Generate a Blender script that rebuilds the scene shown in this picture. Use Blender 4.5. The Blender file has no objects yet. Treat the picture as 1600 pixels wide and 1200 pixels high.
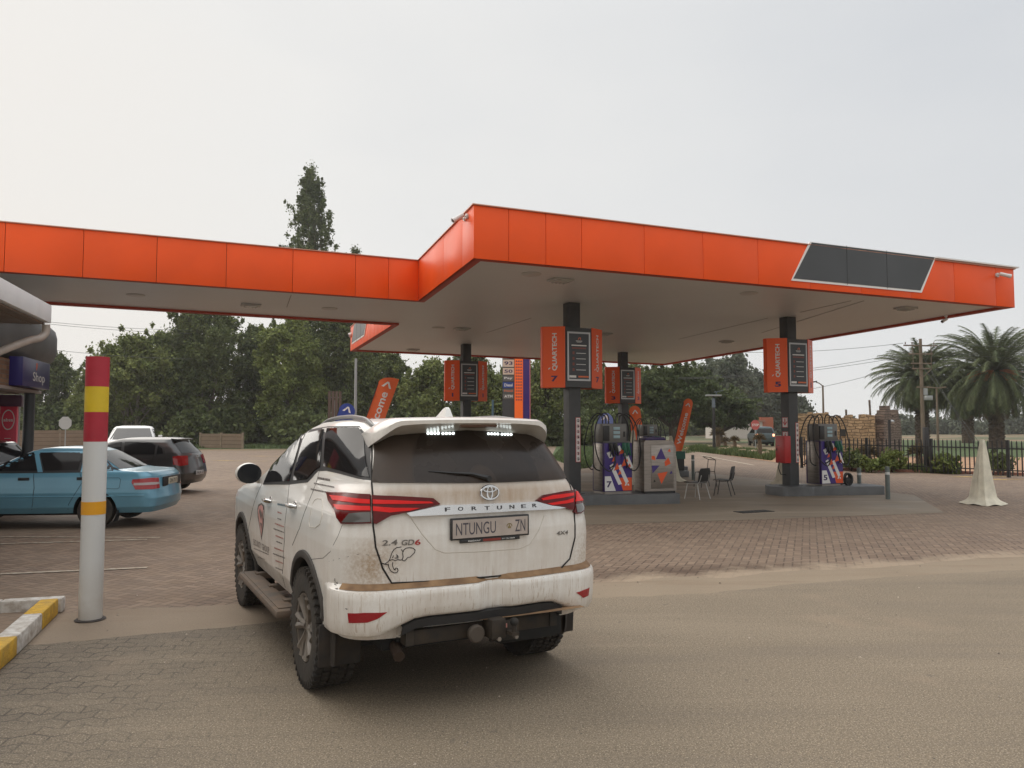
import bpy, bmesh, math, random
from math import sin, cos, pi, radians, sqrt, atan2, atan
from mathutils import Vector, Matrix
from mathutils.bvhtree import BVHTree
from mathutils.geometry import delaunay_2d_cdt

random.seed(11)
SC = bpy.context.scene
COL = SC.collection
# ---------------------------------------------------------------- camera
F, H = 1200.0, 1.74
PITCH = atan(66 / F)
cd = bpy.data.cameras.new('camera'); cam = bpy.data.objects.new('camera', cd); COL.objects.link(cam)
cd.sensor_width = 36; cd.lens = 36 * F / 1600; cd.clip_start = 0.05; cd.clip_end = 3000
cam.location = (0, 0, H); cam.rotation_euler = (pi / 2 + PITCH, 0, 0)
SC.camera = cam
# ---------------------------------------------------------------- light
SUN_EL, SUN_AZ = radians(38), radians(-52)      # azimuth from +Y, negative = left
w = bpy.data.worlds.new('World'); SC.world = w; w.use_nodes = True
nt = w.node_tree; nt.nodes.clear()
def N(nt, t, **k):
    n = nt.nodes.new(t)
    for a, b in k.items(): setattr(n, a, b)
    return n
out = N(nt, 'ShaderNodeOutputWorld'); bg = N(nt, 'ShaderNodeBackground')
sky = N(nt, 'ShaderNodeTexSky', sky_type='NISHITA'); sky.sun_disc = False
sky.sun_elevation = SUN_EL; sky.sun_rotation = SUN_AZ; sky.dust_density = 6; sky.air_density = 1.5
tc = N(nt, 'ShaderNodeTexCoord'); sx = N(nt, 'ShaderNodeSeparateXYZ')
nt.links.new(tc.outputs['Generated'], sx.inputs[0])
# overcast veil: warm and pale low on the left, bluer and darker high on the right
d1 = N(nt, 'ShaderNodeVectorMath', operation='DOT_PRODUCT'); d1.inputs[1].default_value = (0.62, 0.25, 0.62)
nt.links.new(tc.outputs['Generated'], d1.inputs[0])
nz = N(nt, 'ShaderNodeTexNoise'); nz.inputs['Scale'].default_value = 1.6; nz.inputs['Detail'].default_value = 5
mp = N(nt, 'ShaderNodeMapping'); mp.inputs['Scale'].default_value = (1, 1, 2.4)
nt.links.new(tc.outputs['Generated'], mp.inputs[0]); nt.links.new(mp.outputs[0], nz.inputs['Vector'])
ad = N(nt, 'ShaderNodeMath', operation='MULTIPLY_ADD'); ad.inputs[1].default_value = 0.62; ad.inputs[2].default_value = -0.31
nt.links.new(nz.outputs['Fac'], ad.inputs[0])
a2 = N(nt, 'ShaderNodeMath', operation='ADD'); nt.links.new(d1.outputs['Value'], a2.inputs[0]); nt.links.new(ad.outputs[0], a2.inputs[1])
cr = N(nt, 'ShaderNodeValToRGB')
cr.color_ramp.elements[0].position = 0.0; cr.color_ramp.elements[0].color = (0.79, 0.765, 0.73, 1)
cr.color_ramp.elements[1].position = 0.95; cr.color_ramp.elements[1].color = (0.575, 0.60, 0.635, 1)
e = cr.color_ramp.elements.new(0.35); e.color = (0.77, 0.765, 0.75, 1)
e = cr.color_ramp.elements.new(0.62); e.color = (0.69, 0.70, 0.708, 1)
nt.links.new(a2.outputs[0], cr.inputs[0])
sc1 = N(nt, 'ShaderNodeVectorMath', operation='SCALE'); sc1.inputs['Scale'].default_value = 10.0
nt.links.new(cr.outputs[0], sc1.inputs[0])
mx = N(nt, 'ShaderNodeMix', data_type='RGBA'); mx.inputs[0].default_value = 0.988
nt.links.new(sky.outputs[0], mx.inputs[6]); nt.links.new(sc1.outputs[0], mx.inputs[7])
bg.inputs['Strength'].default_value = 0.10
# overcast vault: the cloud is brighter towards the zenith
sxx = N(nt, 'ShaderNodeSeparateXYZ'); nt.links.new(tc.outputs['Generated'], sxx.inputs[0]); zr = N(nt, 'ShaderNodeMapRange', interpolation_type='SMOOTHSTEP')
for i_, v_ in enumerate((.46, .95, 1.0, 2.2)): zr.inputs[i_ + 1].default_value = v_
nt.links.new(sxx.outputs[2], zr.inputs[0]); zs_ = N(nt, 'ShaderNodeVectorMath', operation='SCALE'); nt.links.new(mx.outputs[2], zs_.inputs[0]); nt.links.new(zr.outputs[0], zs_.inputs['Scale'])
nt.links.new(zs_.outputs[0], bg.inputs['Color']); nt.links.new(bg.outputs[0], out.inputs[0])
sl = bpy.data.lights.new('sun', 'SUN'); sl.energy = 1.5; sl.angle = radians(70); sl.color = (1, 0.94, 0.86)
so = bpy.data.objects.new('sun', sl); COL.objects.link(so)
sdir = Vector((sin(SUN_AZ) * cos(SUN_EL), cos(SUN_AZ) * cos(SUN_EL), sin(SUN_EL)))
so.rotation_euler = sdir.to_track_quat('Z', 'Y').to_euler(); so.location = sdir * 80
vs = SC.view_settings; vs.view_transform = 'Standard'; vs.look = 'None'; vs.exposure = 0.14; vs.gamma = 1
SC.cycles.max_bounces = 6; SC.cycles.transparent_max_bounces = 12

# ---------------------------------------------------------------- pixel helpers (1600x1200 photo pixels)
RC = Matrix.Rotation(pi / 2 + PITCH, 3, 'X')
EYE = Vector((0, 0, H))
def ray(px, py): return (RC @ Vector(((px - 800) / F, -(py - 600) / F, -1))).normalized()
def at(px, py, Y):
    d = ray(px, py); return EYE + d * (Y / d.y)
def G(px, py, z=0.0):
    d = ray(px, py); return EYE + d * ((z - H) / d.z)
def V(*a): return Vector(a)
def R(a): return radians(a)
# ---------------------------------------------------------------- materials
MATS = {}
def mat(name, col, rough=0.6, metal=0.0, var=0.0, vscale=4.0, bump=0.0, bscale=40.0, spec=0.5, emit=None, estr=0, coat=0, vcol=None, alpha=1, trans=0, island=0, detail=4, stretch=None):
    if name in MATS: return MATS[name]
    m = bpy.data.materials.new(name); m.use_nodes = True; t = m.node_tree; b = t.nodes['Principled BSDF']
    b.inputs['Base Color'].default_value = (*col, 1); b.inputs['Roughness'].default_value = rough
    b.inputs['Metallic'].default_value = metal; b.inputs['Specular IOR Level'].default_value = spec
    if coat: b.inputs['Coat Weight'].default_value = coat; b.inputs['Coat Roughness'].default_value = 0.08
    if trans: b.inputs['Transmission Weight'].default_value = trans
    if emit: b.inputs['Emission Color'].default_value = (*emit, 1); b.inputs['Emission Strength'].default_value = estr
    c = N(t, 'ShaderNodeTexCoord'); src = c.outputs['Object']
    if stretch:
        mpn = N(t, 'ShaderNodeMapping'); mpn.inputs['Scale'].default_value = stretch
        t.links.new(src, mpn.inputs[0]); src = mpn.outputs[0]
    if var:
        n = N(t, 'ShaderNodeTexNoise'); n.inputs['Scale'].default_value = vscale; n.inputs['Detail'].default_value = detail
        t.links.new(src, n.inputs['Vector'])
        r = N(t, 'ShaderNodeMapRange'); r.inputs[1].default_value = 0.3; r.inputs[2].default_value = 0.7
        t.links.new(n.outputs['Fac'], r.inputs[0])
        mm = N(t, 'ShaderNodeMix', data_type='RGBA')
        lo = vcol if vcol else tuple(max(0, x * (1 - var)) for x in col)
        mm.inputs[6].default_value = (*lo, 1); mm.inputs[7].default_value = (*[min(1, x * (1 + (0 if vcol else var * .6))) for x in col], 1)
        t.links.new(r.outputs[0], mm.inputs[0]); last = mm.outputs[2]
        t.links.new(last, b.inputs['Base Color'])
        r2 = N(t, 'ShaderNodeMapRange'); r2.inputs[3].default_value = min(1, rough + .12); r2.inputs[4].default_value = max(0.02, rough - .08)
        t.links.new(n.outputs['Fac'], r2.inputs[0]); t.links.new(r2.outputs[0], b.inputs['Roughness'])
    if island:
        g = N(t, 'ShaderNodeNewGeometry'); hs = N(t, 'ShaderNodeHueSaturation')
        r3 = N(t, 'ShaderNodeMapRange'); r3.inputs[3].default_value = 1 - island; r3.inputs[4].default_value = 1 + island
        t.links.new(g.outputs['Random Per Island'], r3.inputs[0]); t.links.new(r3.outputs[0], hs.inputs['Value'])
        if var: t.links.new(last, hs.inputs['Color'])
        else: hs.inputs['Color'].default_value = (*col, 1)
        t.links.new(hs.outputs[0], b.inputs['Base Color'])
    if bump:
        n2 = N(t, 'ShaderNodeTexNoise'); n2.inputs['Scale'].default_value = bscale; n2.inputs['Detail'].default_value = 3
        t.links.new(src, n2.inputs['Vector']); bp = N(t, 'ShaderNodeBump'); bp.inputs['Strength'].default_value = bump
        bp.inputs['Distance'].default_value = 0.02; t.links.new(n2.outputs['Fac'], bp.inputs['Height']); t.links.new(bp.outputs[0], b.inputs['Normal'])
    MATS[name] = m; return m

class NG:
    """tiny node-math builder"""
    def __init__(s, name, rough=0.8):
        s.m = bpy.data.materials.new(name); s.m.use_nodes = True; s.t = s.m.node_tree; s.b = s.t.nodes['Principled BSDF']
        s.b.inputs['Roughness'].default_value = rough
        s.tc = N(s.t, 'ShaderNodeTexCoord')
    def _in(s, sock, v):
        if isinstance(v, (int, float)): sock.default_value = v
        elif isinstance(v, tuple): sock.default_value = v if len(v) == len(sock.default_value) else (*v, 1)
        else: s.t.links.new(v, sock)
    def math(s, op, a, b=0.0, c=0.0, clamp=False):
        n = N(s.t, 'ShaderNodeMath', operation=op); n.use_clamp = clamp
        for i, v in enumerate((a, b, c)): s._in(n.inputs[i], v)
        return n.outputs[0]
    def noise(s, vec, scale, detail=4, rough=.5, dist=0):
        n = N(s.t, 'ShaderNodeTexNoise'); n.inputs['Scale'].default_value = scale; n.inputs['Detail'].default_value = detail
        n.inputs['Roughness'].default_value = rough; n.inputs['Distortion'].default_value = dist
        s.t.links.new(vec, n.inputs['Vector']); return n.outputs['Fac']
    def noisec(s, vec, scale, detail=2):
        n = N(s.t, 'ShaderNodeTexNoise'); n.inputs['Scale'].default_value = scale; n.inputs['Detail'].default_value = detail
        s.t.links.new(vec, n.inputs['Vector']); return n.outputs['Color']
    def ramp(s, v, a, b, lo=0.0, hi=1.0):
        n = N(s.t, 'ShaderNodeMapRange'); s._in(n.inputs[0], v)
        for i, x in enumerate((a, b, lo, hi)): s._in(n.inputs[i + 1], x)
        return n.outputs[0]
    def mix(s, f, a, b, blend='MIX'):
        n = N(s.t, 'ShaderNodeMix', data_type='RGBA'); n.blend_type = blend
        s._in(n.inputs[0], f); s._in(n.inputs[6], a); s._in(n.inputs[7], b); return n.outputs[2]
    def mapping(s, vec, loc=(0, 0, 0), rot=(0, 0, 0), scale=(1, 1, 1)):
        n = N(s.t, 'ShaderNodeMapping'); n.inputs['Location'].default_value = loc; n.inputs['Rotation'].default_value = rot; n.inputs['Scale'].default_value = scale
        s.t.links.new(vec, n.inputs[0]); return n.outputs[0]
    def xyz(s, vec):
        n = N(s.t, 'ShaderNodeSeparateXYZ'); s.t.links.new(vec, n.inputs[0]); return n.outputs
    def bump(s, h, strength=.4, dist=.01):
        n = N(s.t, 'ShaderNodeBump'); n.inputs['Strength'].default_value = strength; n.inputs['Distance'].default_value = dist
        s.t.links.new(h, n.inputs['Height']); s.t.links.new(n.outputs[0], s.b.inputs['Normal'])
    def color(s, c): s._in(s.b.inputs['Base Color'], c)
    def rough(s, c): s._in(s.b.inputs['Roughness'], c)
    def wn(s, x, y):
        c = N(s.t, 'ShaderNodeCombineXYZ'); s._in(c.inputs[0], x); s._in(c.inputs[1], y)
        n = N(s.t, 'ShaderNodeTexWhiteNoise', noise_dimensions='2D'); s.t.links.new(c.outputs[0], n.inputs['Vector']); return n.outputs['Value']
    def herring(s, vec, unit, gap):
        """2:1 herringbone bricks. returns (mortar mask 0..1, per-brick random)"""
        v = s.mapping(vec, scale=(1 / unit, 1 / unit, 1)); o = s.xyz(v)
        i = s.math('FLOOR', o[0]); j = s.math('FLOOR', o[1]); fx = s.math('SUBTRACT', o[0], i); fy = s.math('SUBTRACT', o[1], j)
        k = s.math('FLOORED_MODULO', s.math('SUBTRACT', i, j), 4.0)
        eq = [s.math('COMPARE', k, float(q), 0.3) for q in range(4)]
        Lf = s.math('MULTIPLY_ADD', eq[1], 10.0, fx); Rt = s.math('MULTIPLY_ADD', eq[0], 10.0, s.math('SUBTRACT', 1.0, fx))
        Bt = s.math('MULTIPLY_ADD', eq[2], 10.0, fy); Tp = s.math('MULTIPLY_ADD', eq[3], 10.0, s.math('SUBTRACT', 1.0, fy))
        d = s.math('MINIMUM', s.math('MINIMUM', Lf, Rt), s.math('MINIMUM', Bt, Tp))
        mortar = s.ramp(d, gap * .35, gap, 1.0, 0.0)
        rnd = s.wn(s.math('SUBTRACT', i, eq[1]), s.math('SUBTRACT', j, eq[2]))
        return mortar, rnd
# ---------------------------------------------------------------- mesh builder
_TXT = {}
def text_geo(s, bold=0.0):
    key = (s, bold)
    if key in _TXT: return _TXT[key]
    cu = bpy.data.curves.new('t', 'FONT'); cu.body = s; cu.size = 1; cu.align_x = 'CENTER'; cu.align_y = 'CENTER'; cu.offset = bold; cu.resolution_u = 3
    ob = bpy.data.objects.new('t', cu); COL.objects.link(ob); dg = bpy.context.evaluated_depsgraph_get()
    me = ob.evaluated_get(dg).to_mesh()
    vs_ = [v.co.copy() for v in me.vertices]; fs = [tuple(p.vertices) for p in me.polygons]
    bpy.data.objects.remove(ob); bpy.data.curves.remove(cu)
    xs = [v.x for v in vs_]; ys = [v.y for v in vs_]
    w_ = max(xs) - min(xs); h_ = max(ys) - min(ys); cx = (max(xs) + min(xs)) / 2; cy = (max(ys) + min(ys)) / 2
    vs_ = [V(v.x - cx, v.y - cy, 0) for v in vs_]
    _TXT[key] = (vs_, fs, w_, h_); return _TXT[key]

class MB:
    def __init__(s): s.v = []; s.f = []; s.mi = []; s.cur = 0
    def add(s, vs_, fs, mi=None):
        o = len(s.v); s.v.extend(Vector(v) for v in vs_)
        for f in fs: s.f.append(tuple(i + o for i in f)); s.mi.append(s.cur if mi is None else mi)
        return s
    def box(s, c, size, rot=None, mi=None, bev=0.0):
        c = Vector(c); hx, hy, hz = [q / 2 for q in size]
        if bev > 0:
            b = min(bev, hx * .9, hy * .9, hz * .9); pts = []
            bm = bmesh.new(); bmesh.ops.create_cube(bm, size=1)
            for v in bm.verts: v.co = V(v.co.x * 2 * hx, v.co.y * 2 * hy, v.co.z * 2 * hz)
            bmesh.ops.bevel(bm, geom=bm.edges[:], offset=b, segments=2, profile=.5, affect='EDGES')
            bm.verts.index_update(); pts = [v.co.copy() for v in bm.verts]; fs = [tuple(v.index for v in f.verts) for f in bm.faces]; bm.free()
        else:
            pts = [V(x * hx, y * hy, z * hz) for x in (-1, 1) for y in (-1, 1) for z in (-1, 1)]
            fs = [(0, 1, 3, 2), (4, 6, 7, 5), (0, 4, 5, 1), (2, 3, 7, 6), (0, 2, 6, 4), (1, 5, 7, 3)]
        if rot is not None: pts = [rot @ p for p in pts]
        return s.add([p + c for p in pts], fs, mi)
    def cyl(s, p0, p1, r0, r1=None, n=12, mi=None, caps=True):
        return s.tube([p0, p1], [r0, r0 if r1 is None else r1], n, mi, caps)
    def tube(s, pts, r, n=8, mi=None, caps=True, flat=1.0):
        pts = [Vector(p) for p in pts]; m = len(pts)
        if not isinstance(r, (list, tuple)): r = [r] * m
        vs_ = []; ref = None
        for i, p in enumerate(pts):
            t = (pts[min(i + 1, m - 1)] - pts[max(i - 1, 0)]).normalized()
            if ref is None:
                ref = V(0, 0, 1) if abs(t.z) < .9 else V(1, 0, 0)
            a = t.cross(ref).normalized(); b = a.cross(t).normalized(); ref = b
            for k in range(n):
                an = 2 * pi * k / n; vs_.append(p + (a * cos(an) + b * sin(an) * flat) * r[i])
        fs = [(i * n + k, i * n + (k + 1) % n, (i + 1) * n + (k + 1) % n, (i + 1) * n + k) for i in range(m - 1) for k in range(n)]
        if caps: fs += [tuple(range(n))[::-1], tuple((m - 1) * n + k for k in range(n))]
        return s.add(vs_, fs, mi)
    def lathe(s, prof, n=24, mtx=None, mi=None, arc=2 * pi):
        """prof: (r, z) ; around Z, transformed by mtx"""
        full = abs(arc - 2 * pi) < 1e-6; k = n if full else n + 1; vs_ = []
        for (r, z) in prof:
            for i in range(k):
                a = arc * i / n; vs_.append(V(r * cos(a), r * sin(a), z))
        if mtx is not None: vs_ = [mtx @ v for v in vs_]
        fs = []
        for j in range(len(prof) - 1):
            for i in range(n):
                i2 = (i + 1) % k; fs.append((j * k + i, j * k + i2, (j + 1) * k + i2, (j + 1) * k + i))
        return s.add(vs_, fs, mi)
    def prism(s, poly, h, mtx=None, mi=None, z0=0.0):
        n = len(poly); vs_ = [V(p[0], p[1], z0) for p in poly] + [V(p[0], p[1], z0 + h) for p in poly]
        if mtx is not None: vs_ = [mtx @ v for v in vs_]
        fs = [tuple(range(n))[::-1], tuple(range(n, 2 * n))] + [(i, (i + 1) % n, n + (i + 1) % n, n + i) for i in range(n)]
        return s.add(vs_, fs, mi)
    def sheet(s, pts, mi=None): return s.add(pts, [tuple(range(len(pts)))], mi)
    def sphere(s, c, r, n=10, mi=None, sc=(1, 1, 1), mtx=None):
        c = Vector(c); prof = [(r * sin(pi * i / n), -r * cos(pi * i / n)) for i in range(n + 1)]
        vs_ = []
        for (a, z) in prof:
            for k in range(n * 2):
                t = pi * k / n; p = V(a * cos(t) * sc[0], a * sin(t) * sc[1], z * sc[2])
                vs_.append(c + (mtx @ p if mtx else p))
        k = 2 * n
        fs = [(j * k + i, j * k + (i + 1) % k, (j + 1) * k + (i + 1) % k, (j + 1) * k + i) for j in range(n) for i in range(k)]
        return s.add(vs_, fs, mi)
    def text(s, body, O, X, Y, h=None, width=None, depth=.003, bold=.01, mi=None, center=True):
        """text centred at O, reading along X with up Y; h = cap height"""
        vs_, fs, w_, h_ = text_geo(body, bold); X = Vector(X).normalized(); Y = Vector(Y).normalized(); Z = X.cross(Y)
        ky = (h / h_) if h else width / w_; kx = (width / w_) if width else ky
        O = Vector(O); top = [O + X * v.x * kx + Y * v.y * ky + Z * depth for v in vs_]
        return s.add(top, fs, mi)
    def build(s, name, mats=None, parent=None, smooth=35, loc=None, rz=None, weld=False):
        me = bpy.data.meshes.new(name); me.from_pydata([tuple(v) for v in s.v], [], s.f)
        if mats is not None:
            if not isinstance(mats, (list, tuple)): mats = [mats]
            for m in mats: me.materials.append(m)
            me.polygons.foreach_set('material_index', s.mi)
        me.validate(clean_customdata=False)
        bm = bmesh.new(); bm.from_mesh(me)
        if weld: bmesh.ops.remove_doubles(bm, verts=bm.verts, dist=1e-5)
        if len(bm.faces) < 60000 and not getattr(s, 'keepn', False): bmesh.ops.recalc_face_normals(bm, faces=bm.faces)
        bm.to_mesh(me); bm.free()
        if smooth:
            me.shade_smooth(); me.set_sharp_from_angle(angle=radians(smooth))
        o = bpy.data.objects.new(name, me); COL.objects.link(o)
        if parent is not None: o.parent = parent
        if loc is not None: o.location = loc
        if rz is not None: o.rotation_euler.z = rz
        return o
def tag(o, label=None, cat=None, group=None, kind=None):
    if label: o['label'] = label
    if cat: o['category'] = cat
    if group: o['group'] = group
    if kind: o['kind'] = kind
    return o
def empty(name, loc, rz=0, label=None, cat=None, group=None):
    o = bpy.data.objects.new(name, None); COL.objects.link(o); o.location = loc; o.rotation_euler = (0, 0, rz); o.empty_display_size = .2
    return tag(o, label, cat, group)
def copy_tree(o, parent=None):
    c = o.copy(); COL.objects.link(c); c.parent = parent
    for ch in list(o.children): copy_tree(ch, c)
    return c
def RZ(a): return Matrix.Rotation(a, 3, 'Z')
def RX(a): return Matrix.Rotation(a, 3, 'X')
def RY(a): return Matrix.Rotation(a, 3, 'Y')
SA = R(23)                                   # the station's grid is turned 23 degrees
U = V(cos(SA), sin(SA), 0); W = V(-sin(SA), cos(SA), 0)
# ================================================================ ground
def sheet(name, pts, m, z, parent=None):
    mb = MB(); mb.sheet([V(p[0], p[1], z) for p in pts]); o = mb.build(name, m, parent, smooth=0); tag(o, kind='structure'); return o
ga = NG('earth and grass', .95); pv = ga.tc.outputs['Object']
n1 = ga.noise(pv, .06, 5); n2 = ga.noise(pv, 3.0, 5)
ga.color(ga.mix(ga.ramp(n1, .42, .6), ga.mix(n2, (.075, .07, .03), (.06, .085, .03)), ga.mix(n2, (.20, .125, .07), (.25, .16, .095))))
sheet('ground', [(-420, -60), (420, -60), (420, 560), (-420, 560)], ga.m, -0.012)

# soft band of blown sand along the line where the bricks end
def sand_band(g, vec, wid_pos, wid_neg, nsc=1.6):
    A_ = G(925, 911); B_ = G(1602, 868); t_ = (B_ - A_); t_.z = 0; t_.normalize(); n_ = V(-t_.y, t_.x, 0)
    o_ = g.xyz(vec); d = g.math('ADD', g.math('MULTIPLY', g.math('SUBTRACT', o_[0], A_.x), n_.x), g.math('MULTIPLY', g.math('SUBTRACT', o_[1], A_.y), n_.y))
    nz_ = g.noise(vec, nsc, 6, .68); d = g.math('ADD', d, g.math('MULTIPLY_ADD', nz_, -1.5, .75))
    m_ = g.math('MINIMUM', g.ramp(d, wid_pos, 0.0, 0.0, 1.0), g.ramp(d, -wid_neg, -.0, 0.0, 1.0))
    return g.math('MULTIPLY', m_, g.ramp(o_[0], -1.0, .8))
# red herringbone brick paving
br = NG('red brick paving', .82); pv = br.mapping(br.tc.outputs['Object'], rot=(0, 0, R(21)))
mo, rnd = br.herring(pv, .105, .11)
big = br.noise(pv, .35, 5, .6); mid = br.noise(pv, 2.2, 5, .65); fine = br.noise(pv, 60, 3)
c = br.mix(rnd, (.165, .108, .074), (.27, .188, .130))
c = br.mix(br.ramp(mid, .35, .7, 0, .35), c, (.225, .16, .108))
dust = br.ramp(big, .42, .66, 0.05, .75)
mort = br.mix(br.ramp(big, .45, .6), (.028, .020, .015), (.11, .078, .054))
c = br.mix(br.math('MULTIPLY', mo, br.ramp(mid, .3, .7, 1.0, .45)), c, mort)
c = br.mix(br.math('MULTIPLY', dust, .38), c, (.27, .205, .142))
c = br.mix(br.ramp(br.noise(pv, .9, 6, .7), .62, .75, 0, .6), c, (.09, .065, .05))
c = br.mix(br.math('MULTIPLY', fine, .3), c, (.1, .075, .055))
sbm = sand_band(br, br.tc.outputs['Object'], .42, 3.0); near = sand_band(br, br.tc.outputs['Object'], 1.5, 3.0, .9)
c = br.mix(br.math('MULTIPLY', br.math('MULTIPLY', mo, near), 1.0), c, (.07, .045, .03))
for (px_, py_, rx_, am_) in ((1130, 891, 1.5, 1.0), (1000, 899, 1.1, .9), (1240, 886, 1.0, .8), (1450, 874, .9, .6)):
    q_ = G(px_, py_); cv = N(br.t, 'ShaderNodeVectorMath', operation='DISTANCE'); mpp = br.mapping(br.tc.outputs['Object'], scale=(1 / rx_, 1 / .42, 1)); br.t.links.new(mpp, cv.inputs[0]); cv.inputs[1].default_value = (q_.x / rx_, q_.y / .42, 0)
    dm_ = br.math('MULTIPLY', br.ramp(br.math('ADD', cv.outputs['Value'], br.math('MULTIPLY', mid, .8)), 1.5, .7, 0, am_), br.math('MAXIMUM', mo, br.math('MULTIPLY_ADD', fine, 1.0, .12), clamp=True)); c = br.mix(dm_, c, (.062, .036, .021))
c = br.mix(br.math('MULTIPLY', sbm, br.ramp(fine, .2, .7, 1.0, .8)), c, (.33, .255, .178))
br.color(c); br.bump(br.math('MULTIPLY_ADD', mo, -1.0, br.math('MULTIPLY', fine, .3)), .5, .006); br.rough(br.ramp(mid, .3, .7, .72, .92))
BRICK = br.m
sheet('brick_paving', [(-60, 7.0), (30, 7.0), (34, 28), G(1602, 737), G(1290, 733), G(1180, 716), G(1080, 700), (10, 66), G(380, 704), G(0, 702), (-60, 40)], BRICK, -0.004)

# worn interlocking pavers of the drive in the foreground, half buried under sand to the right
fg = NG('worn grey pavers', .88); raw = fg.tc.outputs['Object']
wob = fg.noisec(raw, 5.0, 2); wv = N(fg.t, 'ShaderNodeVectorMath', operation='MULTIPLY_ADD'); fg.t.links.new(wob, wv.inputs[0]); wv.inputs[1].default_value = (.045, .045, 0); fg.t.links.new(raw, wv.inputs[2])
zz = fg.mapping(wv.outputs[0], rot=(0, 0, R(-6))); o = fg.xyz(zz)
# rows of zigzag-edged blocks
tri = fg.math('PINGPONG', fg.math('MULTIPLY', o[0], 1.0), .11)
yy = fg.math('MULTIPLY', fg.math('ADD', o[1], fg.math('MULTIPLY', tri, .38)), 1 / .118)
row = fg.math('FLOOR', yy); fy = fg.math('SUBTRACT', yy, row)
xx = fg.math('MULTIPLY', fg.math('ADD', o[0], fg.math('MULTIPLY', fg.math('FLOORED_MODULO', row, 2.0), .11)), 1 / .22)
ci = fg.math('FLOOR', xx); fx = fg.math('SUBTRACT', xx, ci)
dx = fg.math('MULTIPLY', fg.math('MINIMUM', fx, fg.math('SUBTRACT', 1.0, fx)), .22); dy = fg.math('MULTIPLY', fg.math('MINIMUM', fy, fg.math('SUBTRACT', 1.0, fy)), .118)
dd = fg.math('MINIMUM', dx, dy); jn = fg.ramp(dd, .0035, .010, 1, 0)
big = fg.noise(raw, .8, 5, .6); px_ = fg.xyz(raw)
west = fg.ramp(fg.math('ADD', px_[0], fg.math('MULTIPLY', big, 2.4)), -2.6, .2, 1.0, 0.0)       # joints show only to the left
joint = fg.math('MULTIPLY', fg.math('MULTIPLY', jn, west), fg.ramp(fg.noise(raw, 3.3, 4, .6), .32, .56, 0.15, 1.0))
fine = fg.noise(raw, 60, 3, .7); grit = fg.noise(raw, 110, 3, .7)
base = fg.mix(fg.ramp(big, .35, .65), (.140, .110, .076), (.192, .150, .104))
sandy = fg.mix(west, (.232, .182, .118), (.138, .112, .078))
c = fg.mix(.6, base, sandy)
c = fg.mix(fg.ramp(fine, .35, .7, 0, .6), c, (.11, .088, .07)); c = fg.mix(fg.ramp(grit, .55, .64, 0, .65), c, (.36, .30, .23)); c = fg.mix(fg.ramp(grit, .36, .28, 0, .5), c, (.06, .05, .042))
gr2 = fg.noise(raw, 42, 4, .75); hs_ = N(fg.t, 'ShaderNodeHueSaturation'); fg.t.links.new(c, hs_.inputs['Color']); fg.t.links.new(fg.math('MULTIPLY', fg.ramp(gr2, .32, .68, .72, 1.28), fg.ramp(grit, .34, .66, .62, 1.38)), hs_.inputs['Value']); c = hs_.outputs[0]
c = fg.mix(joint, c, (.034, .027, .021)); blk_ = fg.wn(fg.math('ADD', ci, 0.5), fg.math('ADD', row, 0.5)); c = fg.mix(fg.math('MULTIPLY', west, fg.ramp(blk_, 0, 1, 0, .38)), c, (.10, .082, .064))
c = fg.mix(fg.ramp(fg.noise(raw, .45, 4, .7), .58, .75, 0, .45), c, (.30, .22, .15))
sbm = sand_band(fg, raw, 3.0, 1.35, 1.3); c = fg.mix(fg.math('MULTIPLY', sbm, fg.ramp(fine, .2, .75, .75, .4)), c, (.265, .208, .145))
trk = fg.noise(fg.mapping(raw, rot=(0, 0, R(-12)), scale=(.22, 2.2, 1)), 1.0, 4, .55); c = fg.mix(fg.ramp(trk, .53, .68, 0, .28), c, (.12, .097, .078)); c = fg.mix(fg.ramp(trk, .46, .33, 0, .16), c, (.33, .265, .19))
spt = fg.noise(raw, 7, 3, .6); c = fg.mix(fg.ramp(spt, .68, .73, 0, .5), c, (.085, .07, .058)); vst = fg.noise(raw, 34, 2, .5); c = fg.mix(fg.ramp(vst, .70, .73, 0, .8), c, (.045, .04, .036))
fg.color(c); fg.bump(fg.math('MULTIPLY_ADD', joint, -1.2, fg.math('MULTIPLY_ADD', grit, .35, fg.math('MULTIPLY', fine, .3))), .55, .006)
def rough_edge(P, amp, seed, step=.10):
    rg = random.Random(seed); o = []; v = 0.0
    for a, b in zip(P, P[1:]):
        n_ = max(1, int((b - a).length / step)); t = (b - a).normalized(); nn = V(-t.y, t.x, 0)
        for k in range(n_): v = v * .75 + rg.uniform(-amp, amp); o.append(a.lerp(b, k / n_) + nn * v)
    o.append(P[-1]); return o
fe = [G(-200, 1012), G(60, 1008), G(370, 978), G(560, 960), G(925, 936), G(1100, 927), G(1330, 905), G(1602, 890), G(1900, 872)]
sheet('driveway', [(-14, -8), (14, -8), (24, 12)] + [p for p in reversed(rough_edge(fe, .022, 3))] + [(-14, 5)], fg.m, 0.0)

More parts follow.
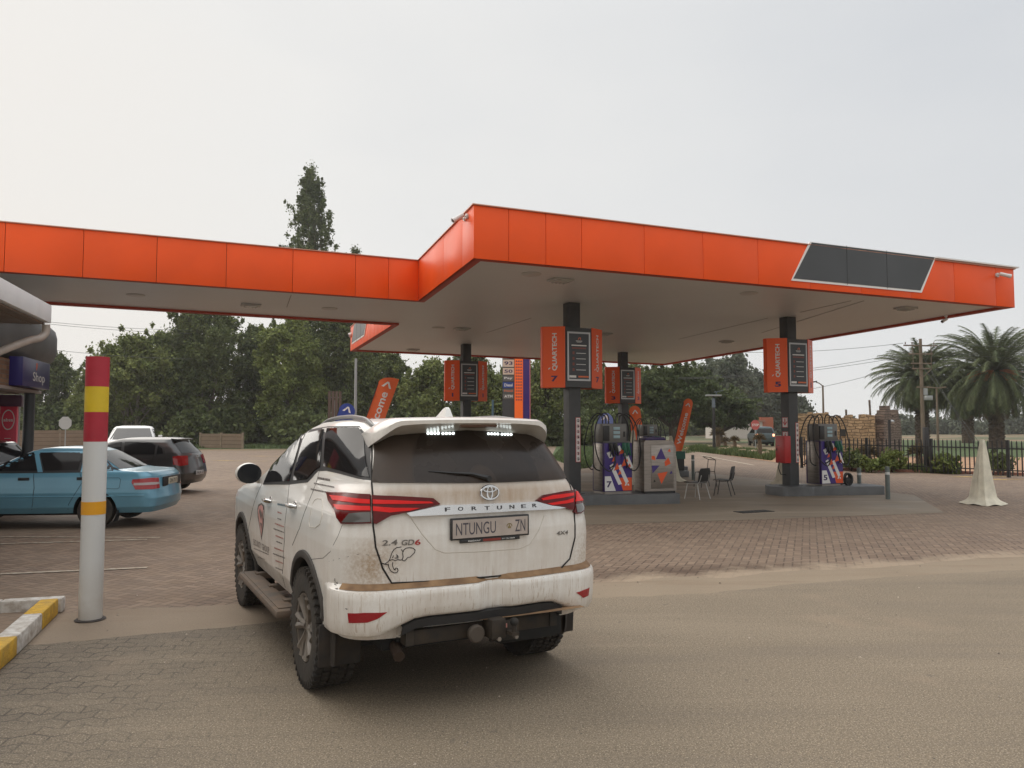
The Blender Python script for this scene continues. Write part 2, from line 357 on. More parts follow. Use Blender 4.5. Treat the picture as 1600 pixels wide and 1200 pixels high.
# concrete channel between the drive and the bricks, drifted with sand
cc = NG('sandy concrete strip', .9); raw = cc.tc.outputs['Object']
b1 = cc.noise(raw, .9, 5, .6); b2 = cc.noise(raw, 70, 3, .6); b3 = cc.noise(cc.mapping(raw, rot=(0, 0, R(-20)), scale=(.4, 3, 1)), 1.3, 4, .6)
east = cc.ramp(cc.xyz(raw)[0], -2.0, 1.5)
c = cc.mix(east, cc.mix(b1, (.19, .145, .10), (.29, .225, .165)), cc.mix(b1, (.225, .175, .12), (.30, .235, .165)))
c = cc.mix(cc.ramp(b3, .5, .7, 0, .5), c, (.2, .14, .09)); c = cc.mix(cc.ramp(b2, .5, .75, 0, .5), c, (.13, .1, .075))
cc.color(c); cc.bump(b2, .5, .006)
be = [G(-200, 967), G(0, 962), G(100, 956), G(370, 943), G(600, 926), G(925, 911), G(1000, 908), G(1060, 901), G(1130, 902), G(1200, 893), G(1330, 889), G(1450, 879), G(1602, 868), G(1900, 852)]
import random as _r
mb = MB(); lo = [V(p[0], p[1] - .10, -.002) for p in fe]; hi = [V(p[0], p[1], -.002) for p in rough_edge(be, .03, 7)]
mb.sheet(lo + hi[::-1]); tag(mb.build('concrete_strip', cc.m, smooth=0), kind='structure')

# low loose sand drift lying on the strip
sd = NG('loose sand', .97); raw = sd.tc.outputs['Object']; s1 = sd.noise(raw, 2.2, 5, .6); s2 = sd.noise(raw, 120, 2)
sd.color(sd.mix(sd.ramp(s2, .45, .7, 0, .5), sd.mix(s1, (.40, .29, .195), (.52, .385, .27)), (.2, .15, .1))); sd.bump(s2, .6, .006)
rng = random.Random(4)
MUDM = mat('damp dark mud', (.10, .065, .042), .9, var=.3, vscale=9)
def drift(A, B, wid, h, name, n=60, m=8):
    mb = MB(); A = V(A[0], A[1], 0); B = V(B[0], B[1], 0); t = (B - A).normalized(); nn = V(-t.y, t.x, 0); ph = rng.random() * 9
    for i in range(n + 1):
        u = i / n; c = A.lerp(B, u); ww = wid * (sin(pi * u) ** .4) * (.75 + .35 * sin(u * 9 + ph) * sin(u * 23 + ph * 2)); off = .18 * sin(u * 7 + ph) + .07 * sin(u * 31)
        for j in range(m + 1):
            v = j / m * 2 - 1; z = .0045 + h * max(0, (1 - v * v)) * (.6 + .4 * sin(u * 17 + ph)) * sin(pi * u) ** .5
            mb.v.append(c + nn * (v * ww + off) + V(0, 0, z if abs(v) < .99 else .001))
    for i in range(n):
        for j in range(m):
            a = i * (m + 1) + j; mb.f.append((a, a + 1, a + m + 2, a + m + 1)); mb.mi.append(0)
    return tag(mb.build(name, sd.m, smooth=60), kind='stuff', label='loose pale sand drifted along the edge of the brick paving', group='sand drifts', cat='sand')
# loose grit and pebbles scattered on the drive
GRM = mat('pebble', (.30, .25, .20), .9, island=.6); rg = random.Random(21); mb = MB(); mb.keepn = True
for k in range(900):
    x = rg.uniform(-4, 8); y = rg.uniform(2.2, 11); r_ = rg.choice((.003, .004, .005, .006, .009)) * rg.uniform(.7, 1.4); a = rg.random() * 6
    mb.add([V(x + r_ * cos(a + q * 1.57) * rg.uniform(.7, 1.3), y + r_ * sin(a + q * 1.57), .001) for q in range(4)] + [V(x, y, .001 + r_ * .9)], [(0, 1, 4), (1, 2, 4), (2, 3, 4), (3, 0, 4)])
tag(mb.build('gravel', GRM, smooth=0), 'small loose stones scattered over the drive', 'gravel', kind='stuff')

# concrete apron under the canopy
ap = NG('stained concrete apron', .8); raw = ap.tc.outputs['Object']
b1 = ap.noise(raw, .5, 5, .6); b2 = ap.noise(raw, 30, 4, .6); b3 = ap.noise(ap.mapping(raw, rot=(0, 0, R(-20)), scale=(.35, 1.6, 1)), .9, 5, .6)
c = ap.mix(b1, (.18, .142, .10), (.265, .212, .152)); c = ap.mix(ap.ramp(b3, .52, .72, 0, .65), c, (.36, .30, .23)); c = ap.mix(ap.ramp(b3, .45, .3, 0, .6), c, (.105, .08, .06))
c = ap.mix(ap.math('MULTIPLY', b2, .3), c, (.1, .08, .06)); ap.color(c); ap.rough(ap.ramp(b1, .3, .7, .6, .85))
sheet('concrete_apron', [G(780, 828), G(911, 820), G(1200, 811), G(1476, 801), (10.2, 19.6), (6.8, 30), (-8, 25.5), (-5.2, 16.5)], ap.m, 0.0)

# dark rectangular drain cover in the apron
mb = MB(); mb.box((0, 0, .004), (.80, .30, .008), mi=0)
for k in range(8): mb.box((-.34 + .097 * k, 0, .0095), (.04, .25, .003), mi=1)
p = G(1178, 799.5); tag(mb.build('drain_cover', [mat('dark iron', (.03, .03, .032), .6, .6), mat('iron rib', (.05, .048, .045), .6, .5)], loc=(p.x, p.y, .001), rz=SA), 'dark rectangular iron drain cover set in the concrete apron between the two front pump islands', 'drain cover')

# painted parking lines and arrows on the bricks
pw = mat('worn white road paint', (.52, .47, .38), .85, var=.3, vscale=14, vcol=(.27, .19, .13))
py = mat('worn yellow road paint', (.52, .36, .10), .85, var=.3, vscale=10, vcol=(.3, .2, .1))
def strip(a, b, wd, m, z=.004, name='painted_line'):
    a = V(a[0], a[1], 0); b = V(b[0], b[1], 0); t = (b - a).normalized(); n = V(-t.y, t.x, 0) * wd / 2; mb = MB()
    mb.sheet([V(*(q.xy), z) for q in (a - n, b - n, b + n, a + n)]); tag(mb.build(name, m, smooth=0), kind='structure')
strip(G(0, 839), G(250, 840), .07, pw); strip(G(0, 850), G(230, 843), .07, pw); strip(G(0, 897), G(230, 887), .09, pw)
for (a, b) in (((1095, 711), (1178, 727)), ((1385, 721.5), (1600, 727)), ((1512, 742), (1602, 741))): strip(G(*a), G(*b), .14, pw)
def arrow(c, L, rz, name='painted_arrow'):
    poly = [(-.07, -L / 2), (.07, -L / 2), (.07, L * .12), (.25, L * .12), (0, L / 2), (-.25, L * .12), (-.07, L * .12)]
    mb = MB(); mb.sheet([RZ(rz) @ V(x, y, 0) + V(c.x, c.y, .004) for x, y in poly]); tag(mb.build(name, py, smooth=0), kind='structure')
arrow(G(371, 720), 3.4, R(75)); arrow(G(422, 713), 3.0, R(75)); arrow(G(1530, 745), 2.2, R(95)); arrow(G(1580, 749), 2.2, R(95))

# verge of grass behind the bricks on the left
gr = NG('grass turf', .95); raw = gr.tc.outputs['Object']
gr.color(gr.mix(gr.noise(raw, 1.2, 5, .7), (.035, .06, .018), (.10, .14, .045))); gr.bump(gr.noise(raw, 30, 3), 1, .05)
sheet('lawn', [G(-40, 698), G(300, 702), G(455, 701), G(470, 699.5), G(600, 697), G(600, 690), G(-40, 690)], gr.m, .0)
sheet('lawn', [G(905, 733), G(860, 716), G(870, 697), G(1120, 695), G(1180, 700), G(1060, 699), G(1046, 712)], gr.m, .0)
sheet('lawn', [G(1140, 690), G(1400, 712), G(1600, 714), G(1600, 690), G(1300, 686)], gr.m, -.002)
def blades(name, polys, n, h, m, seed=1, label='short green grass', wd=.02, tilt=.5, cat='grass'):
    rg = random.Random(seed); mb = MB(); mb.keepn = True
    for (poly, cnt) in polys:
        for _ in range(cnt):
            a, b, c_ = poly; u, v = rg.random(), rg.random()
            if u + v > 1: u, v = 1 - u, 1 - v
            p = V(a[0], a[1], 0) * (1 - u - v) + V(b[0], b[1], 0) * u + V(c_[0], c_[1], 0) * v
            an = rg.random() * 6.28; d = V(cos(an), sin(an), 0) * wd; hh = h * (.5 + rg.random()); t = V(rg.uniform(-1, 1), rg.uniform(-1, 1), 0) * tilt * hh
            mb.add([p - d, p + d, p + t + V(0, 0, hh)], [(0, 1, 2)])
    return tag(mb.build(name, m, smooth=0), label, cat, kind='stuff')
gm = mat('grass blades', (.085, .12, .04), .8, island=.5)
P_ = [G(-20, 698), G(455, 701), G(455, 694), G(-20, 692)]
blades('grass', [((P_[0], P_[1], P_[2]), 9000), ((P_[0], P_[2], P_[3]), 7000)], 1, .22, gm, 3, 'tufted green grass along the verge in front of the trees', .05)
Q_ = [G(905, 733), G(862, 716), G(1046, 712), G(880, 697), G(1150, 699)]
blades('grass', [((Q_[0], Q_[1], Q_[2]), 6000), ((Q_[1], Q_[3], Q_[2]), 9000), ((Q_[3], Q_[4], Q_[2]), 6000)], 1, .1, gm, 5, 'green lawn beyond the back pump island', .03)
# ================================================================ canopy
ZS = 4.50; ZF = 5.39                       # fascia bottom / top
ORG = mat('orange fascia sheet', (.84, .088, .006), .40, var=.07, vscale=1.1, spec=.30, bump=.12, bscale=1.3, detail=6)
ORD = mat('orange sign sheet', (.84, .105, .012), .42, spec=.4)
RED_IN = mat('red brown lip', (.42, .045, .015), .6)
SG = NG('soffit sheet', .42); pv = SG.tc.outputs['Object']; so_x = SG.xyz(SG.mapping(pv, rot=(0, 0, -R(23))))
rib = SG.math('PINGPONG', so_x[1], .10); SG.color(SG.mix(SG.ramp(rib, .004, .0), SG.mix(SG.noise(pv, .5, 5, .65), (.58, .57, .56), (.67, .66, .65)), (.42, .41, .40))); SG.bump(SG.ramp(rib, .012, .0), .35, .006); SOF = SG.m
WHT = mat('white painted metal', (.75, .74, .72), .4)
CHA = mat('charcoal sheet', (.048, .052, .056), .45, var=.1, vscale=1)
COLG = mat('charcoal column paint', (.055, .058, .062), .5, var=.18, vscale=3)
def S(px, py): p = G(px, py, ZS); return V(p.x, p.y, 0)
C2 = S(653.5, 470); C0 = S(740.1, 403.5); C1 = S(1585.8, 480.6); C3 = S(1040, 571); C4 = S(547.5, 549); C5 = S(612, 508.5)
WL = S(0, 424); WL = C2 + (WL - C2) * 1.75; WB = S(82, 477); WB = C5 + (WB - C5) * 1.75
ring = [WL, C2, C0, C1, C3, C4, C5, WB]     # outer outline; (WL..WB is the end over the shop)
def inset(poly, d):
    n = len(poly); o = []
    for i in range(n):
        p0, p1, p2 = poly[i - 1], poly[i], poly[(i + 1) % n]
        a = (p1 - p0).normalized(); b = (p2 - p1).normalized(); na = V(-a.y, a.x, 0); nb = V(-b.y, b.x, 0)
        m = (na + nb); k = d / max(.2, (1 + na.dot(nb))); o.append(p1 + m * k)
    return o
inn = inset(ring, .17); n = len(ring)
can = empty('canopy', (C0.x, C0.y, 0), 0, 'long flat canopy with orange panelled fascia and grey soffit over the pump islands', 'canopy')
off = V(-C0.x, -C0.y, 0)
# soffit, roof sheet
mb = MB(); mb.sheet([p + off + V(0, 0, ZS + .055) for p in inn], 0); mb.build('soffit', SOF, can, smooth=0)
mb = MB(); mb.sheet([p + off + V(0, 0, ZF - .12) for p in inn]); mb.build('roof_sheet', WHT, can, smooth=0)
# lip (underside and inner face) and cap flashing
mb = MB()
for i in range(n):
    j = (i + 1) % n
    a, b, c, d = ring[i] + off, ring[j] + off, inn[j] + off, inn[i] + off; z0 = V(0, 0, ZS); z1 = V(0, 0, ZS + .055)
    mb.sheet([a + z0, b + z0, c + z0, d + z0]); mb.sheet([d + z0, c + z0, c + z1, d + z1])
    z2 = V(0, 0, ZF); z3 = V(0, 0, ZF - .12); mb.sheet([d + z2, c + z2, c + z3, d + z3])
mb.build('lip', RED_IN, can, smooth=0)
capo = inset(ring, -.03); mb = MB()
for i in range(n):
    j = (i + 1) % n; a, b, c, d = capo[i] + off, capo[j] + off, inn[j] + off, inn[i] + off
    for z in (ZF + .003, ZF + .020): mb.sheet([q + V(0, 0, z) for q in (a, b, c, d)])
    mb.sheet([a + V(0, 0, ZF + .003), b + V(0, 0, ZF + .003), b + V(0, 0, ZF + .020), a + V(0, 0, ZF + .020)])
mb.build('cap_flashing', mat('pale salmon flashing', (.55, .27, .18), .4), can, smooth=0)
# fascia panels, edges given by the joints seen in the photo along each run
def px_t(A, B, px, z=ZS):
    """parameter along A-B whose bottom edge shows at column px"""
    lo, hi = 0.0, 1.0
    def f(t):
        p = A.lerp(B, t); q = RC.transposed() @ (V(p.x, p.y, z) - EYE); return 800 + F * q.x / -q.z
    for _ in range(40):
        m = (lo + hi) / 2
        if (f(m) < px) == (f(0) < f(1)): lo = m
        else: hi = m
    return (lo + hi) / 2
runs = [(0, 1, [6, 129, 244, 353, 457, 555, 607]), (1, 2, [693, 722]), (2, 3, [795, 853, 909, 1007, 1099, 1185, 1267, 1346, 1424, 1492, 1557]), (3, 4, None), (4, 5, None), (5, 6, None), (6, 7, None), (7, 0, None)]
for (i, j, js) in runs:
    A, B = ring[i], ring[j]; L = (B - A).length; t = (B - A).normalized(); nn = V(t.y, -t.x, 0)
    if js: ts = [0] + [px_t(A, B, q) for q in js] + [1]
    else: k = max(1, round(L / 1.25)); ts = [q / k for q in range(k + 1)]
    if (i, j) == (0, 1): ts = [0, .12, .25, .34] + ts[1:]
    for q in range(len(ts) - 1):
        p0 = A + t * (ts[q] * L + (.004 if q else 0)); p1 = A + t * (ts[q + 1] * L - (.004 if q < len(ts) - 2 else 0)); mid_ = (p0 + p1) / 2; ll = (p1 - p0).length
        mb = MB(); rot = Matrix.Rotation(atan2(t.y, t.x), 3, 'Z')
        mb.box(mid_ + off - nn * .02 + V(0, 0, (ZS + ZF) / 2), (ll, .04, ZF - ZS), rot, bev=.004)
        mb.build('fascia_panel', ORG, can)
# backing behind the joints
mb = MB()
bk = inset(ring, .045)
for i in range(n):
    j = (i + 1) % n; mb.sheet([bk[i] + off + V(0, 0, ZS + .002), bk[j] + off + V(0, 0, ZS + .002), bk[j] + off + V(0, 0, ZF - .002), bk[i] + off + V(0, 0, ZF - .002)])
mb.build('fascia_backing', mat('dark joint', (.16, .02, .006), .8), can, smooth=0)
# dark slanted logo panel with a white edge, on the front run and on the left side of the far part
def slant(A, B, pts, nm='dark_panel', cam_px=True):
    t = (B - A).normalized(); nn = V(t.y, -t.x, 0)
    def uv(px, py):
        d = ray(px, py); k = (A - EYE).dot(nn) / d.dot(nn); q = EYE + d * k; return ((q - V(A.x, A.y, 0)).dot(t), q.z)
    P = [uv(*p) for p in pts] if cam_px else pts
    cx = sum(p[0] for p in P) / 4; cz = sum(p[1] for p in P) / 4
    def poly(k, o): 
        r = []
        for (a, z) in P:
            sgn = 1 if a > cx else -1; sz = 1 if z > cz else -1
            r.append(A + off + t * (a - sgn * k) + nn * o + V(0, 0, z - sz * k * (.9 if sz < 0 else .25)))
        return r
    for (k, o, m, name) in ((0, .022, WHT, 'panel_edge'), (.05, .03, CHA, nm)):
        f = poly(k, o); b = poly(k, .001); mb = MB(); mb.v = f + b; mb.f = [(0, 1, 2, 3), (7, 6, 5, 4)] + [(q, (q + 1) % 4, 4 + (q + 1) % 4, 4 + q) for q in range(4)]; mb.mi = [0] * 6
        par = mb.build(name, m, can, smooth=0)
    f = poly(.05, .0312); mb = MB()
    for tt in (.335, .655):
        a = f[0].lerp(f[1], tt); b = f[3].lerp(f[2], tt); mb.box((a + b) / 2 , (.008, .004, (a - b).length * .9), Matrix.Rotation(atan2(t.y, t.x), 3, 'Z'))
    mb.build('panel_joint', mat('dark joint line', (.02, .02, .022), .7), par and can, smooth=0)
slant(C0, C1, [(1264, 378), (1461, 402), (1439, 457.5), (1235.5, 438.5)])
Lb = (C4 - C5).length
slant(C4, C5, [(.95, ZF - .03), (3.9, ZF - .03), (3.2, ZS + .22), (.40, ZS + .22)], cam_px=False)
# white flashing at the right end of the top edge
t = (C1 - C0).normalized(); rotC = Matrix.Rotation(atan2(t.y, t.x), 3, 'Z'); p0 = C0.lerp(C1, px_t(C0, C1, 1461)); mb = MB()
mb.box((p0 + C1) / 2 + off + t * .05 + V(0, 0, ZF + .052) - V(t.y * -1, t.x, 0) * .0, ((C1 - p0).length + .1, .14, .03), rotC); mb.build('end_flashing', WHT, can)
# soffit sheet joints
jm = mat('soffit joint', (.30, .27, .25), .7); mb = MB()
for (a, b) in (((760, 520), (830, 497)), ((1190, 520), (1350, 470)), ((1060, 530), (1200, 497)), ((455, 461), (448, 480)), ((1250, 488), (1330, 470))):
    p = G(*a, ZS + .05); q = G(*b, ZS + .05); d = (q - p); mb.box((p + q) / 2 + off + V(0, 0, .0), (d.length, .014, .006), Matrix.Rotation(atan2(d.y, d.x), 3, 'Z'))
mb.build('soffit_joint', jm, can)
# canopy lights
LM = mat('dull lamp housing', (.42, .40, .37), .5); LG = mat('unlit lamp glass', (.45, .44, .41), .2)
def cam_light(px, py, s=1.0, flat=False, words=''):
    p = G(px, py, ZS + .05); r = empty('canopy_light', (p.x, p.y, ZS + .052), SA, words, 'lamp', 'lamps under the canopy')
    mb = MB(); mb.box((0, 0, -.018), (.44 * s, .34 * s, .034), bev=.012); mb.build('housing', LM, r)
    mb = MB(); mb.box((0, 0, -.044), (.30 * s, .24 * s, .02), bev=.006)
    for k in range(4): mb.box(((-.12 + .08 * k) * s, 0, -.058), (.012, .28 * s, .01))
    mb.build('glass', LG, r)
for a in ((876, 437, 1.0, 'square canopy lamp nearest the front corner of the main canopy'), (722, 513, 1.0, 'canopy lamp beside the top of the column behind the car roof'), (392, 476, 1.0, 'canopy lamp in the middle of the left wing soffit'), (1415, 481, 1.0, 'canopy lamp near the right tip of the canopy'),
          (945, 521, .9, 'canopy lamp right of the column marked 7, near its top'), (645, 546, 1.0, 'canopy lamp at the far left edge of the main soffit'), (1135, 533, .9, 'canopy lamp left of the column marked 5')):
    cam_light(a[0], a[1], a[2], words=a[3])
DS = mat('white plastic disc', (.5, .47, .44), .4)
for (px, py, wd) in ((685, 512, 'flat round disc in the soffit left of the lamp above the car roof'), (212, 461, 'flat disc in the left wing soffit near the shop'), (515, 482, 'flat disc at the right end of the left wing soffit'), (830, 428, 'small flat hatch in the soffit left of the nearest lamp'), (1170, 458, 'small flat disc in the soffit below the middle of the front fascia')):
    p = G(px, py, ZS + .05); mb = MB(); mb.lathe([(0, -.022), (.17, -.022), (.19, -.010), (.19, .002)], 20); tag(mb.build('soffit_disc', DS, loc=(p.x, p.y, ZS + .052)), wd, 'disc', 'discs under the canopy')
# cameras
CM = mat('white camera plastic', (.62, .60, .58), .35); CB = mat('black lens', (.01, .01, .012), .15)
def cctv(p, dirv, label, s=1.0, nrm=None):
    r = empty('security_camera', p, 0, label, 'camera', 'security cameras on the canopy')
    d = Vector(dirv).normalized(); q = d.to_track_quat('Z', 'Y').to_matrix(); nrm = Vector(nrm) if nrm else V(0, 0, -1)
    mb = MB(); mb.cyl(V(0, 0, 0), nrm * .04 * s, .055 * s, n=14); mb.tube([nrm * .04 * s, nrm * .10 * s, nrm * .12 * s + d * .05 * s], .018 * s, 8); mb.build('bracket', CM, r)
    c = nrm * .13 * s + d * .05 * s; mb = MB(); mb.lathe([(0, -.10), (.04, -.10), (.045, -.06), (.045, .10), (.052, .12), (.052, .16), (.040, .16)], 14, Matrix.Translation(c) @ (q * s).to_4x4()); mb.build('body', CM, r)
    mb = MB(); mb.lathe([(.041, .155), (.0, .15)], 12, Matrix.Translation(c) @ (q * s).to_4x4()); mb.build('lens', CB, r)
def onf(A, B, px, py, o=.0):
    t = (B - A).normalized(); nn = V(t.y, -t.x, 0); d = ray(px, py); k = (A - EYE).dot(nn) / d.dot(nn); return EYE + d * k + nn * o, nn
p, nn = onf(C2, C0, 731, 338); cctv(p, (-.8, -.25, -.55), 'white camera pair hanging on the fascia at the high front corner of the canopy', .85, nn)
p, nn = onf(C2, C0, 727, 342); cctv(p, (-.75, -.55, -.35), 'second white camera on the fascia, just left of the one at the high front corner', .75, nn)
p, nn = onf(C0, C1, 1557, 430); cctv(p, (.9, -.1, -.25), 'white camera on the orange fascia at the right tip of the canopy', .95, nn)
p = G(1478, 493, ZS); cctv(V(p.x, p.y, ZS), (-.7, -.3, -.35), 'dark small camera under the right edge of the canopy soffit', .75)
p, nn = onf(C5, C4, 549, 518); cctv(p, (-.8, -.3, -.45), 'white camera on the far fascia beside the slanted dark panel left of the pumps', 1.6, nn)

# ================================================================ columns with price signs
PURP = mat('deep purple film', (.035, .012, .13), .35); NAVY = mat('navy print', (.035, .012, .09), .5)
FR = mat('silver poster frame', (.42, .42, .42), .35, .6); POST = mat('charcoal poster', (.028, .032, .037), .3)
TXW = mat('white lettering', (.72, .72, .70), .5); TXO = mat('orange lettering', (.70, .16, .05), .5)
def column(px, py_top, num, label, slabel):
    p = G(px, py_top, ZS + .055); base = V(p.x, p.y, 0); c = empty('canopy_column', base, SA, label, 'column', 'columns carrying the canopy')
    mb = MB(); mb.box((0, 0, 2.35), (.29, .29, 4.41), bev=.006); mb.build('shaft', COLG, c)
    mb = MB(); mb.box((0, 0, .22), (.42, .42, .03), bev=.004); mb.build('base_plate', COLG, c)
    # sign: flattened octagon, poster faces front and back
    s = empty('price_sign', (base.x, base.y, 2.60), SA, slabel, 'sign', 'orange price signs on the columns')
    hw, a, wl = .335, R(33), .50; dx, dy = wl * cos(a), wl * sin(a); yf = -(dy + .055)
    P = [V(-hw, yf, 0), V(hw, yf, 0), V(hw + dx, yf + dy, 0), V(hw + dx, -yf - dy, 0), V(hw, -yf, 0), V(-hw, -yf, 0), V(-hw - dx, -yf - dy, 0), V(-hw - dx, yf + dy, 0)]
    HH = 1.37
    mb = MB(); mb.prism([(q.x * .992, q.y * .985) for q in P], HH - .03, z0=.015); mb.build('casing', CHA, s, smooth=0)
    for i in (1, 3, 5, 7, 2, 6):
        A, B = P[i], P[(i + 1) % 8]; t = (B - A).normalized(); nn = V(t.y, -t.x, 0); mb = MB(); L = (B - A).length
        rot = Matrix.Rotation(atan2(t.y, t.x), 3, 'Z'); mb.box((A + B) / 2 + nn * .004 + V(0, 0, HH / 2), (L - (.0 if i % 2 else .01), .012, HH), rot, mi=0)
        mb.build('orange_panel' if i % 2 else 'side_strip', [ORD if i % 2 else ORG], s, smooth=0)
        if i % 2:
            up = V(0, 0, 1); O = (A + B) / 2 + nn * .0105
            mb = MB()
            mb.text('QUARTECH', O + V(0, 0, .80) + t * .02, up, -t, width=.84, h=.125, bold=.028, depth=.001)
            mb.text("QUARTECH", O + V(0, 0, .80) + t * .02, up, -t, width=.84, h=.125, bold=.012, depth=.0012)
            # slanted mark
            mb.add([O + V(0, 0, .40) - t * .13 + nn * .001, O + V(0, 0, .425) - t * .085 + nn * .001, O + V(0, 0, .455) - t * .085 + nn * .001, O + V(0, 0, .425) - t * .13 + nn * .001], [(0, 1, 2, 3)])
            mb.build('lettering', TXW, s, smooth=0)
            mb = MB(); mb.text(num, O + V(0, 0, .20) + t * .01, t, up, h=.13, width=.15 if num != '1' else .05, bold=.035, depth=.001); mb.build('pump_number', NAVY, s, smooth=0)
    for sgn in (1, -1):
        o = V(0, sgn * -1 * 0, 0); rot = Matrix.Identity(3) if sgn == 1 else RZ(pi); y = yf
        mb = MB(); mb.box(rot @ V(0, y - .012, HH * .5 + .02), (.58, .024, 1.10), rot); mb.build('poster_frame', FR, s, smooth=0)
        mb = MB(); mb.box(rot @ V(0, y - .018, HH * .5 + .02), (.50, .02, 1.02), rot); po = mb.build('poster', POST, s, smooth=0)
        X = rot @ V(1, 0, 0); Z = V(0, 0, 1); O = rot @ V(0, y - .029, HH * .5 + .02); SL = len(s.children)
        mb = MB()
        mb.text('SUMMER 2024', O + Z * .25, X, Z, width=.38, h=.035, bold=.03, depth=0.0005, mi=0) if False else None
        mb.box(O + Z * .245, (.38, .002, .026), rot, mi=0); mb.box(O + Z * .185, (.36, .002, .034), rot, mi=2)
        for k in range(4):
            mb.box(O + Z * (.07 - k * .125) + X * .05, (.24, .002, .012), rot, mi=0); mb.box(O + Z * (.075 - k * .125) - X * .14, (.05, .002, .065), rot, mi=2)
        mb.box(O + Z * .345, (.16, .002, .012), rot, mi=0); mb.box(O + Z * .32, (.12, .002, .008), rot, mi=0)
        for q in (-1, 1): mb.add([O + X * (.0 + q * .03) + Z * .375, O + X * (.02 + q * .03) + Z * .375, O + X * (.03 + q * .012) + Z * .43, O + X * (.014 + q * .012) + Z * .43], [(0, 1, 2, 3)], mi=1)
        mb.box(O - Z * .455 - X * .16, (.17, .002, .05), rot, mi=0); mb.box(O - Z * .455 + X * .11, (.26, .002, .035), rot, mi=1)
        mb.build('poster_print', [TXW, TXO, mat('dim red print', (.20, .05, .035), .5)], po, smooth=0)
    return c, base
c7, b7 = column(893, 474, '7', 'front left canopy column standing behind the white four wheel drive, marked 7', 'orange sign marked 7 with QUARTECH lettering on the nearest column, largest of the four')
c5, b5 = column(1230.5, 496, '5', 'front right canopy column with the red fire box', 'orange sign marked 5 on the column with the red fire box')
c1, b1_ = column(728, 538, '1', 'back left canopy column seen above the car roof', 'orange sign marked 1 seen above the shark fin of the white car')
c3, b3_ = column(973, 550.5, '3', 'back right canopy column behind the stainless cabinet', 'orange sign marked 3 half hidden behind the sign marked 7')

# pictogram strips, fire box on the columns
WP = mat('white sticker', (.66, .63, .62), .5); RP = mat('red print', (.48, .03, .035), .45); BKP = mat('black print', (.02, .02, .02), .5)
def strip_sign(par, x, y, z0, z1, wd, nrm, n, mats_, name='pictogram_strip'):
    """nrm: 'f' front (-y) face"""
    mb = MB(); h = z1 - z0; mb.box((x, y, (z0 + z1) / 2), (wd, .006, h), mi=0); mb.box((x, y + .001, (z0 + z1) / 2), (wd + .02, .005, h + .02), mi=1)
    rg = random.Random(3)
    for k in range(n):
        cz = z0 + h * (k + .5) / n; r_ = wd * .36
        pts = [(r_ * cos(2 * pi * q / 14), r_ * sin(2 * pi * q / 14)) for q in range(14)]
        mb.add([V(x + a, y - .004, cz + b) for a, b in pts] + [V(x + a * .78, y - .004, cz + b * .78) for a, b in pts], [(q, (q + 1) % 14, 14 + (q + 1) % 14, 14 + q) for q in range(14)], mi=1 if k % 7 else 2)
        mb.box((x, y - .004, cz), (wd * rg.uniform(.12, .3), .002, h / n * rg.uniform(.3, .55)), mi=2); mb.box((x + wd * .05, y - .0045, cz - .01), (wd * rg.uniform(.25, .45), .002, h / n * .13), mi=2)
    return mb.build(name, mats_, par, smooth=0)
def hgt(px, py, base): return at(px, py, base.y).z
strip_sign(c7, .075, -.149, hgt(895, 721, b7), hgt(895, 653, b7), .10, 'f', 8, [WP, RP, BKP])
strip_sign(c5, .105, -.149, hgt(1242, 722, b5), hgt(1242, 661, b5), .085, 'f', 8, [WP, RP, BKP])
# fire sign plates + red cabinet on the left face of column 5 (own things)
p = at(1226, 667, b5.y - .1); fs = empty('fire_sign', (b5.x, b5.y, 0), SA - pi / 2, 'white plates with red arrow and red extinguisher above the red fire box', 'sign')
def fplate(z, kind):
    mb = MB(); y = -.150; x = .0; mb.box((x, y, z), (.19, .008, .26), mi=0)
    for (sx_, sz_) in ((0, 1), (0, -1)): mb.box((x, y - .005, z + sz_ * .124), (.19, .002, .012), mi=1)
    for s_ in (-1, 1): mb.box((x + s_ * .089, y - .005, z), (.012, .002, .25), mi=1)
    if kind: mb.box((x, y - .005, z + .035), (.035, .002, .13), mi=1); mb.add([V(x - .07, y - .0065, z), V(x, y - .0065, z - .09), V(x + .07, y - .0065, z), V(x + .07, y - .0065, z + .035), V(x, y - .0065, z - .045), V(x - .07, y - .0065, z + .035)], [(0, 1, 4, 5), (1, 2, 3, 4)], mi=1)
    else: mb.box((x, y - .005, z - .025), (.05, .002, .14), mi=1); mb.box((x, y - .005, z + .065), (.02, .002, .04), mi=1); mb.box((x + .02, y - .005, z + .075), (.05, .002, .015), mi=1)
    mb.build('plate', [WP, RP], fs, smooth=0)
fplate(hgt(1226, 660, b5), 1); fplate(hgt(1226, 681, b5) - .02, 0)
fb = empty('fire_box', (b5.x, b5.y, 0), SA - pi / 2, 'red fire hose box fixed to the column marked 5', 'box')
RB = mat('red enamel', (.42, .018, .02), .35, var=.1, vscale=6); z0, z1 = hgt(1226, 723, b5), hgt(1226, 681, b5)
mb = MB(); mb.box((.02, -.25, (z0 + z1) / 2), (.34, .20, z1 - z0), bev=.012); mb.build('cabinet', RB, fb)
mb = MB(); mb.box((.02, -.353, (z0 + z1) / 2), (.30, .006, z1 - z0 - .05), bev=.002); mb.build('door', RB, fb)
mb = MB(); mb.box((-.09, -.36, (z0 + z1) / 2), (.02, .012, .06)); mb.box((-.03, -.357, (z0 + z1) / 2 + .1), (.07, .002, .012)); mb.build('latch', BKP, fb)
mb = MB(); mb.tube([V(.0, -.2, .95), V(.0, -.33, .9), V(.0, -.40, .70), V(.0, -.32, .52), V(.0, -.16, .50)], .012, 6); mb.build('cable_loop', mat('black rubber', (.012, .012, .013), .55), fb)

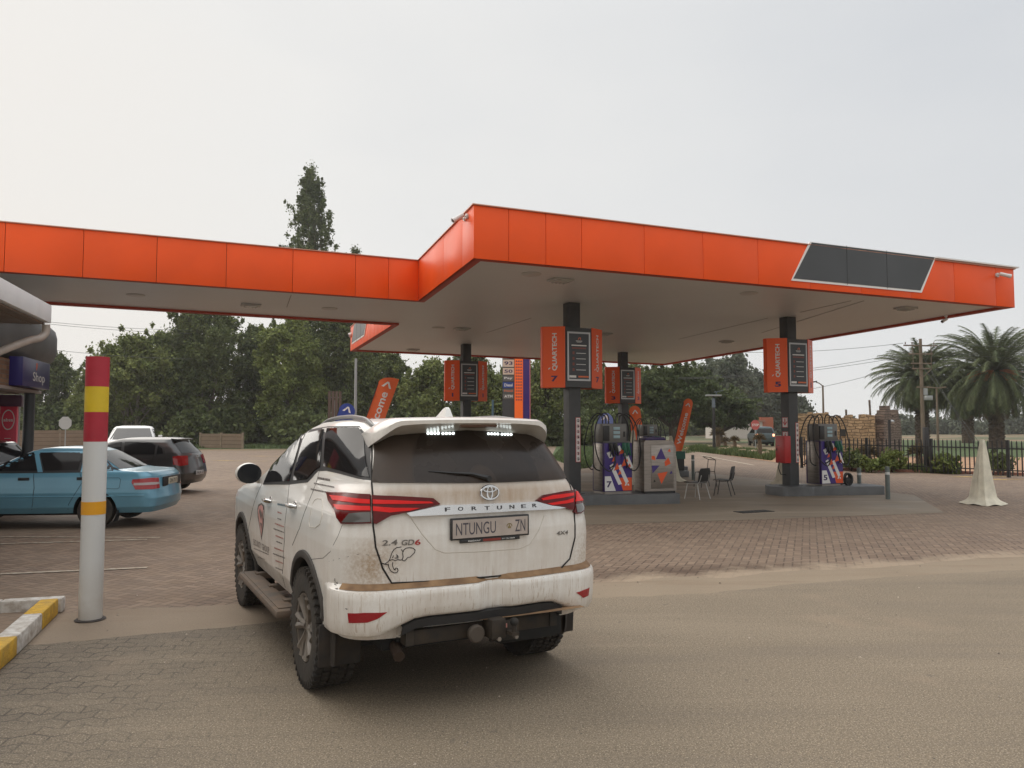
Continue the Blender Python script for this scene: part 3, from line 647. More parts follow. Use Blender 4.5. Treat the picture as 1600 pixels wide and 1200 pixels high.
# ================================================================ islands
ISL = mat('grey island paint', (.115, .12, .125), .6, var=.22, vscale=2.5, bump=.2, bscale=25)
def island(name, c, rz, L, wd, lobes, label):
    """rounded kerbed island with wider round lobes"""
    pts = []; N_ = 120
    def halfw(x):
        e = L / 2 - .12; w_ = wd / 2 if abs(x) < e else wd / 2 * sqrt(max(0, 1 - ((abs(x) - e) / .12) ** 2)) if abs(x) < L / 2 else 0
        for (lx, lr) in lobes:
            if abs(x - lx) < lr: w_ = max(w_, sqrt(lr * lr - (x - lx) ** 2) * .92)
        return w_
    x0 = min([-L / 2] + [l[0] - l[1] for l in lobes]); x1 = max([L / 2] + [l[0] + l[1] for l in lobes])
    xs = [x0 + (x1 - x0) * (.5 - .5 * cos(pi * i / N_)) for i in range(N_ + 1)]
    pts = [(x, -halfw(x)) for x in xs] + [(x, halfw(x)) for x in xs[::-1][1:-1]]
    pts = [p for i, p in enumerate(pts) if (Vector(p) - Vector(pts[i - 1])).length > 1e-4]
    mb = MB(); m = len(pts); prof = [(1.0, -.02), (1.0, .205), (.985, .22)]
    for (k, z) in prof: mb.v += [V(x * (1 if k == 1 else .997), y * (1 if k == 1 else .97), z) for x, y in pts]
    for j in range(2):
        for i in range(m): mb.f.append((j * m + i, j * m + (i + 1) % m, (j + 1) * m + (i + 1) % m, (j + 1) * m + i)); mb.mi.append(0)
    mb.f.append(tuple(range(2 * m, 3 * m))); mb.mi.append(0)
    return tag(mb.build(name, ISL, loc=(c.x, c.y, 0), rz=rz, smooth=40), label, 'pump island', 'grey pump islands')
IA = R(9)
def isl(base, label, L=2.9, s=1): 
    d = V(cos(IA), sin(IA), 0); c = base + d * (L / 2 - .55); c.z = 0
    return island('pump_island', c, IA, L, .95, [(-(L / 2 - .55), .62), (L / 2 - .5, .5)], label), d
i7, D7 = isl(b7, 'grey kerbed pump island behind the white car, carrying pump 7 and the stainless cabinet', 3.0)
i5, D5 = isl(b5, 'grey kerbed pump island on the right carrying pump 5', 2.95)
i1, _ = isl(b1_, 'grey pump island hidden behind the white car roof, under the sign marked 1', 3.4)
i3, _ = isl(b3_, 'grey pump island at the back, under the sign marked 3', 3.0)
# ================================================================ pumps and things on the islands
STL = mat('brushed stainless', (.30, .27, .245), .36, .85, var=.18, vscale=3, stretch=(1, 1, 8))
STD = mat('grey pump head', (.16, .155, .145), .42, .4, var=.12, vscale=4)
PUR = mat('purple film', (.04, .018, .17), .3)
PURD = mat('dark purple trim', (.03, .012, .085), .4)
PWH = mat('white film', (.68, .67, .66), .4); POR = mat('orange film', (.68, .085, .015), .4)
RUB = mat('black rubber', (.012, .012, .013), .55); GRN = mat('green nozzle', (.01, .10, .06), .45); LCD = mat('pale display', (.30, .42, .46), .15)
BLK = mat('black plastic', (.014, .014, .015), .45)
def pump(p, num, label, z=.22, rz=SA, full=True):
    r = empty('fuel_pump', (p.x, p.y, z), rz, label, 'fuel pump', 'fuel pumps on the islands'); yf = -.27
    mb = MB(); mb.box((0, 0, .03), (.70, .50, .06)); mb.build('plinth', STL, r)
    mb = MB(); mb.box((0, 0, .60), (.74, .52, 1.10), bev=.015); mb.build('cabinet', PURD, r)
    for sx_ in (-1, 1):
        mb = MB(); mb.box((sx_ * .372, 0, .60), (.012, .40, 1.06), bev=.004); mb.build('side_panel', STL, r)
    mb = MB(); mb.box((-.05, .0, 1.37), (.64, .40, .42), bev=.02); mb.box((0, 0, 1.165), (.70, .46, .02)); mb.build('head', STD, r)
    for sg in ((1, -1) if full else (1,)):
        rot = Matrix.Identity(3) if sg == 1 else RZ(pi)
        def q(x, z, o=0.0): return rot @ V(x, -.262 - o, z)
        mb = MB(); mb.box(rot @ V(0, -.262, .60), (.70, .008, 1.06), rot, mi=0)
        def par(pts, mi, o=.006): mb.add([q(a, b, o) for a, b in pts], [tuple(range(len(pts)))], mi)
        par([(-.35, .07), (-.07, .07), (-.20, .40), (-.35, .40)], 1, .0055)
        par([(.12, .07), (.35, .07), (.35, .36), (.02, .36)], 2, .0055)
        for (x0, z0, L_) in ((-.23, .64, .46), (-.02, .62, .40), (-.30, .92, .14), (.13, .90, .36), (-.05, 1.05, .12)):
            par([(x0, z0), (x0 + .09, z0 + .04), (x0 + .09 + L_ * .5, z0 + .04 - L_), (x0 + L_ * .5, z0 - L_ + .02)], 1, .0065)
        for (x0, z0, s_) in ((-.12, .52, .15), (.07, .60, .16), (-.17, .72, .10), (.02, .88, .14), (.18, .70, .08), (-.02, .42, .10), (.24, .58, .09)):
            par([(x0, z0), (x0 + s_, z0 + s_ * .3), (x0 + s_ * .6, z0 + s_ * 1.2)], 2, .0075)
        par([(.16, .18), (.20, .18), (.26, .30), (.22, .30)], 1, .007); par([(.24, .18), (.28, .18), (.27, .22), (.23, .22)], 1, .007)
        mb.build('front_film', [PUR, PWH, POR], r, smooth=0)
        mb = MB(); mb.text(num, q(-.24, .22, .007), rot @ V(1, 0, 0), V(0, 0, 1), h=.14, width=.13 if num != '1' else .05, bold=.03, depth=0); mb.build('pump_number', NAVY, r, smooth=0)
        for k in range(3):
            mb = MB(); mb.box(rot @ V(.00, -.205, 1.47 - k * .095), (.17, .014, .068), rot, bev=.004); mb.build('display', LCD, r)
        mb = MB(); mb.box(rot @ V(.20, -.203, 1.34), (.05, .01, .12), rot); mb.box(rot @ V(-.28, -.215, 1.36), (.16, .04, .34), rot, bev=.01); mb.build('keypad', BLK, r)
        for k, (x, m) in enumerate(((-.20, BLK), (-.08, BLK), (.14, GRN), (.24, GRN))):
            mb = MB(); a = rot @ V(x, -.30, 1.10)
            mb.tube([a + V(0, 0, .05), a, rot @ V(x + .02, -.33, .98), rot @ V(x + .06, -.31, .86)], [.028, .038, .03, .016], 8)
            mb.tube([rot @ V(x - .02, -.29, .84), rot @ V(x - .03, -.34, .92), rot @ V(x - .02, -.335, 1.02)], .012, 6)
            mb.box(rot @ V(x, -.285, 1.06), (.10, .05, .16), rot, bev=.012); mb.build('nozzle', m, r)
    # hoses looping high over both ends
    k = 0
    for sx_ in (-1, 1):
        for sy in (-.15, -.02, .13):
            k += 1; x0 = sx_ * .30; wob = .05 * sin(k * 2.3)
            top = V(x0 - sx_ * .03, sy, 1.80 + wob * .5); pts = [V(x0 - sx_ * .12, sy, 1.50)]
            pts += [V(x0 - sx_ * .12, sy, 1.72), top, V(x0 + sx_ * .11, sy * 1.1, 1.74), V(x0 + sx_ * .24, sy * 1.3, 1.50), V(x0 + sx_ * (.26 + wob), sy * 1.9, 1.05), V(x0 + sx_ * .20, sy * 2.3, .66 + wob), V(x0 + sx_ * .02, sy * 2.2 - (.09 if sy < 0 else -.09), .52), V(x0 - sx_ * .14, (-.36 if sy < 0 else .36), .66), V(x0 - sx_ * .17, (-.34 if sy < 0 else .34), .88)]
            sm = []
            for i in range(len(pts) - 1):
                p0, p1, p2, p3 = pts[max(0, i - 1)], pts[i], pts[i + 1], pts[min(len(pts) - 1, i + 2)]
                for t in (0, .25, .5, .75): sm.append(.5 * ((2 * p1) + (p2 - p0) * t + (2 * p0 - 5 * p1 + 4 * p2 - p3) * t * t + (3 * p1 - p0 - 3 * p2 + p3) * t ** 3))
            sm.append(pts[-1]); mb = MB(); mb.tube(sm, .0145, 6); mb.build('hose', RUB, r)
    return r
def onisl(px, base, d_, off=0.0, z=.22):
    """point on the island axis (through base, direction d_) that shows at column px"""
    lo, hi = -3.0, 4.0
    nrm = V(-d_.y, d_.x, 0)
    def f(t):
        p = base + d_ * t + nrm * off; return 800 + F * p.x / p.y
    for _ in range(40):
        m = (lo + hi) / 2
        if f(m) < px: lo = m
        else: hi = m
    p = base + d_ * lo + nrm * off; return p
pump(onisl(956, b7, D7), '7', 'purple and orange fuel pump marked 7 on the island behind the white car')
pump(onisl(1286, b5, D5), '5', 'purple and orange fuel pump marked 5 on the right island, right of the column')
p3 = onisl(1013, b3_, D7); pump(p3, '3', 'fuel pump on the back island, mostly hidden behind the stainless cabinet', full=False)
p1 = onisl(762, b1_, D7); pump(p1, '1', 'fuel pump on the back left island hidden behind the white car', full=False)

# stainless dispenser cabinet
p = onisl(1022, b7, D7); r = empty('service_cabinet', (p.x, p.y, .22), R(16), 'stainless rounded cabinet with purple and orange triangles beside pump 7', 'cabinet')
mb = MB(); hw, hh = .40, 1.15; prof = [(-hw, 0), (hw, 0)] + [(hw - .20 + .20 * cos(a), hh - .22 + .22 * sin(a)) for a in [pi / 2 * k / 8 for k in range(9)]] + [(-hw + .06 - .06 * cos(pi / 2 * k / 4 - 0), hh - .06 + .06 * sin(pi / 2 * k / 4)) for k in range(4, -1, -1)]
mtx = Matrix.Rotation(pi / 2, 4, 'X'); mb.prism(prof, .56, Matrix.Translation((0, .28, .05)) @ mtx); mb.build('shell', STL, r)
mb = MB(); mb.box((0, 0, .026), (.76, .52, .05)); mb.build('plinth', BLK, r)
mb = MB(); mb.box((.05, -.284, .60), (.56, .010, .98), bev=.004); mb.build('door', STL, r)
mb = MB()
for (pts, mi) in (([(-.14, .72), (.12, .72), (.0, .98)], 0), ([(-.22, .40), (-.04, .58), (-.24, .58)], 0), ([(-.10, .40), (.16, .44), (.0, .16)], 1), ([(-.24, .72), (-.14, .70), (-.16, .80), (-.24, .80)], 1), ([(.10, .56), (.24, .62), (.18, .76), (.08, .66)], 1), ([(.20, .38), (.28, .40), (.25, .46)], 0), ([(.16, .90), (.24, .88), (.22, .96)], 1), ([(-.20, .20), (-.14, .22), (-.18, .27)], 2)):
    mb.add([V(a + .02, -.2905, b + .05) for a, b in pts], [tuple(range(len(pts)))], mi)
mb.build('triangle_print', [PUR, POR, BLK], r, smooth=0)
mb = MB(); mb.box((-.06, 0, hh + .075), (.50, .36, .05), bev=.01); mb.box((-.02, 0, hh + .11), (.40, .30, .02)); mb.build('lid', PURD, r)

# black hose bundle lying by pump 5
p = onisl(1322, b5, D5, -.15); mb = MB()
for k in range(5):
    a0 = k * .7; mb.tube([V(.10 * cos(a0 + 6.28 * q / 12) * (1 - .08 * k), -.05 + .03 * k, .16 + .15 * sin(a0 + 6.28 * q / 12)) for q in range(13)], .022, 6)
mb.tube([V(-.05, 0, .05), V(-.2, -.05, .04), V(-.35, -.02, .06)], .02, 6); mb.box((.02, .02, .12), (.16, .1, .18), bev=.03)
tag(mb.build('hose_coil', RUB, loc=(p.x, p.y, .22)), 'black coiled hose reel lying on the island right of pump 5', 'hose')

# bollards
BOL = mat('bollard grey green paint', (.10, .12, .115), .5, var=.15, vscale=8); BBL = mat('white bollard band', (.55, .56, .55), .5)
for (px, py, top, lab) in ((1343, 768, 731, 'short post standing behind the right end of the island of pump 5'), (1387.5, 780, 729, 'short post standing in front of the right end of the island of pump 5'), (1083, 750, 711, 'short dark post beside the green bin beyond the chairs'), (1061, 738, 709, 'short dark post rising behind the green bin')):
    p = G(px, py); h = at(px, top, p.y).z; r = empty('bollard', (p.x, p.y, 0), 0, lab, 'bollard', 'short posts round the pumps')
    mb = MB(); mb.lathe([(0, 0), (.052, 0), (.052, h - .02), (.045, h), (0, h)], 16); mb.build('post', BOL, r)
    mb = MB(); mb.lathe([(.0525, h - .19), (.054, h - .19), (.054, h - .13), (.0525, h - .13)], 16); mb.build('band', BBL, r)

# covered parasols / cream pyramid covers
CRM = mat('cream canvas', (.62, .58, .47), .85, var=.18, vscale=5, bump=.3, bscale=30)
def cover(px, py, top, half, lab, lean=0):
    p = G(px, py); h = at(px, top, p.y).z; mb = MB(); nk = 40; lv = [(0, 1.0, .008), (.03, .93, .014), (.07, .68, .012), (.12, .56, .012), (.30, .46, .012), (.55, .33, .010), (.8, .20, .006), (.97, .105, .004), (1.0, .07, 0)]
    for (t, k, fold) in lv:
        for i in range(nk):
            a = 2 * pi * i / nk + .5; sq = 1 / max(abs(cos(a)), abs(sin(a))); rr = half * k * (sq * .8 + .25) / 1.05 + fold * sin(a * 13 + t * 6) * .7 + fold * 1.0 * abs(sin(a * 5 + t * 2))
            mb.v.append(V(rr * cos(a) + lean * t * h, rr * sin(a), t * h + (.015 * sin(a * 6) + .015 if t == 0 else 0)))
    for j in range(len(lv) - 1):
        for i in range(nk): mb.f.append((j * nk + i, j * nk + (i + 1) % nk, (j + 1) * nk + (i + 1) % nk, (j + 1) * nk + i)); mb.mi.append(0)
    mb.f.append(tuple(range((len(lv) - 1) * nk, len(lv) * nk))); mb.mi.append(0)
    tag(mb.build('cone_cover', CRM, loc=(p.x, p.y, .001), rz=R(20)), lab, 'cover', 'tall cream pyramid covers')
cover(1536, 788, 687, .37, 'tall cream fabric pyramid standing alone at the right of the forecourt', .03)
cover(1050, 752, 681, .36, 'tall cream pyramid behind the stainless cabinet, beside the green bin', -.02)
cover(1226, 757, 690, .36, 'tall cream pyramid mostly hidden behind the column marked 5')
cover(990, 757, 672, .34, 'tall cream pyramid mostly hidden between pump 7 and the stainless cabinet')

# green bin
p = G(1059, 745); r = empty('litter_bin', (p.x, p.y, 0), .2, 'green topped litter bin beyond the chairs', 'bin'); mb = MB(); mb.prism([(-.17, -.17), (.17, -.17), (.17, .17), (-.17, .17)], .5, z0=.22); mb.build('body', BLK, r)
mb = MB(); mb.prism([(-.2, -.2), (.2, -.2), (.2, .2), (-.2, .2)], .26, z0=.62); mb.build('rim', mat('green bin plastic', (.012, .10, .07), .45), r)
mb = MB(); mb.box((.08, 0, .11), (.5, .4, .2), bev=.01); mb.build('base', ISL, r)

# chairs
CHB = mat('black chair plastic', (.02, .021, .022), .45); CHG = mat('grey chair plastic', (.055, .056, .056), .55); LEGW = mat('pale chair leg', (.45, .44, .42), .35, .3); LEGD = mat('dark chair leg', (.05, .045, .042), .4, .6)
def chair(p, rz, ms, ml, label, wdt=.50):
    r = empty('chair', (p.x, p.y, 0), rz, label, 'chair', 'chairs on the concrete apron'); r.scale = (.92, .92, .90)
    mb = MB(); nx, ny = 10, 14
    prof = [(.24, .425), (.20, .442), (.10, .438), (0, .43), (-.10, .428), (-.18, .432)]
    back = [(-.215, .46), (-.235, .52), (-.25, .60), (-.262, .68), (-.275, .76), (-.285, .82)]
    def surf(pf, thick, nm, wf):
        m = MB(); L_ = len(pf)
        for s_ in (0, 1):
            for i, (y, z) in enumerate(pf):
                for j in range(nx + 1):
                    t = j / nx * 2 - 1; wx = wf(i / (L_ - 1)); dz = .025 * t * t
                    m.v.append(V(t * wx, y + (dz if nm == 'backrest' else 0) - (thick * s_ if nm == 'backrest' else 0), z + (dz * .6 if nm == 'seat' else 0) - (thick * s_ if nm == 'seat' else 0)))
        st = nx + 1
        for s_ in (0, 1):
            o = s_ * L_ * st
            for i in range(L_ - 1):
                for j in range(nx): q = (o + i * st + j, o + i * st + j + 1, o + (i + 1) * st + j + 1, o + (i + 1) * st + j); m.f.append(q if s_ else q[::-1]); m.mi.append(0)
        per = [j for j in range(st)] + [i * st + nx for i in range(1, L_)] + [(L_ - 1) * st + j for j in range(nx - 1, -1, -1)] + [i * st for i in range(L_ - 2, 0, -1)]
        for a, b in zip(per, per[1:] + per[:1]): m.f.append((a, b, b + L_ * st, a + L_ * st)); m.mi.append(0)
        m.build(nm, ms, r)
    surf(prof, .012, 'seat', lambda t: wdt / 2 * (.96 - .04 * t)); surf(back, .012, 'backrest', lambda t: wdt / 2 * (.90 + .12 * sin(t * pi) - .12 * t ** 6))
    for sx_ in (-1, 1):
        mb = MB(); mb.tube([V(sx_ * .19, .15, .425), V(sx_ * .235, .22, .0)], .012, 8); mb.build('leg', ml, r)
        mb = MB(); mb.tube([V(sx_ * .19, -.14, .425), V(sx_ * .235, -.25, .0)], .012, 8); mb.build('leg', ml, r)
        mb = MB(); mb.tube([V(sx_ * .20, .17, .41), V(sx_ * .21, -.02, .405), V(sx_ * .20, -.19, .42), V(sx_ * .19, -.23, .50), V(sx_ * .17, -.262, .64)], .011, 8); mb.build('side_rail', ml, r)
chair(G(1089, 779), R(42), CHB, LEGW, 'black plastic chair with pale legs, its back turned to the camera')
chair(G(1131, 774), R(62), CHG, LEGD, 'dark grey shell chair with thin dark legs, right of the black chair')
p = G(1108, 762); mb = MB()
for s_ in (0, .42): mb.tube([V(-.25, s_, 0), V(-.2, s_, .42), V(.18, s_, .46), V(.22, s_, .78), V(.05, s_, .86)], .011, 6)
mb.tube([V(.05, 0, .86), V(.05, .42, .86)], .011, 6); mb.tube([V(.22, 0, .78), V(.22, .42, .78)], .011, 6); mb.tube([V(.18, 0, .46), V(.25, 0, 0)], .011, 6); mb.tube([V(.18, .42, .46), V(.25, .42, 0)], .011, 6); mb.tube([V(-.19, .0, .42), V(-.19, .42, .42)], .011, 6)
tag(mb.build('chair', [LEGD], loc=(p.x, p.y, 0), rz=R(15)), 'thin metal framed chair standing behind the black chair', 'chair')

# feather flags
FLO = mat('orange flag cloth', (.85, .16, .045), .7, var=.06, vscale=5); FLB = mat('blue flag cloth', (.02, .05, .28), .7); FLL = mat('pale blue flag cloth', (.16, .22, .48), .7)
TW2 = mat('white flag print', (.78, .76, .74), .6)
def flag(px, Y, ptop, pbot, wd, m, lab, txt=None, logo=True, pole=True, rnd=.5, tpos=.42, tw=.5, cls=None, lg=.86):
    """leaning feather flag between two photo points at depth Y"""
    T_ = at(*ptop, Y); B_ = at(*pbot, Y); ax = (T_ - B_); L_ = ax.length; ax.normalize(); sd_ = V(ax.z, 0, -ax.x).normalized(); nrm = ax.cross(sd_)
    base = V(B_.x - ax.x * .3, Y, 0); r = empty('feather_flag', base, 0, lab, 'flag', 'feather flags round the forecourt')
    def P(u, v, o=0): # u along 0..1, v -1..1 ; gentle billow
        return B_ + ax * (u * L_) + sd_ * (v * wd / 2) + nrm * (o + .03 * sin(u * 6 + v * 2)) - base
    nu, nv = 40, 8; mb = MB()
    def wv(u):
        if u > 1 - rnd * wd / L_:
            k = (u - (1 - rnd * wd / L_)) / (rnd * wd / L_); return sqrt(max(0.0, 1 - k * k))
        if u < .06: return .8 + .2 * u / .06
        return 1.0
    for s_ in (0, 1):
        for i in range(nu + 1):
            u = i / nu; u = 1 - (1 - u) ** 1.6
            for j in range(nv + 1):
                v = j / nv * 2 - 1; k = wv(u); mb.v.append(P(u, 1 - (1 - v) * k if cls else v * k, .004 * s_))
    st = nv + 1
    for s_ in (0, 1):
        for i in range(nu):
            for j in range(nv): a = s_ * (nu + 1) * st + i * st + j; mb.f.append((a, a + 1, a + st + 1, a + st)); mb.mi.append(0)
    mb.build('cloth', m, r, smooth=60)
    if txt:
        mb = MB(); vs_, fs, w_, h_ = text_geo(txt, .02); kx = tw * L_ / w_; ky = wd * .42 / h_
        mb.add([P(tpos + v.x * kx / L_, -v.y * ky * 2 / wd, .014 if False else -.012) for v in vs_], fs); mb.add([P(tpos + v.x * kx / L_, -v.y * ky * 2 / wd, .016) for v in vs_], fs); mb.build('lettering', TW2, r, smooth=0)
    if logo:
        mb = MB()
        for o in (-.012, .016): 
            for (a, b) in ((0, 0), (.0, 0)): pass
            u0 = lg; k = wd / L_ * .75
            mb.add([P(u0 + du * k, dv, o) for du, dv in ((-.12, -.55), (-.12, -.28), (.32, .12), (.32, -.08))], [(0, 1, 2, 3)]); mb.add([P(u0 + du * k, dv, o) for du, dv in ((.32, -.08), (.32, .12), (-.12, .55), (-.12, .30))], [(0, 1, 2, 3)])
        mb.build('logo', TW2, r, smooth=0)
    if pole: 
        mb = MB(); mb.tube([V(0, 0, 0), P(0, -1) , P(.5, -1), P(max(.5, 1 - rnd * wd / L_), -1)], .015, 6); mb.build('pole', LEGD, r)
flag(0, 27, (1077, 623), (1058, 705), .34, FLO, 'narrow orange flag reading Welcome, leaning right beyond the chairs', 'Welcome', tw=.60, tpos=.43, lg=.87)
flag(0, 24, (610, 588), (568, 705), .58, FLO, 'wide orange flag showing the end of Welcome above the left of the car roof', 'Welcome', tw=.64, tpos=.47, rnd=.55, cls=True, lg=.87)
flag(0, 33, (991, 634), (999, 712), .50, FLO, 'orange flag half hidden behind the sign marked 3', None, logo=True)
flag(0, 36, (947, 645), (940, 715), .75, FLL, 'pale blue flag behind the hoses of pump 7', None)
flag(0, 34, (546, 631), (520, 705), .72, FLB, 'deep blue rounded flag just above the car roof rail', None)
# ================================================================ trees and background
import numpy as np
BARK = mat('bark', (.075, .058, .042), .9, var=.3, vscale=5, bump=.6, bscale=12)
BARKL = mat('pale bark', (.20, .175, .14), .9, var=.3, vscale=4, bump=.6, bscale=12)
def leafmat(name, a, b, isl=.35):
    m = NG(name, .75); g = N(m.t, 'ShaderNodeNewGeometry'); big = m.noise(m.tc.outputs['Object'], .45, 3)
    c = m.mix(m.ramp(big, .35, .65), a, b); hs = N(m.t, 'ShaderNodeHueSaturation'); m.t.links.new(c, hs.inputs['Color'])
    m.t.links.new(m.ramp(g.outputs['Random Per Island'], 0.0, 1.0, 1 - isl, 1 + isl), hs.inputs['Value']); m.color(hs.outputs[0])
    m.b.inputs['Specular IOR Level'].default_value = .25
    tr = N(m.t, 'ShaderNodeBsdfTranslucent'); m.t.links.new(hs.outputs[0], tr.inputs['Color']); ms = N(m.t, 'ShaderNodeMixShader'); ms.inputs[0].default_value = .22
    o = [x for x in m.t.nodes if x.type == 'OUTPUT_MATERIAL'][0]; m.t.links.new(m.b.outputs[0], ms.inputs[1]); m.t.links.new(tr.outputs[0], ms.inputs[2]); m.t.links.new(ms.outputs[0], o.inputs[0])
    return m.m
LF1 = leafmat('willow leaves', (.115, .145, .045), (.20, .225, .075))
LF2 = leafmat('dark leaves', (.082, .106, .038), (.145, .17, .062))
LF3 = leafmat('poplar leaves', (.085, .11, .048), (.15, .18, .075))
LF4 = leafmat('acacia leaves', (.058, .082, .030), (.105, .13, .05))
LF5 = leafmat('grey green leaves', (.075, .09, .06), (.12, .135, .09))
LF6 = leafmat('young green leaves', (.13, .165, .045), (.21, .245, .075))
def leaves_mesh(name, C, Rd, cnt, size, rs, droop=0.0, elong=1.6):
    """C: clump centres (n,3), Rd: radii (n,3), cnt per clump"""
    C = np.asarray(C, float); Rd = np.asarray(Rd, float); n = len(C) * cnt
    c = np.repeat(C, cnt, 0); rr = np.repeat(Rd, cnt, 0)
    d = rs.normal(size=(n, 3)); d /= np.linalg.norm(d, axis=1)[:, None]; rad = np.minimum(np.abs(rs.normal(size=n)) * .52 + .08, 1.5)
    P = c + d * rr * rad[:, None]
    a = rs.normal(size=(n, 3)); a[:, 2] -= droop; a /= np.linalg.norm(a, axis=1)[:, None]
    b = rs.normal(size=(n, 3)); b -= (b * a).sum(1)[:, None] * a; b /= np.linalg.norm(b, axis=1)[:, None]
    s = size * (.6 + .8 * rs.random(n))[:, None]; a *= s * elong * .5; b *= s * .5
    vs_ = np.stack([P - a, P + b * .9 - a * .1, P + a, P - b * .9 + a * .1], 1).reshape(-1, 3)
    me = bpy.data.meshes.new(name); me.vertices.add(n * 4); me.vertices.foreach_set('co', vs_.ravel()); me.loops.add(n * 4); me.loops.foreach_set('vertex_index', np.arange(n * 4, dtype=np.int32))
    me.polygons.add(n); me.polygons.foreach_set('loop_start', np.arange(0, n * 4, 4, dtype=np.int32)); me.polygons.foreach_set('loop_total', np.full(n, 4, dtype=np.int32)); me.update(calc_edges=True); return me
def mk_tree(name, lab, cat, base, H_, env, nclump, cnt, size, lm, seed, bark=BARK, tr=.22, z0=.15, clr=(.45, 1.05), group=None, stems=1, droop=0.3, hollow=.35, flat=1.0, lobes=11):
    """env(t) -> (radius) at relative height t (0..1 between z0*H and H)"""
    rs = np.random.RandomState(seed); rg = random.Random(seed); r = empty(name, base, rg.random() * 6.28, lab, cat, group)
    C = []; Rd = []
    zb = z0 * H_; mxe = max(env(q / 20) for q in range(21))
    # a handful of leaning boughs, each with its own cloud of clumps
    nl = lobes; LB = []
    for i in range(nl):
        t = .10 + .86 * ((i + rg.random()) / nl); Rt = env(min(.97, t)); an = i * 2.4 + rg.uniform(-.5, .5); rr = Rt * rg.uniform(.30, .72)
        LB.append((V(rr * cos(an), rr * sin(an), zb + t * (H_ - zb)), max(.10 * mxe, Rt * rg.uniform(.42, .62)), t))
    tries = 0
    while len(C) < nclump and tries < nclump * 60:
        tries += 1
        if rg.random() < .72:
            c, lr, t = LB[rg.randrange(nl)]; d = V(rg.gauss(0, 1), rg.gauss(0, 1), rg.gauss(0, 1)).normalized() * (lr * rg.random() ** .45); q = c + V(d.x, d.y, d.z * 1.15 * flat)
        else:
            t = rg.random(); R_ = env(t)
            if rg.random() > (R_ / mxe) ** 1.2 + .1: continue
            an = rg.random() * 6.283; k = hollow + (1 - hollow) * rg.random() ** .6; R2 = R_ * (.72 + .3 * sin(an * 3 + seed) * sin(t * 7 + seed)); q = V(R2 * k * cos(an), R2 * k * sin(an), zb + t * (H_ - zb))
        tq = (q.z - zb) / (H_ - zb)
        if tq > 1.02 or q.z < .2: continue
        lim = env(min(1, max(0, tq))) * 1.12 + .25 * clr[0]
        if sqrt(q.x ** 2 + q.y ** 2) > lim: continue
        cr_ = rg.uniform(*clr) * rg.choice((.6, .8, 1, 1, 1.15)); C.append(tuple(q)); Rd.append((cr_, cr_, cr_ * .8 * flat))
    n_tw = nclump // 6                       # thin sprays sticking out of the outline
    for i in range(n_tw):
        q = Vector(C[rg.randrange(len(C))]); o_ = V(q.x, q.y, 0); o_ = (o_.normalized() if o_.length > .1 else V(0, 0, 0)) * rg.uniform(.3, .9) * clr[1] + V(0, 0, rg.uniform(0, 1.0) * clr[1]); C.append(tuple(q + o_)); k = clr[0] * rg.uniform(.35, .6); Rd.append((k, k, k * 1.5))
    me = leaves_mesh('crown', C, Rd, cnt, size, rs, droop); me.materials.append(lm)
    o = bpy.data.objects.new('crown', me); COL.objects.link(o); o.parent = r
    mb = MB(); rgc = random.Random(seed + 5)
    for s_ in range(stems):
        an = 6.28 * s_ / stems + .4; lean = (0 if stems == 1 else .10 * H_)
        tp = V(cos(an) * lean, sin(an) * lean, H_ * .9); p0 = V(cos(an) * (0 if stems == 1 else tr * 1.5), sin(an) * (0 if stems == 1 else tr * 1.5), -.1)
        pts = [p0.lerp(tp, k / 8) + V(sin(k * 1.7 + s_) * .012 * H_, cos(k * 1.3 + s_) * .012 * H_, 0) * (1 if k else 0) for k in range(9)]
        mb.tube(pts, [tr * (1 - k / 8.6) for k in range(9)], 8)
    for i in range(min(46, nclump)):
        c = Vector(C[rgc.randrange(len(C))]); zt = max(zb * .55, c.z - (.25 * H_ + Vector((c.x, c.y)).length * .5)); k = min(1, zt / (H_ * .9))
        st = V(0, 0, zt) if stems == 1 else V(cos(6.28 * (i % stems) / stems + .4), sin(6.28 * (i % stems) / stems + .4), 0) * (.10 * H_ * k) + V(0, 0, zt)
        md = st.lerp(c, .5) + V(0, 0, -.03 * H_ + .3); w_ = tr * (1 - k) * .45 + .015; mb.tube([st, md, c], [w_, w_ * .6, .01], 5, caps=False)
    mb.build('trunk', bark, r); return r
def tpos(px, d): p = at(px, 666, d); return V(p.x, d, 0)
def th(py, d): return H + (666 - py) * d / F
T = []
dome = lambda R_, k=.5: (lambda t: R_ * sqrt(max(0, 1 - ((t - k) / max(k, 1 - k)) ** 2)) if 0 <= t <= 1 else 0)
def ragged(R_, lo=.72): return lambda t: R_ * (lo + (1 - lo) * sin(pi * min(1, t + .1))) * (1 if t < .72 else max(0.05, (1 - t) / .28) ** .5)
GT = 'trees along the far edge of the site'
def tr_(px, d, ytop, halfpx, n, cnt, lm, seed, lab, env=ragged, **k):
    d = d + (9 if d < 100 else 0); h = th(ytop, d); Rr = halfpx * d / F
    return mk_tree(k.pop('name', 'tree'), lab, 'tree', tpos(px, d), h, env(Rr), int(n * 2.0), int(cnt * .95), k.pop('size', .165), lm, seed, group=k.pop('group', GT), **k)
tr_(78, 66, 556, 62, 120, 130, LF2, 1, 'dark leafy tree right behind the shop column and stop sign', z0=.08)
tr_(25, 74, 575, 60, 90, 120, LF1, 2, 'pale green tree seen between the shop columns', z0=.08)
tr_(205, 57, 529, 62, 190, 130, LF1, 3, 'loose green tree just right of the striped pole', z0=.22, stems=3, hollow=.2, bark=BARKL)
tr_(150, 62, 578, 50, 100, 120, LF1, 4, 'low green tree behind the striped pole', z0=.06)
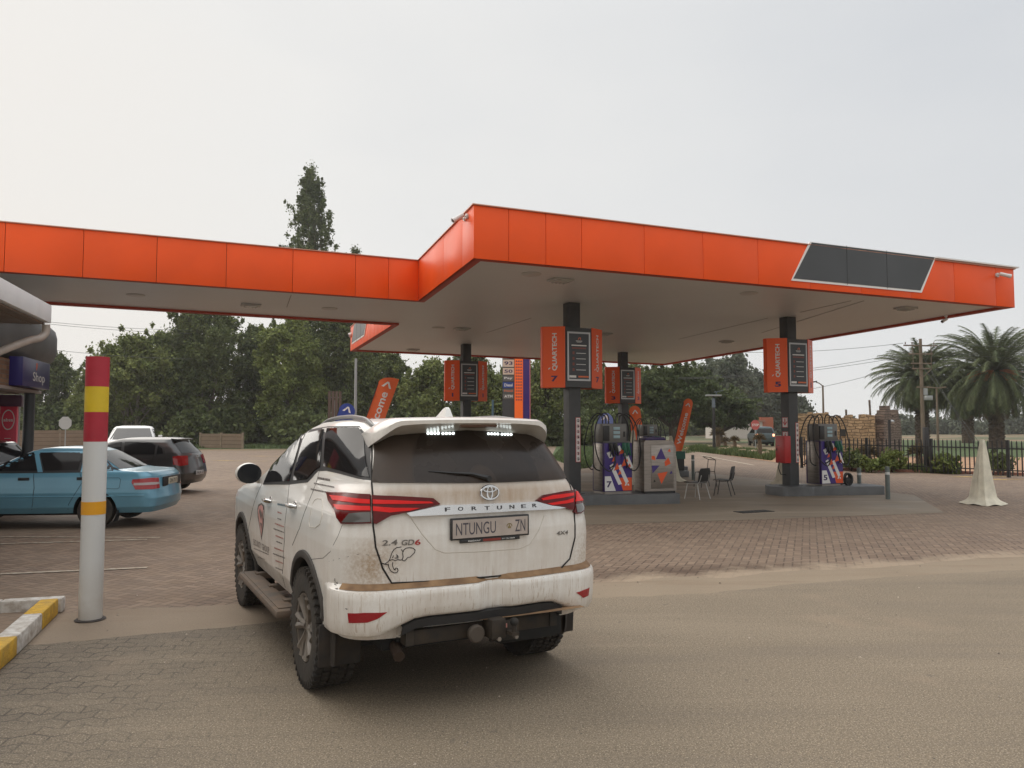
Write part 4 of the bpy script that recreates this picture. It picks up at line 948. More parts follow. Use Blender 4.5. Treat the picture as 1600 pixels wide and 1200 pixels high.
tr_(318, 62, 478, 80, 300, 120, LF2, 5, 'tall dark willow behind the grey hatchback, its top reaching the canopy wing', z0=.24, stems=5, bark=BARKL, hollow=.15, tr=.26)
tr_(262, 66, 520, 60, 150, 120, LF1, 6, 'green tree left of the tall dark willow', z0=.1)
tr_(395, 66, 505, 46, 160, 120, LF2, 7, 'dark tree between the tall willow and the poplar', z0=.05)
tr_(448, 60, 500, 54, 230, 120, LF6, 8, 'yellowish green upright tree left of the car roof', z0=.14, hollow=.15)
# poplar with its narrow top above the canopy
def pop(Rr): return lambda t: Rr * (1.0 if t < .6 else max(.03, 1 - (t - .6) / .4) ** .75 * (.85 + .22 * sin(t * 34)))
mk_tree('tree', 'tall pointed poplar whose top rises above the left wing of the canopy', 'tree', tpos(481, 82), th(250, 82), pop(4.3), 1050, 60, .15, LF3, 9, z0=.12, clr=(.26, .50), flat=2.2, lobes=46, group=GT, hollow=.05, bark=BARKL, tr=.3)
mk_tree('tree', 'tree whose thin top just shows above the canopy wing right of the poplar', 'tree', tpos(556, 88), th(379, 88), pop(3.6), 500, 50, .16, LF3, 10, z0=.15, clr=(.3, .55), flat=1.8, lobes=22, group=GT, hollow=.05)
tr_(520, 64, 470, 60, 240, 120, LF2, 11, 'dark tree behind the thin lamp pole left of the wide orange flag', z0=.04)
tr_(590, 62, 538, 58, 220, 120, LF2, 12, 'dark tree behind the wide orange flag', z0=.03)
tr_(668, 58, 566, 46, 190, 120, LF1, 13, 'olive green bushy tree behind the sign marked 1, left side', z0=.02)
tr_(735, 66, 545, 50, 170, 120, LF2, 14, 'dark tree behind the sign marked 1, right side', z0=.03)
tr_(776, 58, 590, 40, 140, 120, LF1, 15, 'olive tree behind the price totem', z0=.02)
tr_(850, 60, 560, 44, 170, 120, LF1, 16, 'olive tree between the price totem and the column marked 7', z0=.02)
tr_(925, 70, 575, 48, 130, 100, LF2, 17, 'dark airy tree behind the hoses of pump 7', z0=.25, hollow=.3)
tr_(985, 78, 570, 40, 120, 90, LF2, 18, 'dark airy tree behind the sign marked 3', z0=.3, hollow=.3)
def umb(Rr): return lambda t: Rr * (.45 + .55 * sin(pi * min(1, t * .9 + .08)))
tr_(1050, 66, 578, 75, 260, 100, LF4, 19, 'wide flat topped acacia left of the solar street lamp', umb, z0=.38, flat=.55, tr=.35, size=.22)
tr_(1125, 72, 614, 62, 190, 100, LF4, 20, 'lower flat topped acacia right of the solar street lamp', umb, z0=.36, flat=.55, tr=.3, size=.22)
EUC = 'hazy tall trees far beyond the road'
tr_(1128, 120, 566, 62, 190, 110, LF5, 21, 'tall hazy eucalyptus behind the flat topped acacias', z0=.3, size=.42, clr=(1.2, 2.2), group=EUC, hollow=.2, tr=.5)
tr_(1185, 130, 590, 40, 130, 110, LF5, 22, 'hazy eucalyptus just left of the sign marked 5', z0=.2, size=.42, clr=(1.2, 2.2), group=EUC, hollow=.2, tr=.4)
tr_(1232, 150, 618, 30, 90, 100, LF5, 23, 'hazy distant tree behind the column marked 5', z0=.05, size=.5, clr=(1.2, 2.0), group=EUC)
for k, (px, d, yt, hw_) in enumerate(((1090, 150, 640, 60), (1010, 140, 640, 60), (1395, 160, 668, 40), (1455, 170, 660, 45), (1520, 165, 668, 50), (1590, 170, 655, 50), (1330, 180, 668, 40))):
    tr_(px, d, yt, hw_, 80, 90, LF5 if k > 1 else LF2, 30 + k, ['distant dark tree line behind the acacias', 'distant dark trees behind the welcome flag', 'far hazy bush behind the ruined stone wall', 'far hazy tree seen low between the two palms', 'far hazy bush under the big palm', 'far hazy tree at the right edge beyond the palm', 'far hazy bush behind the sandstone wall'][k], z0=.02, size=.5, clr=(1.2, 2.2), group=EUC)
# undergrowth: dark bushes at the foot of the trees
UND = 'dark bushes under the trees'
rgu = random.Random(8)
ul = ['left of the striped pole', 'behind the striped pole', 'behind the white pickup', 'right of the white pickup', 'behind the short precast wall', 'right of the short precast wall', 'left of the mirror of the white car', 'above the mirror of the white car', 'behind the rear doors of the white car', 'behind the brown road sign', 'behind the blue flag', 'below the wide orange flag', 'left of the shark fin', 'right of the shark fin', 'below the price totem', 'right of the price totem', 'left of the column marked 7', 'right of the column marked 7']
for k in range(18):
    px = 30 + k * 55; d = 60 + 4 * sin(k * 2.1)
    tr_(px, d, 652 - 12 * rgu.random(), 46, 90, 110, LF2, 60 + k, 'dark low bush ' + ul[k], z0=.0, size=.26, name='bush', group=UND, tr=.06, clr=(.5, .9), hollow=.1)
rgu = random.Random(5)
# ---------------------------------------------------------------- palms
PALM = leafmat('palm leaflets', (.07, .09, .040), (.13, .15, .068), .3); PTR = mat('palm trunk', (.085, .06, .042), .95, var=.4, vscale=4, bump=.9, bscale=8); FRU = mat('orange fruit stalks', (.42, .13, .03), .8, var=.3)
DRY = leafmat('dry palm leaflets', (.12, .095, .05), (.16, .13, .075), .3)
def palm(px, d, ycrown, Lf, lab, seed, nf=150, fruit=False):
    rs = random.Random(seed); base = tpos(px, d); hc = th(ycrown, d); r = empty('palm_tree', base, rs.random() * 6, lab, 'palm tree', 'date palms beyond the fence')
    mb = MB(); pts = [V(.06 * sin(k), 0, hc * k / 10) for k in range(11)]; mb.tube(pts, [.62 - .16 * min(1, k / 3) + .10 * (k > 7) for k in range(11)], 14)
    for k in range(140):
        a = k * 2.399; z = hc * (.05 + .93 * k / 140); rr = .50; mb.box((rr * cos(a), rr * sin(a), z), (.16, .2, .14), RZ(a) @ RY(.5))
    mb.build('trunk', PTR, r)
    V_ = []; Fc = []; dry = []; Fd = []
    for i in range(nf):
        t = i / nf; a = i * 2.399 + rs.uniform(-.1, .1); el = R(82 - 142 * t ** .85 + rs.uniform(-6, 6)); L_ = Lf * (.8 + .25 * sin(pi * min(1, t * 1.3)) + rs.uniform(-.05, .08)) * (1 if t < .8 else .88)
        dirh = V(cos(a), sin(a), 0); p = V(0, 0, hc + .25 * (1 - t)) + dirh * .2; ang = el; seg = 16; tgt = V_ ; fc = Fc
        if t > .9: tgt, fc = dry, Fd
        for s_ in range(seg):
            u = s_ / seg; st = L_ / seg; dv = dirh * cos(ang) + V(0, 0, sin(ang)); q = p + dv * st; side = V(-dirh.y, dirh.x, 0); up = side.cross(dv)
            wl = .50 * sin(pi * min(1, .15 + u * .80)) ** .8 + .10
            for m_ in range(4):
                c = p.lerp(q, m_ / 4)
                for sg in (-1, 1):
                    tip = c + side * sg * wl * rs.uniform(.6, .9) + dv * wl * rs.uniform(.6, .9) + up * (wl * rs.uniform(.1, .45)) - up * (.02 if True else 0) + V(0, 0, -.10 * wl - .06 * rs.random()); hw_ = dv * .032 
                    k0 = len(tgt); tgt += [c - hw_, c + hw_, tip]; fc.append((k0, k0 + 1, k0 + 2))
            k0 = len(tgt); tgt += [p - side * .025, p + side * .025, q + side * .02, q - side * .02]; fc.append((k0, k0 + 1, k0 + 2, k0 + 3))
            p = q; ang -= (.026 + .078 * u) * (1.2 if cos(ang) > .2 else .5) if ang > -1.5 else 0
    mb = MB(); mb.keepn = True; mb.add(V_, Fc); mb.build('crown', PALM, r, smooth=0)
    mb = MB(); mb.keepn = True; mb.add(dry, Fd); mb.build('dry_fronds', DRY, r, smooth=0)
    if fruit:
        for k in range(7):
            a = k * .9 + 3.4; mb = MB(); c = V(0, 0, hc - .1)
            for j in range(40):
                aa = a + rs.uniform(-.22, .22); L_ = rs.uniform(1.3, 2.2); e = c + V(cos(aa), sin(aa), 0) * L_ + V(0, 0, rs.uniform(-.7, .15)); mb.tube([c, c.lerp(e, .6) + V(0, 0, .25), e], [.012, .02, .03], 4)
            mb.build('fruit_cluster', FRU, r)
palm(1441, 66, 592, 4.1, 'left date palm behind the wooden power pole, smaller crown', 3, 200)
palm(1557, 62, 583, 5.4, 'big right date palm with orange fruit stalks', 4, 250, True)
palm(1512, 80, 612, 4.2, 'date palm half hidden between the two nearer palms', 6, 170)
# ---------------------------------------------------------------- poles, wires
WOODP = mat('weathered pole wood', (.16, .12, .085), .85, var=.25, vscale=3, stretch=(1, 1, .3)); GALV = mat('galvanised steel', (.32, .33, .33), .45, .5)
d = 58; b = tpos(1442, d); r = empty('power_pole', b, R(8), 'wooden power pole with crossarms in front of the left palm', 'power pole'); ht = th(529, d)
mb = MB(); mb.tube([V(0, 0, -.1), V(0, 0, ht)], [.16, .11], 10); mb.build('pole', WOODP, r)
for (py, hw_) in ((540, 1.38), (553, .98), (568, .8), (576, .75), (605, .42)):
    mb = MB(); mb.box((-.1, -.14, th(py, d)), (hw_ * 2, .09, .10)); mb.build('crossarm', WOODP, r)
for (x, py) in ((-1.35, 537), (1.0, 537), (-.8, 537), (-.9, 550), (.8, 550)):
    mb = MB(); mb.cyl((x, -.14, th(py, d) - .05), (x, -.14, th(py, d) + .12), .05, .03, 8); mb.build('insulator', mat('brown insulator', (.1, .05, .03), .3), r)
mb = MB(); mb.tube([V(-.75, -.14, th(577, d)), V(0, -.1, th(590, d))], .03, 6); mb.tube([V(.75, -.14, th(577, d)), V(0, -.1, th(590, d))], .03, 6)
for x in (-.75, .75): mb.tube([V(x, -.14, th(577, d)), V(x, -.14, th(541, d))], .025, 6)
mb.build('brace', WOODP, r)
mb = MB(); mb.box((.3, -.28, th(622, d)), (.55, .35, .35), bev=.03); mb.box((.15, -.2, th(612, d)), (.3, .1, .5)); mb.build('transformer', GALV, r)
def wire(pts, rad=.018, lab='', g='power lines'):
    mb = MB(); A, B = [Vector(q) for q in pts[:2]]; sag = pts[2]; n_ = 24; mb.tube([A.lerp(B, k / n_) - V(0, 0, sag * 4 * (k / n_) * (1 - k / n_)) for k in range(n_ + 1)], rad, 4)
    tag(mb.build('power_line', mat('wire', (.06, .06, .06), .6)), lab, 'power line', g)
top = b + V(0, -.14, 0)
for (x, py, X2, y2, lb) in ((-1.35, 536, 1060, 545, 'topmost overhead wire left of the power pole'), (-.8, 549, 1060, 590, 'second overhead wire left of the power pole'), (.8, 549, 1060, 592, 'third overhead wire, close below the second, left of the power pole'), (-.75, 567, 1150, 622, 'lowest and faintest overhead wire left of the power pole')):
    e_ = at(X2, y2, 70); wire((b + V(x, -.1, th(py, d)), e_, .5), .016, lb)
for (x, py, y2, lb) in ((1.2, 536, 530, 'overhead wire leaving the power pole to the right above the palms'), (1.0, 549, 556, 'lower overhead wire leaving the power pole to the right')):
    wire((b + V(x, -.1, th(py, d)), at(1750, y2, 60), .4), .014, lb)
for (sx_, a, b2) in ((0, (1478, 610), (1528, 703)), (0, (1484, 622), (1540, 706))):
    A = at(a[0], a[1], 56.5) ; B = G(b2[0], b2[1] + 6); B = at(b2[0], b2[1], 54); wire((b + V(.1, -.1, 7.0 if a[0] == 1478 else 6.2), V(B.x, 54, 0.0), 0), .016, 'slanting stay wire of the power pole, %s' % ('upper one' if a[0] == 1478 else 'lower one'), 'stay wires')
for (y1, y2, lb) in ((499, 508, 'upper overhead wire above the striped pole'), (501, 513, 'middle overhead wire above the striped pole'), (541, 553, 'lower overhead wire left of the striped pole')):
    wire((at(-60, y1 - 12, 48), at(300, y2 + 8, 60), .25), .013, lb)
# street lamps
def lamp(px, d, ytop, lab, kind=0, m=GALV):
    b_ = tpos(px, d); h = th(ytop, d); r = empty('street_lamp', b_, 0, lab, 'street lamp'); mb = MB(); mb.tube([V(0, 0, 0), V(0, 0, h)], [.09, .06], 8); mb.build('pole', m, r)
    if kind == 0: mb = MB(); mb.tube([V(0, 0, h - .05), V(-.25, 0, h + .15), V(-.45, 0, h + .2)], .035, 6); mb.build('arm', m, r); mb = MB(); mb.box((-.7, 0, h + .22), (.6, .22, .09), RY(-.15), bev=.03); mb.build('lamp_head', mat('dark lamp head', (.05, .05, .05), .4), r)
    elif kind == 1:
        mb = MB(); mb.box((0, 0, h), (.7, .12, .08)); mb.build('arm', m, r)
        for s_ in (-1, 1): mb = MB(); mb.box((s_ * .42, 0, h + .02), (.45, .25, .10), RY(-s_ * .1), bev=.03); mb.build('lamp_head', m, r)
    return r, h
lamp(1287, 52, 602, 'single arm street lamp rising behind the stone wall', 0, WOODP)
lamp(1465, 54, 606, 'twin headed lamp pole right of the power pole', 1, WOODP)
lamp(555, 38, 560, 'thin pale lamp pole left of the wide orange flag', 2, GALV)
lamp(770, 44, 625, 'short blue grey post between the sign marked 1 and the price totem', 2, mat('blue grey post', (.06, .12, .16), .5))
p = G(1116, 707); r = empty('street_lamp', (p.x, p.y, 0), 0, 'black solar street lamp in front of the acacias', 'street lamp'); h = th(618, p.y)
mb = MB(); mb.tube([V(0, 0, 0), V(0, 0, h * .75), V(0, 0, h)], [.10, .09, .06], 10); mb.build('pole', BLK, r); mb = MB(); mb.box((0, 0, .15), (.35, .35, .3), bev=.03); mb.build('base', ISL, r)
mb = MB(); mb.box((0, 0, h), (1.0, .45, .10), bev=.02); mb.build('lamp_head', GALV, r); mb = MB(); mb.box((.35, 0, h + .28), (.55, .5, .03), RY(-.2)); mb.box((.2, 0, h + .12), (.05, .05, .25)); mb.box((0, 0, h - .5), (.18, .2, .6)); mb.build('solar_panel', mat('solar glass', (.1, .13, .16), .15), r)
# ---------------------------------------------------------------- stone ruin
ST = NG('rough sandstone', .9); pv = ST.tc.outputs['Object']
bt = N(ST.t, 'ShaderNodeTexBrick'); ST.t.links.new(ST.mapping(pv, rot=(pi / 2, 0, 0)), bt.inputs['Vector']); bt.inputs['Scale'].default_value = 1; bt.inputs['Brick Width'].default_value = .62; bt.inputs['Row Height'].default_value = .27; bt.inputs['Mortar Size'].default_value = .028; bt.offset = .43
bt.inputs['Color1'].default_value = (.40, .255, .115, 1); bt.inputs['Color2'].default_value = (.27, .165, .075, 1); bt.inputs['Mortar'].default_value = (.09, .06, .035, 1)
ST.color(ST.mix(ST.ramp(ST.noise(pv, 2, 5, .7), .4, .7, 0, .5), bt.outputs['Color'], (.17, .11, .06))); ST.bump(ST.math('MULTIPLY_ADD', bt.outputs['Fac'], -1.0, ST.noise(pv, 5, 4)), 1.0, .08)
def stone(name, c1, c2, mort, w_, h_):
    g = NG(name, .92); pv = g.tc.outputs['Object']; wob = g.noisec(pv, 2.2, 3); wv = N(g.t, 'ShaderNodeVectorMath', operation='MULTIPLY_ADD'); g.t.links.new(wob, wv.inputs[0]); wv.inputs[1].default_value = (.40, .0, .26); g.t.links.new(pv, wv.inputs[2])
    b = N(g.t, 'ShaderNodeTexBrick'); g.t.links.new(g.mapping(wv.outputs[0], rot=(pi / 2, 0, 0)), b.inputs['Vector']); b.inputs['Scale'].default_value = 1; b.inputs['Brick Width'].default_value = w_; b.inputs['Row Height'].default_value = h_; b.inputs['Mortar Size'].default_value = .02; b.offset = .37; b.squash = .7; b.squash_frequency = 3
    b.inputs['Color1'].default_value = (*c1, 1); b.inputs['Color2'].default_value = (*c2, 1); b.inputs['Mortar'].default_value = (*mort, 1)
    g.color(g.mix(g.ramp(g.noise(pv, 2.5, 6, .7), .4, .7, 0, .55), b.outputs['Color'], mort)); g.bump(g.math('MULTIPLY_ADD', b.outputs['Fac'], -1.0, g.noise(pv, 6, 5, .7)), 1.0, .10); return g.m
STM = stone('rough sandstone courses', (.46, .33, .19), (.34, .235, .13), (.14, .10, .06), .42, .17)
ST2 = stone('dark weathered stone', (.25, .19, .145), (.165, .125, .10), (.07, .052, .042), .30, .15)
def wallpoly(A, B, tops, thick, name, m, lab, cat='wall', parent=None, hole=None):
    """A,B ground ends; tops list of (t,height)"""
    A, B = V(A.x, A.y, 0), V(B.x, B.y, 0); L_ = (B - A).length; t = (B - A).normalized(); poly = [(0, -.1), (L_, -.1)] + [(q * L_, h) for q, h in tops[::-1]]
    mb = MB(); mb.prism(poly, thick, Matrix.Rotation(pi / 2, 4, 'X')); o = mb.build(name, m, parent, loc=A if parent is None else None, rz=atan2(t.y, t.x) if parent is None else None, smooth=0)
    if parent is None: tag(o, lab, cat)
    return o
d1, d2 = 46, 44
rn = random.Random(2)
r = empty('stone_ruin', tpos(1260, d1), 0, 'roofless sandstone building with broken dark stone end behind the palisade fence', 'ruin')
A = tpos(1260, d1); B = tpos(1368, d2); off_ = -A
def wl(A, B, tops, th_, name, m):
    rj = random.Random(len(tops) * 7 + 1); jt = []
    for (t0, h0), (t1, h1) in zip(tops, tops[1:]):
        n_ = max(1, int((t1 - t0) * (B - A).length / .22))
        for k in range(n_): hj = h0 + (h1 - h0) * k / n_ + rj.choice((-.14, -.06, 0, .04, .08)); jt += [(t0 + (t1 - t0) * k / n_ + 1e-4, hj), (t0 + (t1 - t0) * (k + .93) / n_, hj + rj.uniform(-.03, .03))]
    tops = jt + [tops[-1]]
    t = (B - A).normalized(); L_ = (B - A).length; poly = [(0, -.1), (L_, -.1)] + [(q * L_, h) for q, h in tops[::-1]]; mb = MB(); mb.prism(poly, th_, Matrix.Rotation(pi / 2, 4, 'X')); o = mb.build(name, m, r, smooth=0); o.location = A + off_; o.rotation_euler.z = atan2(t.y, t.x); return o
hz = lambda py, d: H + (666 - py) * d / F
wl(A, B, [(0, hz(649, 46)), (.04, hz(644, 46)), (.3, hz(646, 45.5)), (.34, hz(648, 45)), (.75, hz(651, 45)), (.78, hz(648, 45)), (1, hz(649, 44))], .4, 'sandstone_wall', STM)
C_ = tpos(1396, 46); wl(B, C_, [(0, hz(649, 44)), (.06, hz(648, 44)), (.08, hz(642, 44)), (.2, hz(641, 44)), (.22, hz(634, 44)), (.36, hz(636, 44)), (.38, hz(646, 44)), (.47, hz(651, 44)), (.54, hz(652, 44)), (.56, hz(644, 44)), (.68, hz(647, 44)), (.72, hz(641, 45)), (.84, hz(643, 45)), (.86, hz(652, 45)), (.95, hz(656, 45)), (.97, hz(668, 45)), (1, hz(672, 46))], .45, 'broken_wall', ST2)
wl(A + V(A.x * 5 / 46 + .5, 5, 0), A + V(.05, .4, 0), [(0, 2.3), (.3, 2.2), (.32, 2.45), (1, 2.4)], .4, 'side_wall', STM)
mb = MB(); p = A.lerp(B, .52) + off_ + V(-.05, -.46, 0); mb.box(p + V(0, 0, hz(676, 45)), (.45, .06, .40)); mb.build('window_recess', mat('dark opening', (.03, .03, .028), .9), r)
for (px, y0, y1) in ((1361, 650, 625), (1324, 662, 640)):
    p = tpos(px, 46) + off_; mb = MB(); mb.tube([p + V(0, 0, hz(y0 + 20, 46)), p + V(-.06, 0, hz(y1, 46))], .06, 6); mb.build('post_stub', ST2, r)
# ---------------------------------------------------------------- palisade fence
FB = mat('black fence paint', (.016, .016, .017), .5)
def palis(A, B, h0, h1, lab, n=None):
    A = V(A.x, A.y, 0); B = V(B.x, B.y, 0); L_ = (B - A).length; t = (B - A).normalized(); r = empty('palisade_fence', A, atan2(t.y, t.x), lab, 'fence'); n = n or int(L_ / .155)
    mb = MB()
    for k in range(n + 1):
        x = L_ * k / n; h = h0 + (h1 - h0) * k / n; mb.box((x, 0, h / 2 + .03), (.042, .012, h - .06)); mb.add([V(x - .021, -.006, h), V(x + .021, -.006, h), V(x, -.006, h + .07), V(x - .021, .006, h), V(x + .021, .006, h), V(x, .006, h + .07)], [(0, 1, 2), (5, 4, 3), (0, 2, 5, 3), (1, 4, 5, 2)])
    mb.build('palings', FB, r, smooth=0)
    mb = MB()
    for z in (.2, .82): 
        rot = RY(-atan2((h1 - h0) * z, L_)); mb.box((L_ / 2, .02, (h0 + h1) / 2 * z), (L_, .03, .04), rot)
    mb.build('rails', FB, r, smooth=0)
    for k in range(int(L_ / 2.7) + 1):
        x = min(L_, k * 2.7); h = h0 + (h1 - h0) * x / L_; mb = MB(); mb.box((x, .05, h / 2 + .04), (.09, .09, h + .08)); mb.build('post', FB, r)
A = G(1252, 731); B = G(1455, 739.5); C_ = G(1603, 748); C2_ = G(1700, 753)
palis(A, B, 1.22, 1.20, 'black palisade fence left of the thick post, in front of the stone ruin')
palis(B, C2_, 1.20, 1.18, 'black palisade fence right of the thick post, in front of the palms')
p = G(1455, 739); mb = MB(); mb.box((0, 0, .85), (.16, .16, 1.7), bev=.01); tag(mb.build('gate_post', FB, loc=(p.x, p.y + .3, 0)), 'thick black post in the palisade fence left of the big palm', 'post')
p = G(1391, 722); b_ = V(p.x, p.y, 0); r = empty('garden_lamp', b_, 0, 'black lamp post standing at the dark end of the stone ruin', 'lamp post'); h = hz(656, p.y); mb = MB(); mb.tube([V(0, 0, 0), V(0, 0, h)], .07, 8); mb.build('pole', BLK, r); mb = MB(); mb.sphere((.15, 0, h - .1), .10, 6); mb.tube([V(0, 0, h - .05), V(.15, 0, h)], .02, 5); mb.build('lamp_head', GALV, r)
# kerb in front of the bed
mb = MB(); K = [G(1180, 716), G(1290, 731.5), G(1320, 735), G(1600, 743), G(1700, 746)]
for a, b2 in zip(K[1:], K[2:]):
    t = (b2 - a); mb.box(((a.x + b2.x) / 2, (a.y + b2.y) / 2, .05), (t.length, .2, .10), Matrix.Rotation(atan2(t.y, t.x), 3, 'Z'))
tag(mb.build('kerb', mat('red brick kerb', (.27, .12, .085), .85, var=.3, vscale=6)), 'low red brick kerb along the flower bed', 'kerb')
so_ = mat('orange bare soil', (.36, .21, .12), .95, var=.25, vscale=2, bump=.4, bscale=12)
sheet('ground', [G(1290, 733), G(1603, 744), G(1700, 747), G(1700, 715), G(1300, 715), G(1050, 697), G(1060, 701), G(1180, 718)], so_, .012)
# bed shrubs and rocks
SHG = 'shrubs in the bed along the fence'
def shrub(px, py, ytop, halfpx, lm, seed, lab, cnt=60, n=30, size=.09):
    p = G(px, py); h = at(px, ytop, p.y).z; Rr = halfpx * p.y / F
    mk_tree('shrub', lab, 'shrub', V(p.x, p.y, 0), h, lambda t: Rr * sqrt(max(0, 1 - (t * .95) ** 2)), n, cnt, size, lm, seed, group=SHG, z0=.02, clr=(.14, .30), tr=.02, droop=-.6, hollow=.1)
for k, a in enumerate(((1330, 736, 706, 30, LF2, 'dark shrub right of pump 5'), (1395, 738, 708, 24, LF6, 'round grassy shrub between the two short posts and the thick fence post'), (1478, 740, 712, 18, LF6, 'green shrub right of the thick fence post'), (1562, 742, 712, 22, LF2, 'dark shrub right of the big cream pyramid'), (1362, 738, 722, 14, LF6, 'small pale shrub by the kerb'), (1290, 731, 712, 18, LF1, 'small shrub behind pump 5'))):
    shrub(a[0], a[1], a[2], a[3], a[4], 90 + k, a[5])
ALO = leafmat('aloe leaves', (.09, .075, .04), (.14, .10, .055), .3)
def aloe(px, py, ytop, lab, seed, s=1.0):
    p = G(px, py); h = at(px, ytop, p.y).z; r = empty('aloe', (p.x, p.y, 0), 0, lab, 'aloe', 'aloes and young palms in the bed'); rs = random.Random(seed)
    mb = MB(); mb.tube([V(0, 0, 0), V(.03, 0, h * .4), V(0, 0, h * .75)], [.12 * s, .14 * s, .12 * s], 8)
    for k in range(60): a = k * 2.4; z = h * .72 * k / 60; mb.add([V(.1 * s * cos(a), .1 * s * sin(a), z), V(.1 * s * cos(a + .5), .1 * s * sin(a + .5), z), V(.26 * s * cos(a + .2), .26 * s * sin(a + .2), z - .14)], [(0, 1, 2)])
    mb.build('stem', mat('dry aloe skirt', (.13, .09, .055), .95), r, smooth=0); mb = MB(); mb.keepn = True
    for k in range(44):
        a = k * 2.399; el = R(80 - 85 * k / 44); L_ = .55 * s; c = V(0, 0, h * .74); dv = V(cos(a) * cos(el), sin(a) * cos(el), sin(el)); sd_ = V(-sin(a), cos(a), 0) * .045 * s; m_ = c + dv * L_ * .6; e = c + dv * L_ + V(0, 0, -.12 * s); mb.add([c - sd_, c + sd_, m_ + sd_ * .7, e, m_ - sd_ * .7], [(0, 1, 2, 3, 4)])
    mb.build('leaves', ALO, r, smooth=0)
aloe(1436, 735, 698, 'tall aloe with a dry skirt in front of the fence, left of the thick post', 1)
aloe(1356, 733, 700, 'aloe in front of the fence behind the left short post', 2)
aloe(1122, 706, 668, 'young palm just right of the solar street lamp', 3, 1.2); aloe(1187, 717, 674, 'thin young tree left of the column marked 5', 4, .8); aloe(1148, 704, 682, 'small aloe beyond the solar street lamp', 5, .9); aloe(1133, 703, 684, 'small dry aloe beside the young palm', 6, .9)
RK = mat('pale rock', (.34, .24, .16), .9, var=.3, vscale=3, bump=.6, bscale=8); rg = random.Random(7)
rl = ['at the left end of the bed', 'beside the young palm', 'left of the thin young tree', 'right of the thin young tree', 'furthest right before the red fire box', 'behind the other rocks in the bed', 'in the middle of the bed', 'small one near the road edge']
for k, (px, py) in enumerate(((1128, 708), (1140, 707), (1160, 711), (1178, 713), (1196, 716), (1205, 712), (1150, 703), (1110, 704))):
    p = G(px, py); mb = MB(); bm = bmesh.new(); bmesh.ops.create_icosphere(bm, subdivisions=2, radius=1)
    for v in bm.verts: v.co = V(v.co.x * rg.uniform(.42, .5), v.co.y * .35 * rg.uniform(.9, 1.1), v.co.z * rg.uniform(.24, .3) + .12)
    bm.verts.index_update(); mb.add([v.co for v in bm.verts], [tuple(v.index for v in f.verts) for f in bm.faces]); bm.free(); tag(mb.build('rock', RK, loc=(p.x, p.y, 0), rz=k, smooth=0), 'pale rock in the bed beyond the road, ' + rl[k], 'rock', 'rocks in the bed')
q = [G(1075, 704), G(1205, 720), G(1215, 712), G(1090, 700)]
blades('ground_cover', [((q[0], q[1], q[2]), 5000), ((q[0], q[2], q[3]), 4000)], 1, .3, leafmat('bed greenery', (.06, .09, .03), (.11, .14, .05)), 9, 'low green plants filling the bed beyond the road', .05, cat='plants')
q = [G(1300, 733.5), G(1500, 741), G(1500, 736), G(1300, 728)]
blades('ground_cover', [((q[0], q[1], q[2]), 3500), ((q[0], q[2], q[3]), 3500)], 1, .22, MATS.get('x') or leafmat('fence greenery', (.07, .10, .03), (.12, .15, .05)), 10, 'low green weeds along the foot of the fence', .03, cat='plants')
# precast walls
PC = NG('precast concrete panels', .9); pv = PC.tc.outputs['Object']; z_ = PC.xyz(pv)[2]
gz = PC.math('PINGPONG', z_, .15); PC.color(PC.mix(PC.ramp(gz, 0.0, .02, 1, 0), PC.mix(PC.noise(pv, 1.5, 5, .7), (.15, .105, .07), (.25, .18, .125)), (.06, .04, .03))); PC.bump(PC.ramp(gz, 0, .03), .6, .03)
PCP = mat('precast post', (.24, .185, .13), .9, var=.2, vscale=3)
def precast(a, b2, ytop, lab):
    A = G(*a); B = G(*b2); A = V(A.x, A.y, 0); B = V(B.x, B.y, 0); L_ = (B - A).length; t = (B - A).normalized(); h = at(a[0], ytop, A.y).z; r = empty('precast_wall', A, atan2(t.y, t.x), lab, 'wall', 'precast concrete walls'); k_ = max(1, round(L_ / 1.9))
    for k in range(k_):
        mb = MB(); mb.box((L_ * (k + .5) / k_, 0, h / 2 - .02), (L_ / k_ - .1, .06, h - .02)); mb.build('panel', PC.m, r)
    for k in range(k_ + 1): mb = MB(); mb.box((L_ * k / k_, 0, h / 2 + .03), (.13, .14, h + .06)); mb.build('post', PCP, r)
precast((-40, 704), (135, 702), 672, 'brown precast concrete wall behind the stop sign'); precast((313, 700), (379, 701), 677, 'short brown precast concrete wall below the tall dark willow')
# stop sign seen from behind
p = G(102, 703); r = empty('stop_sign', (p.x, p.y - 4, 0), 0, 'back of an octagonal stop sign on a thin post', 'road sign'); Y = p.y - 4; x = 0; h = at(102, 661, Y).z; p2 = at(102, 661, Y); r.location.x = p2.x
mb = MB(); rr = 10.6 * Y / F; mb.prism([(rr * cos(pi / 8 + pi / 4 * k), rr * sin(pi / 8 + pi / 4 * k)) for k in range(8)], .02, Matrix.Translation((0, .0, h)) @ Matrix.Rotation(pi / 2, 4, 'X')); mb.build('plate', mat('bare sign back', (.40, .40, .39), .5, .2), r); mb = MB(); mb.box((0, .05, h / 2 + .1), (.06, .04, h + .3)); mb.box((0, .03, h), (.5, .03, .05)); mb.build('post', GALV, r)
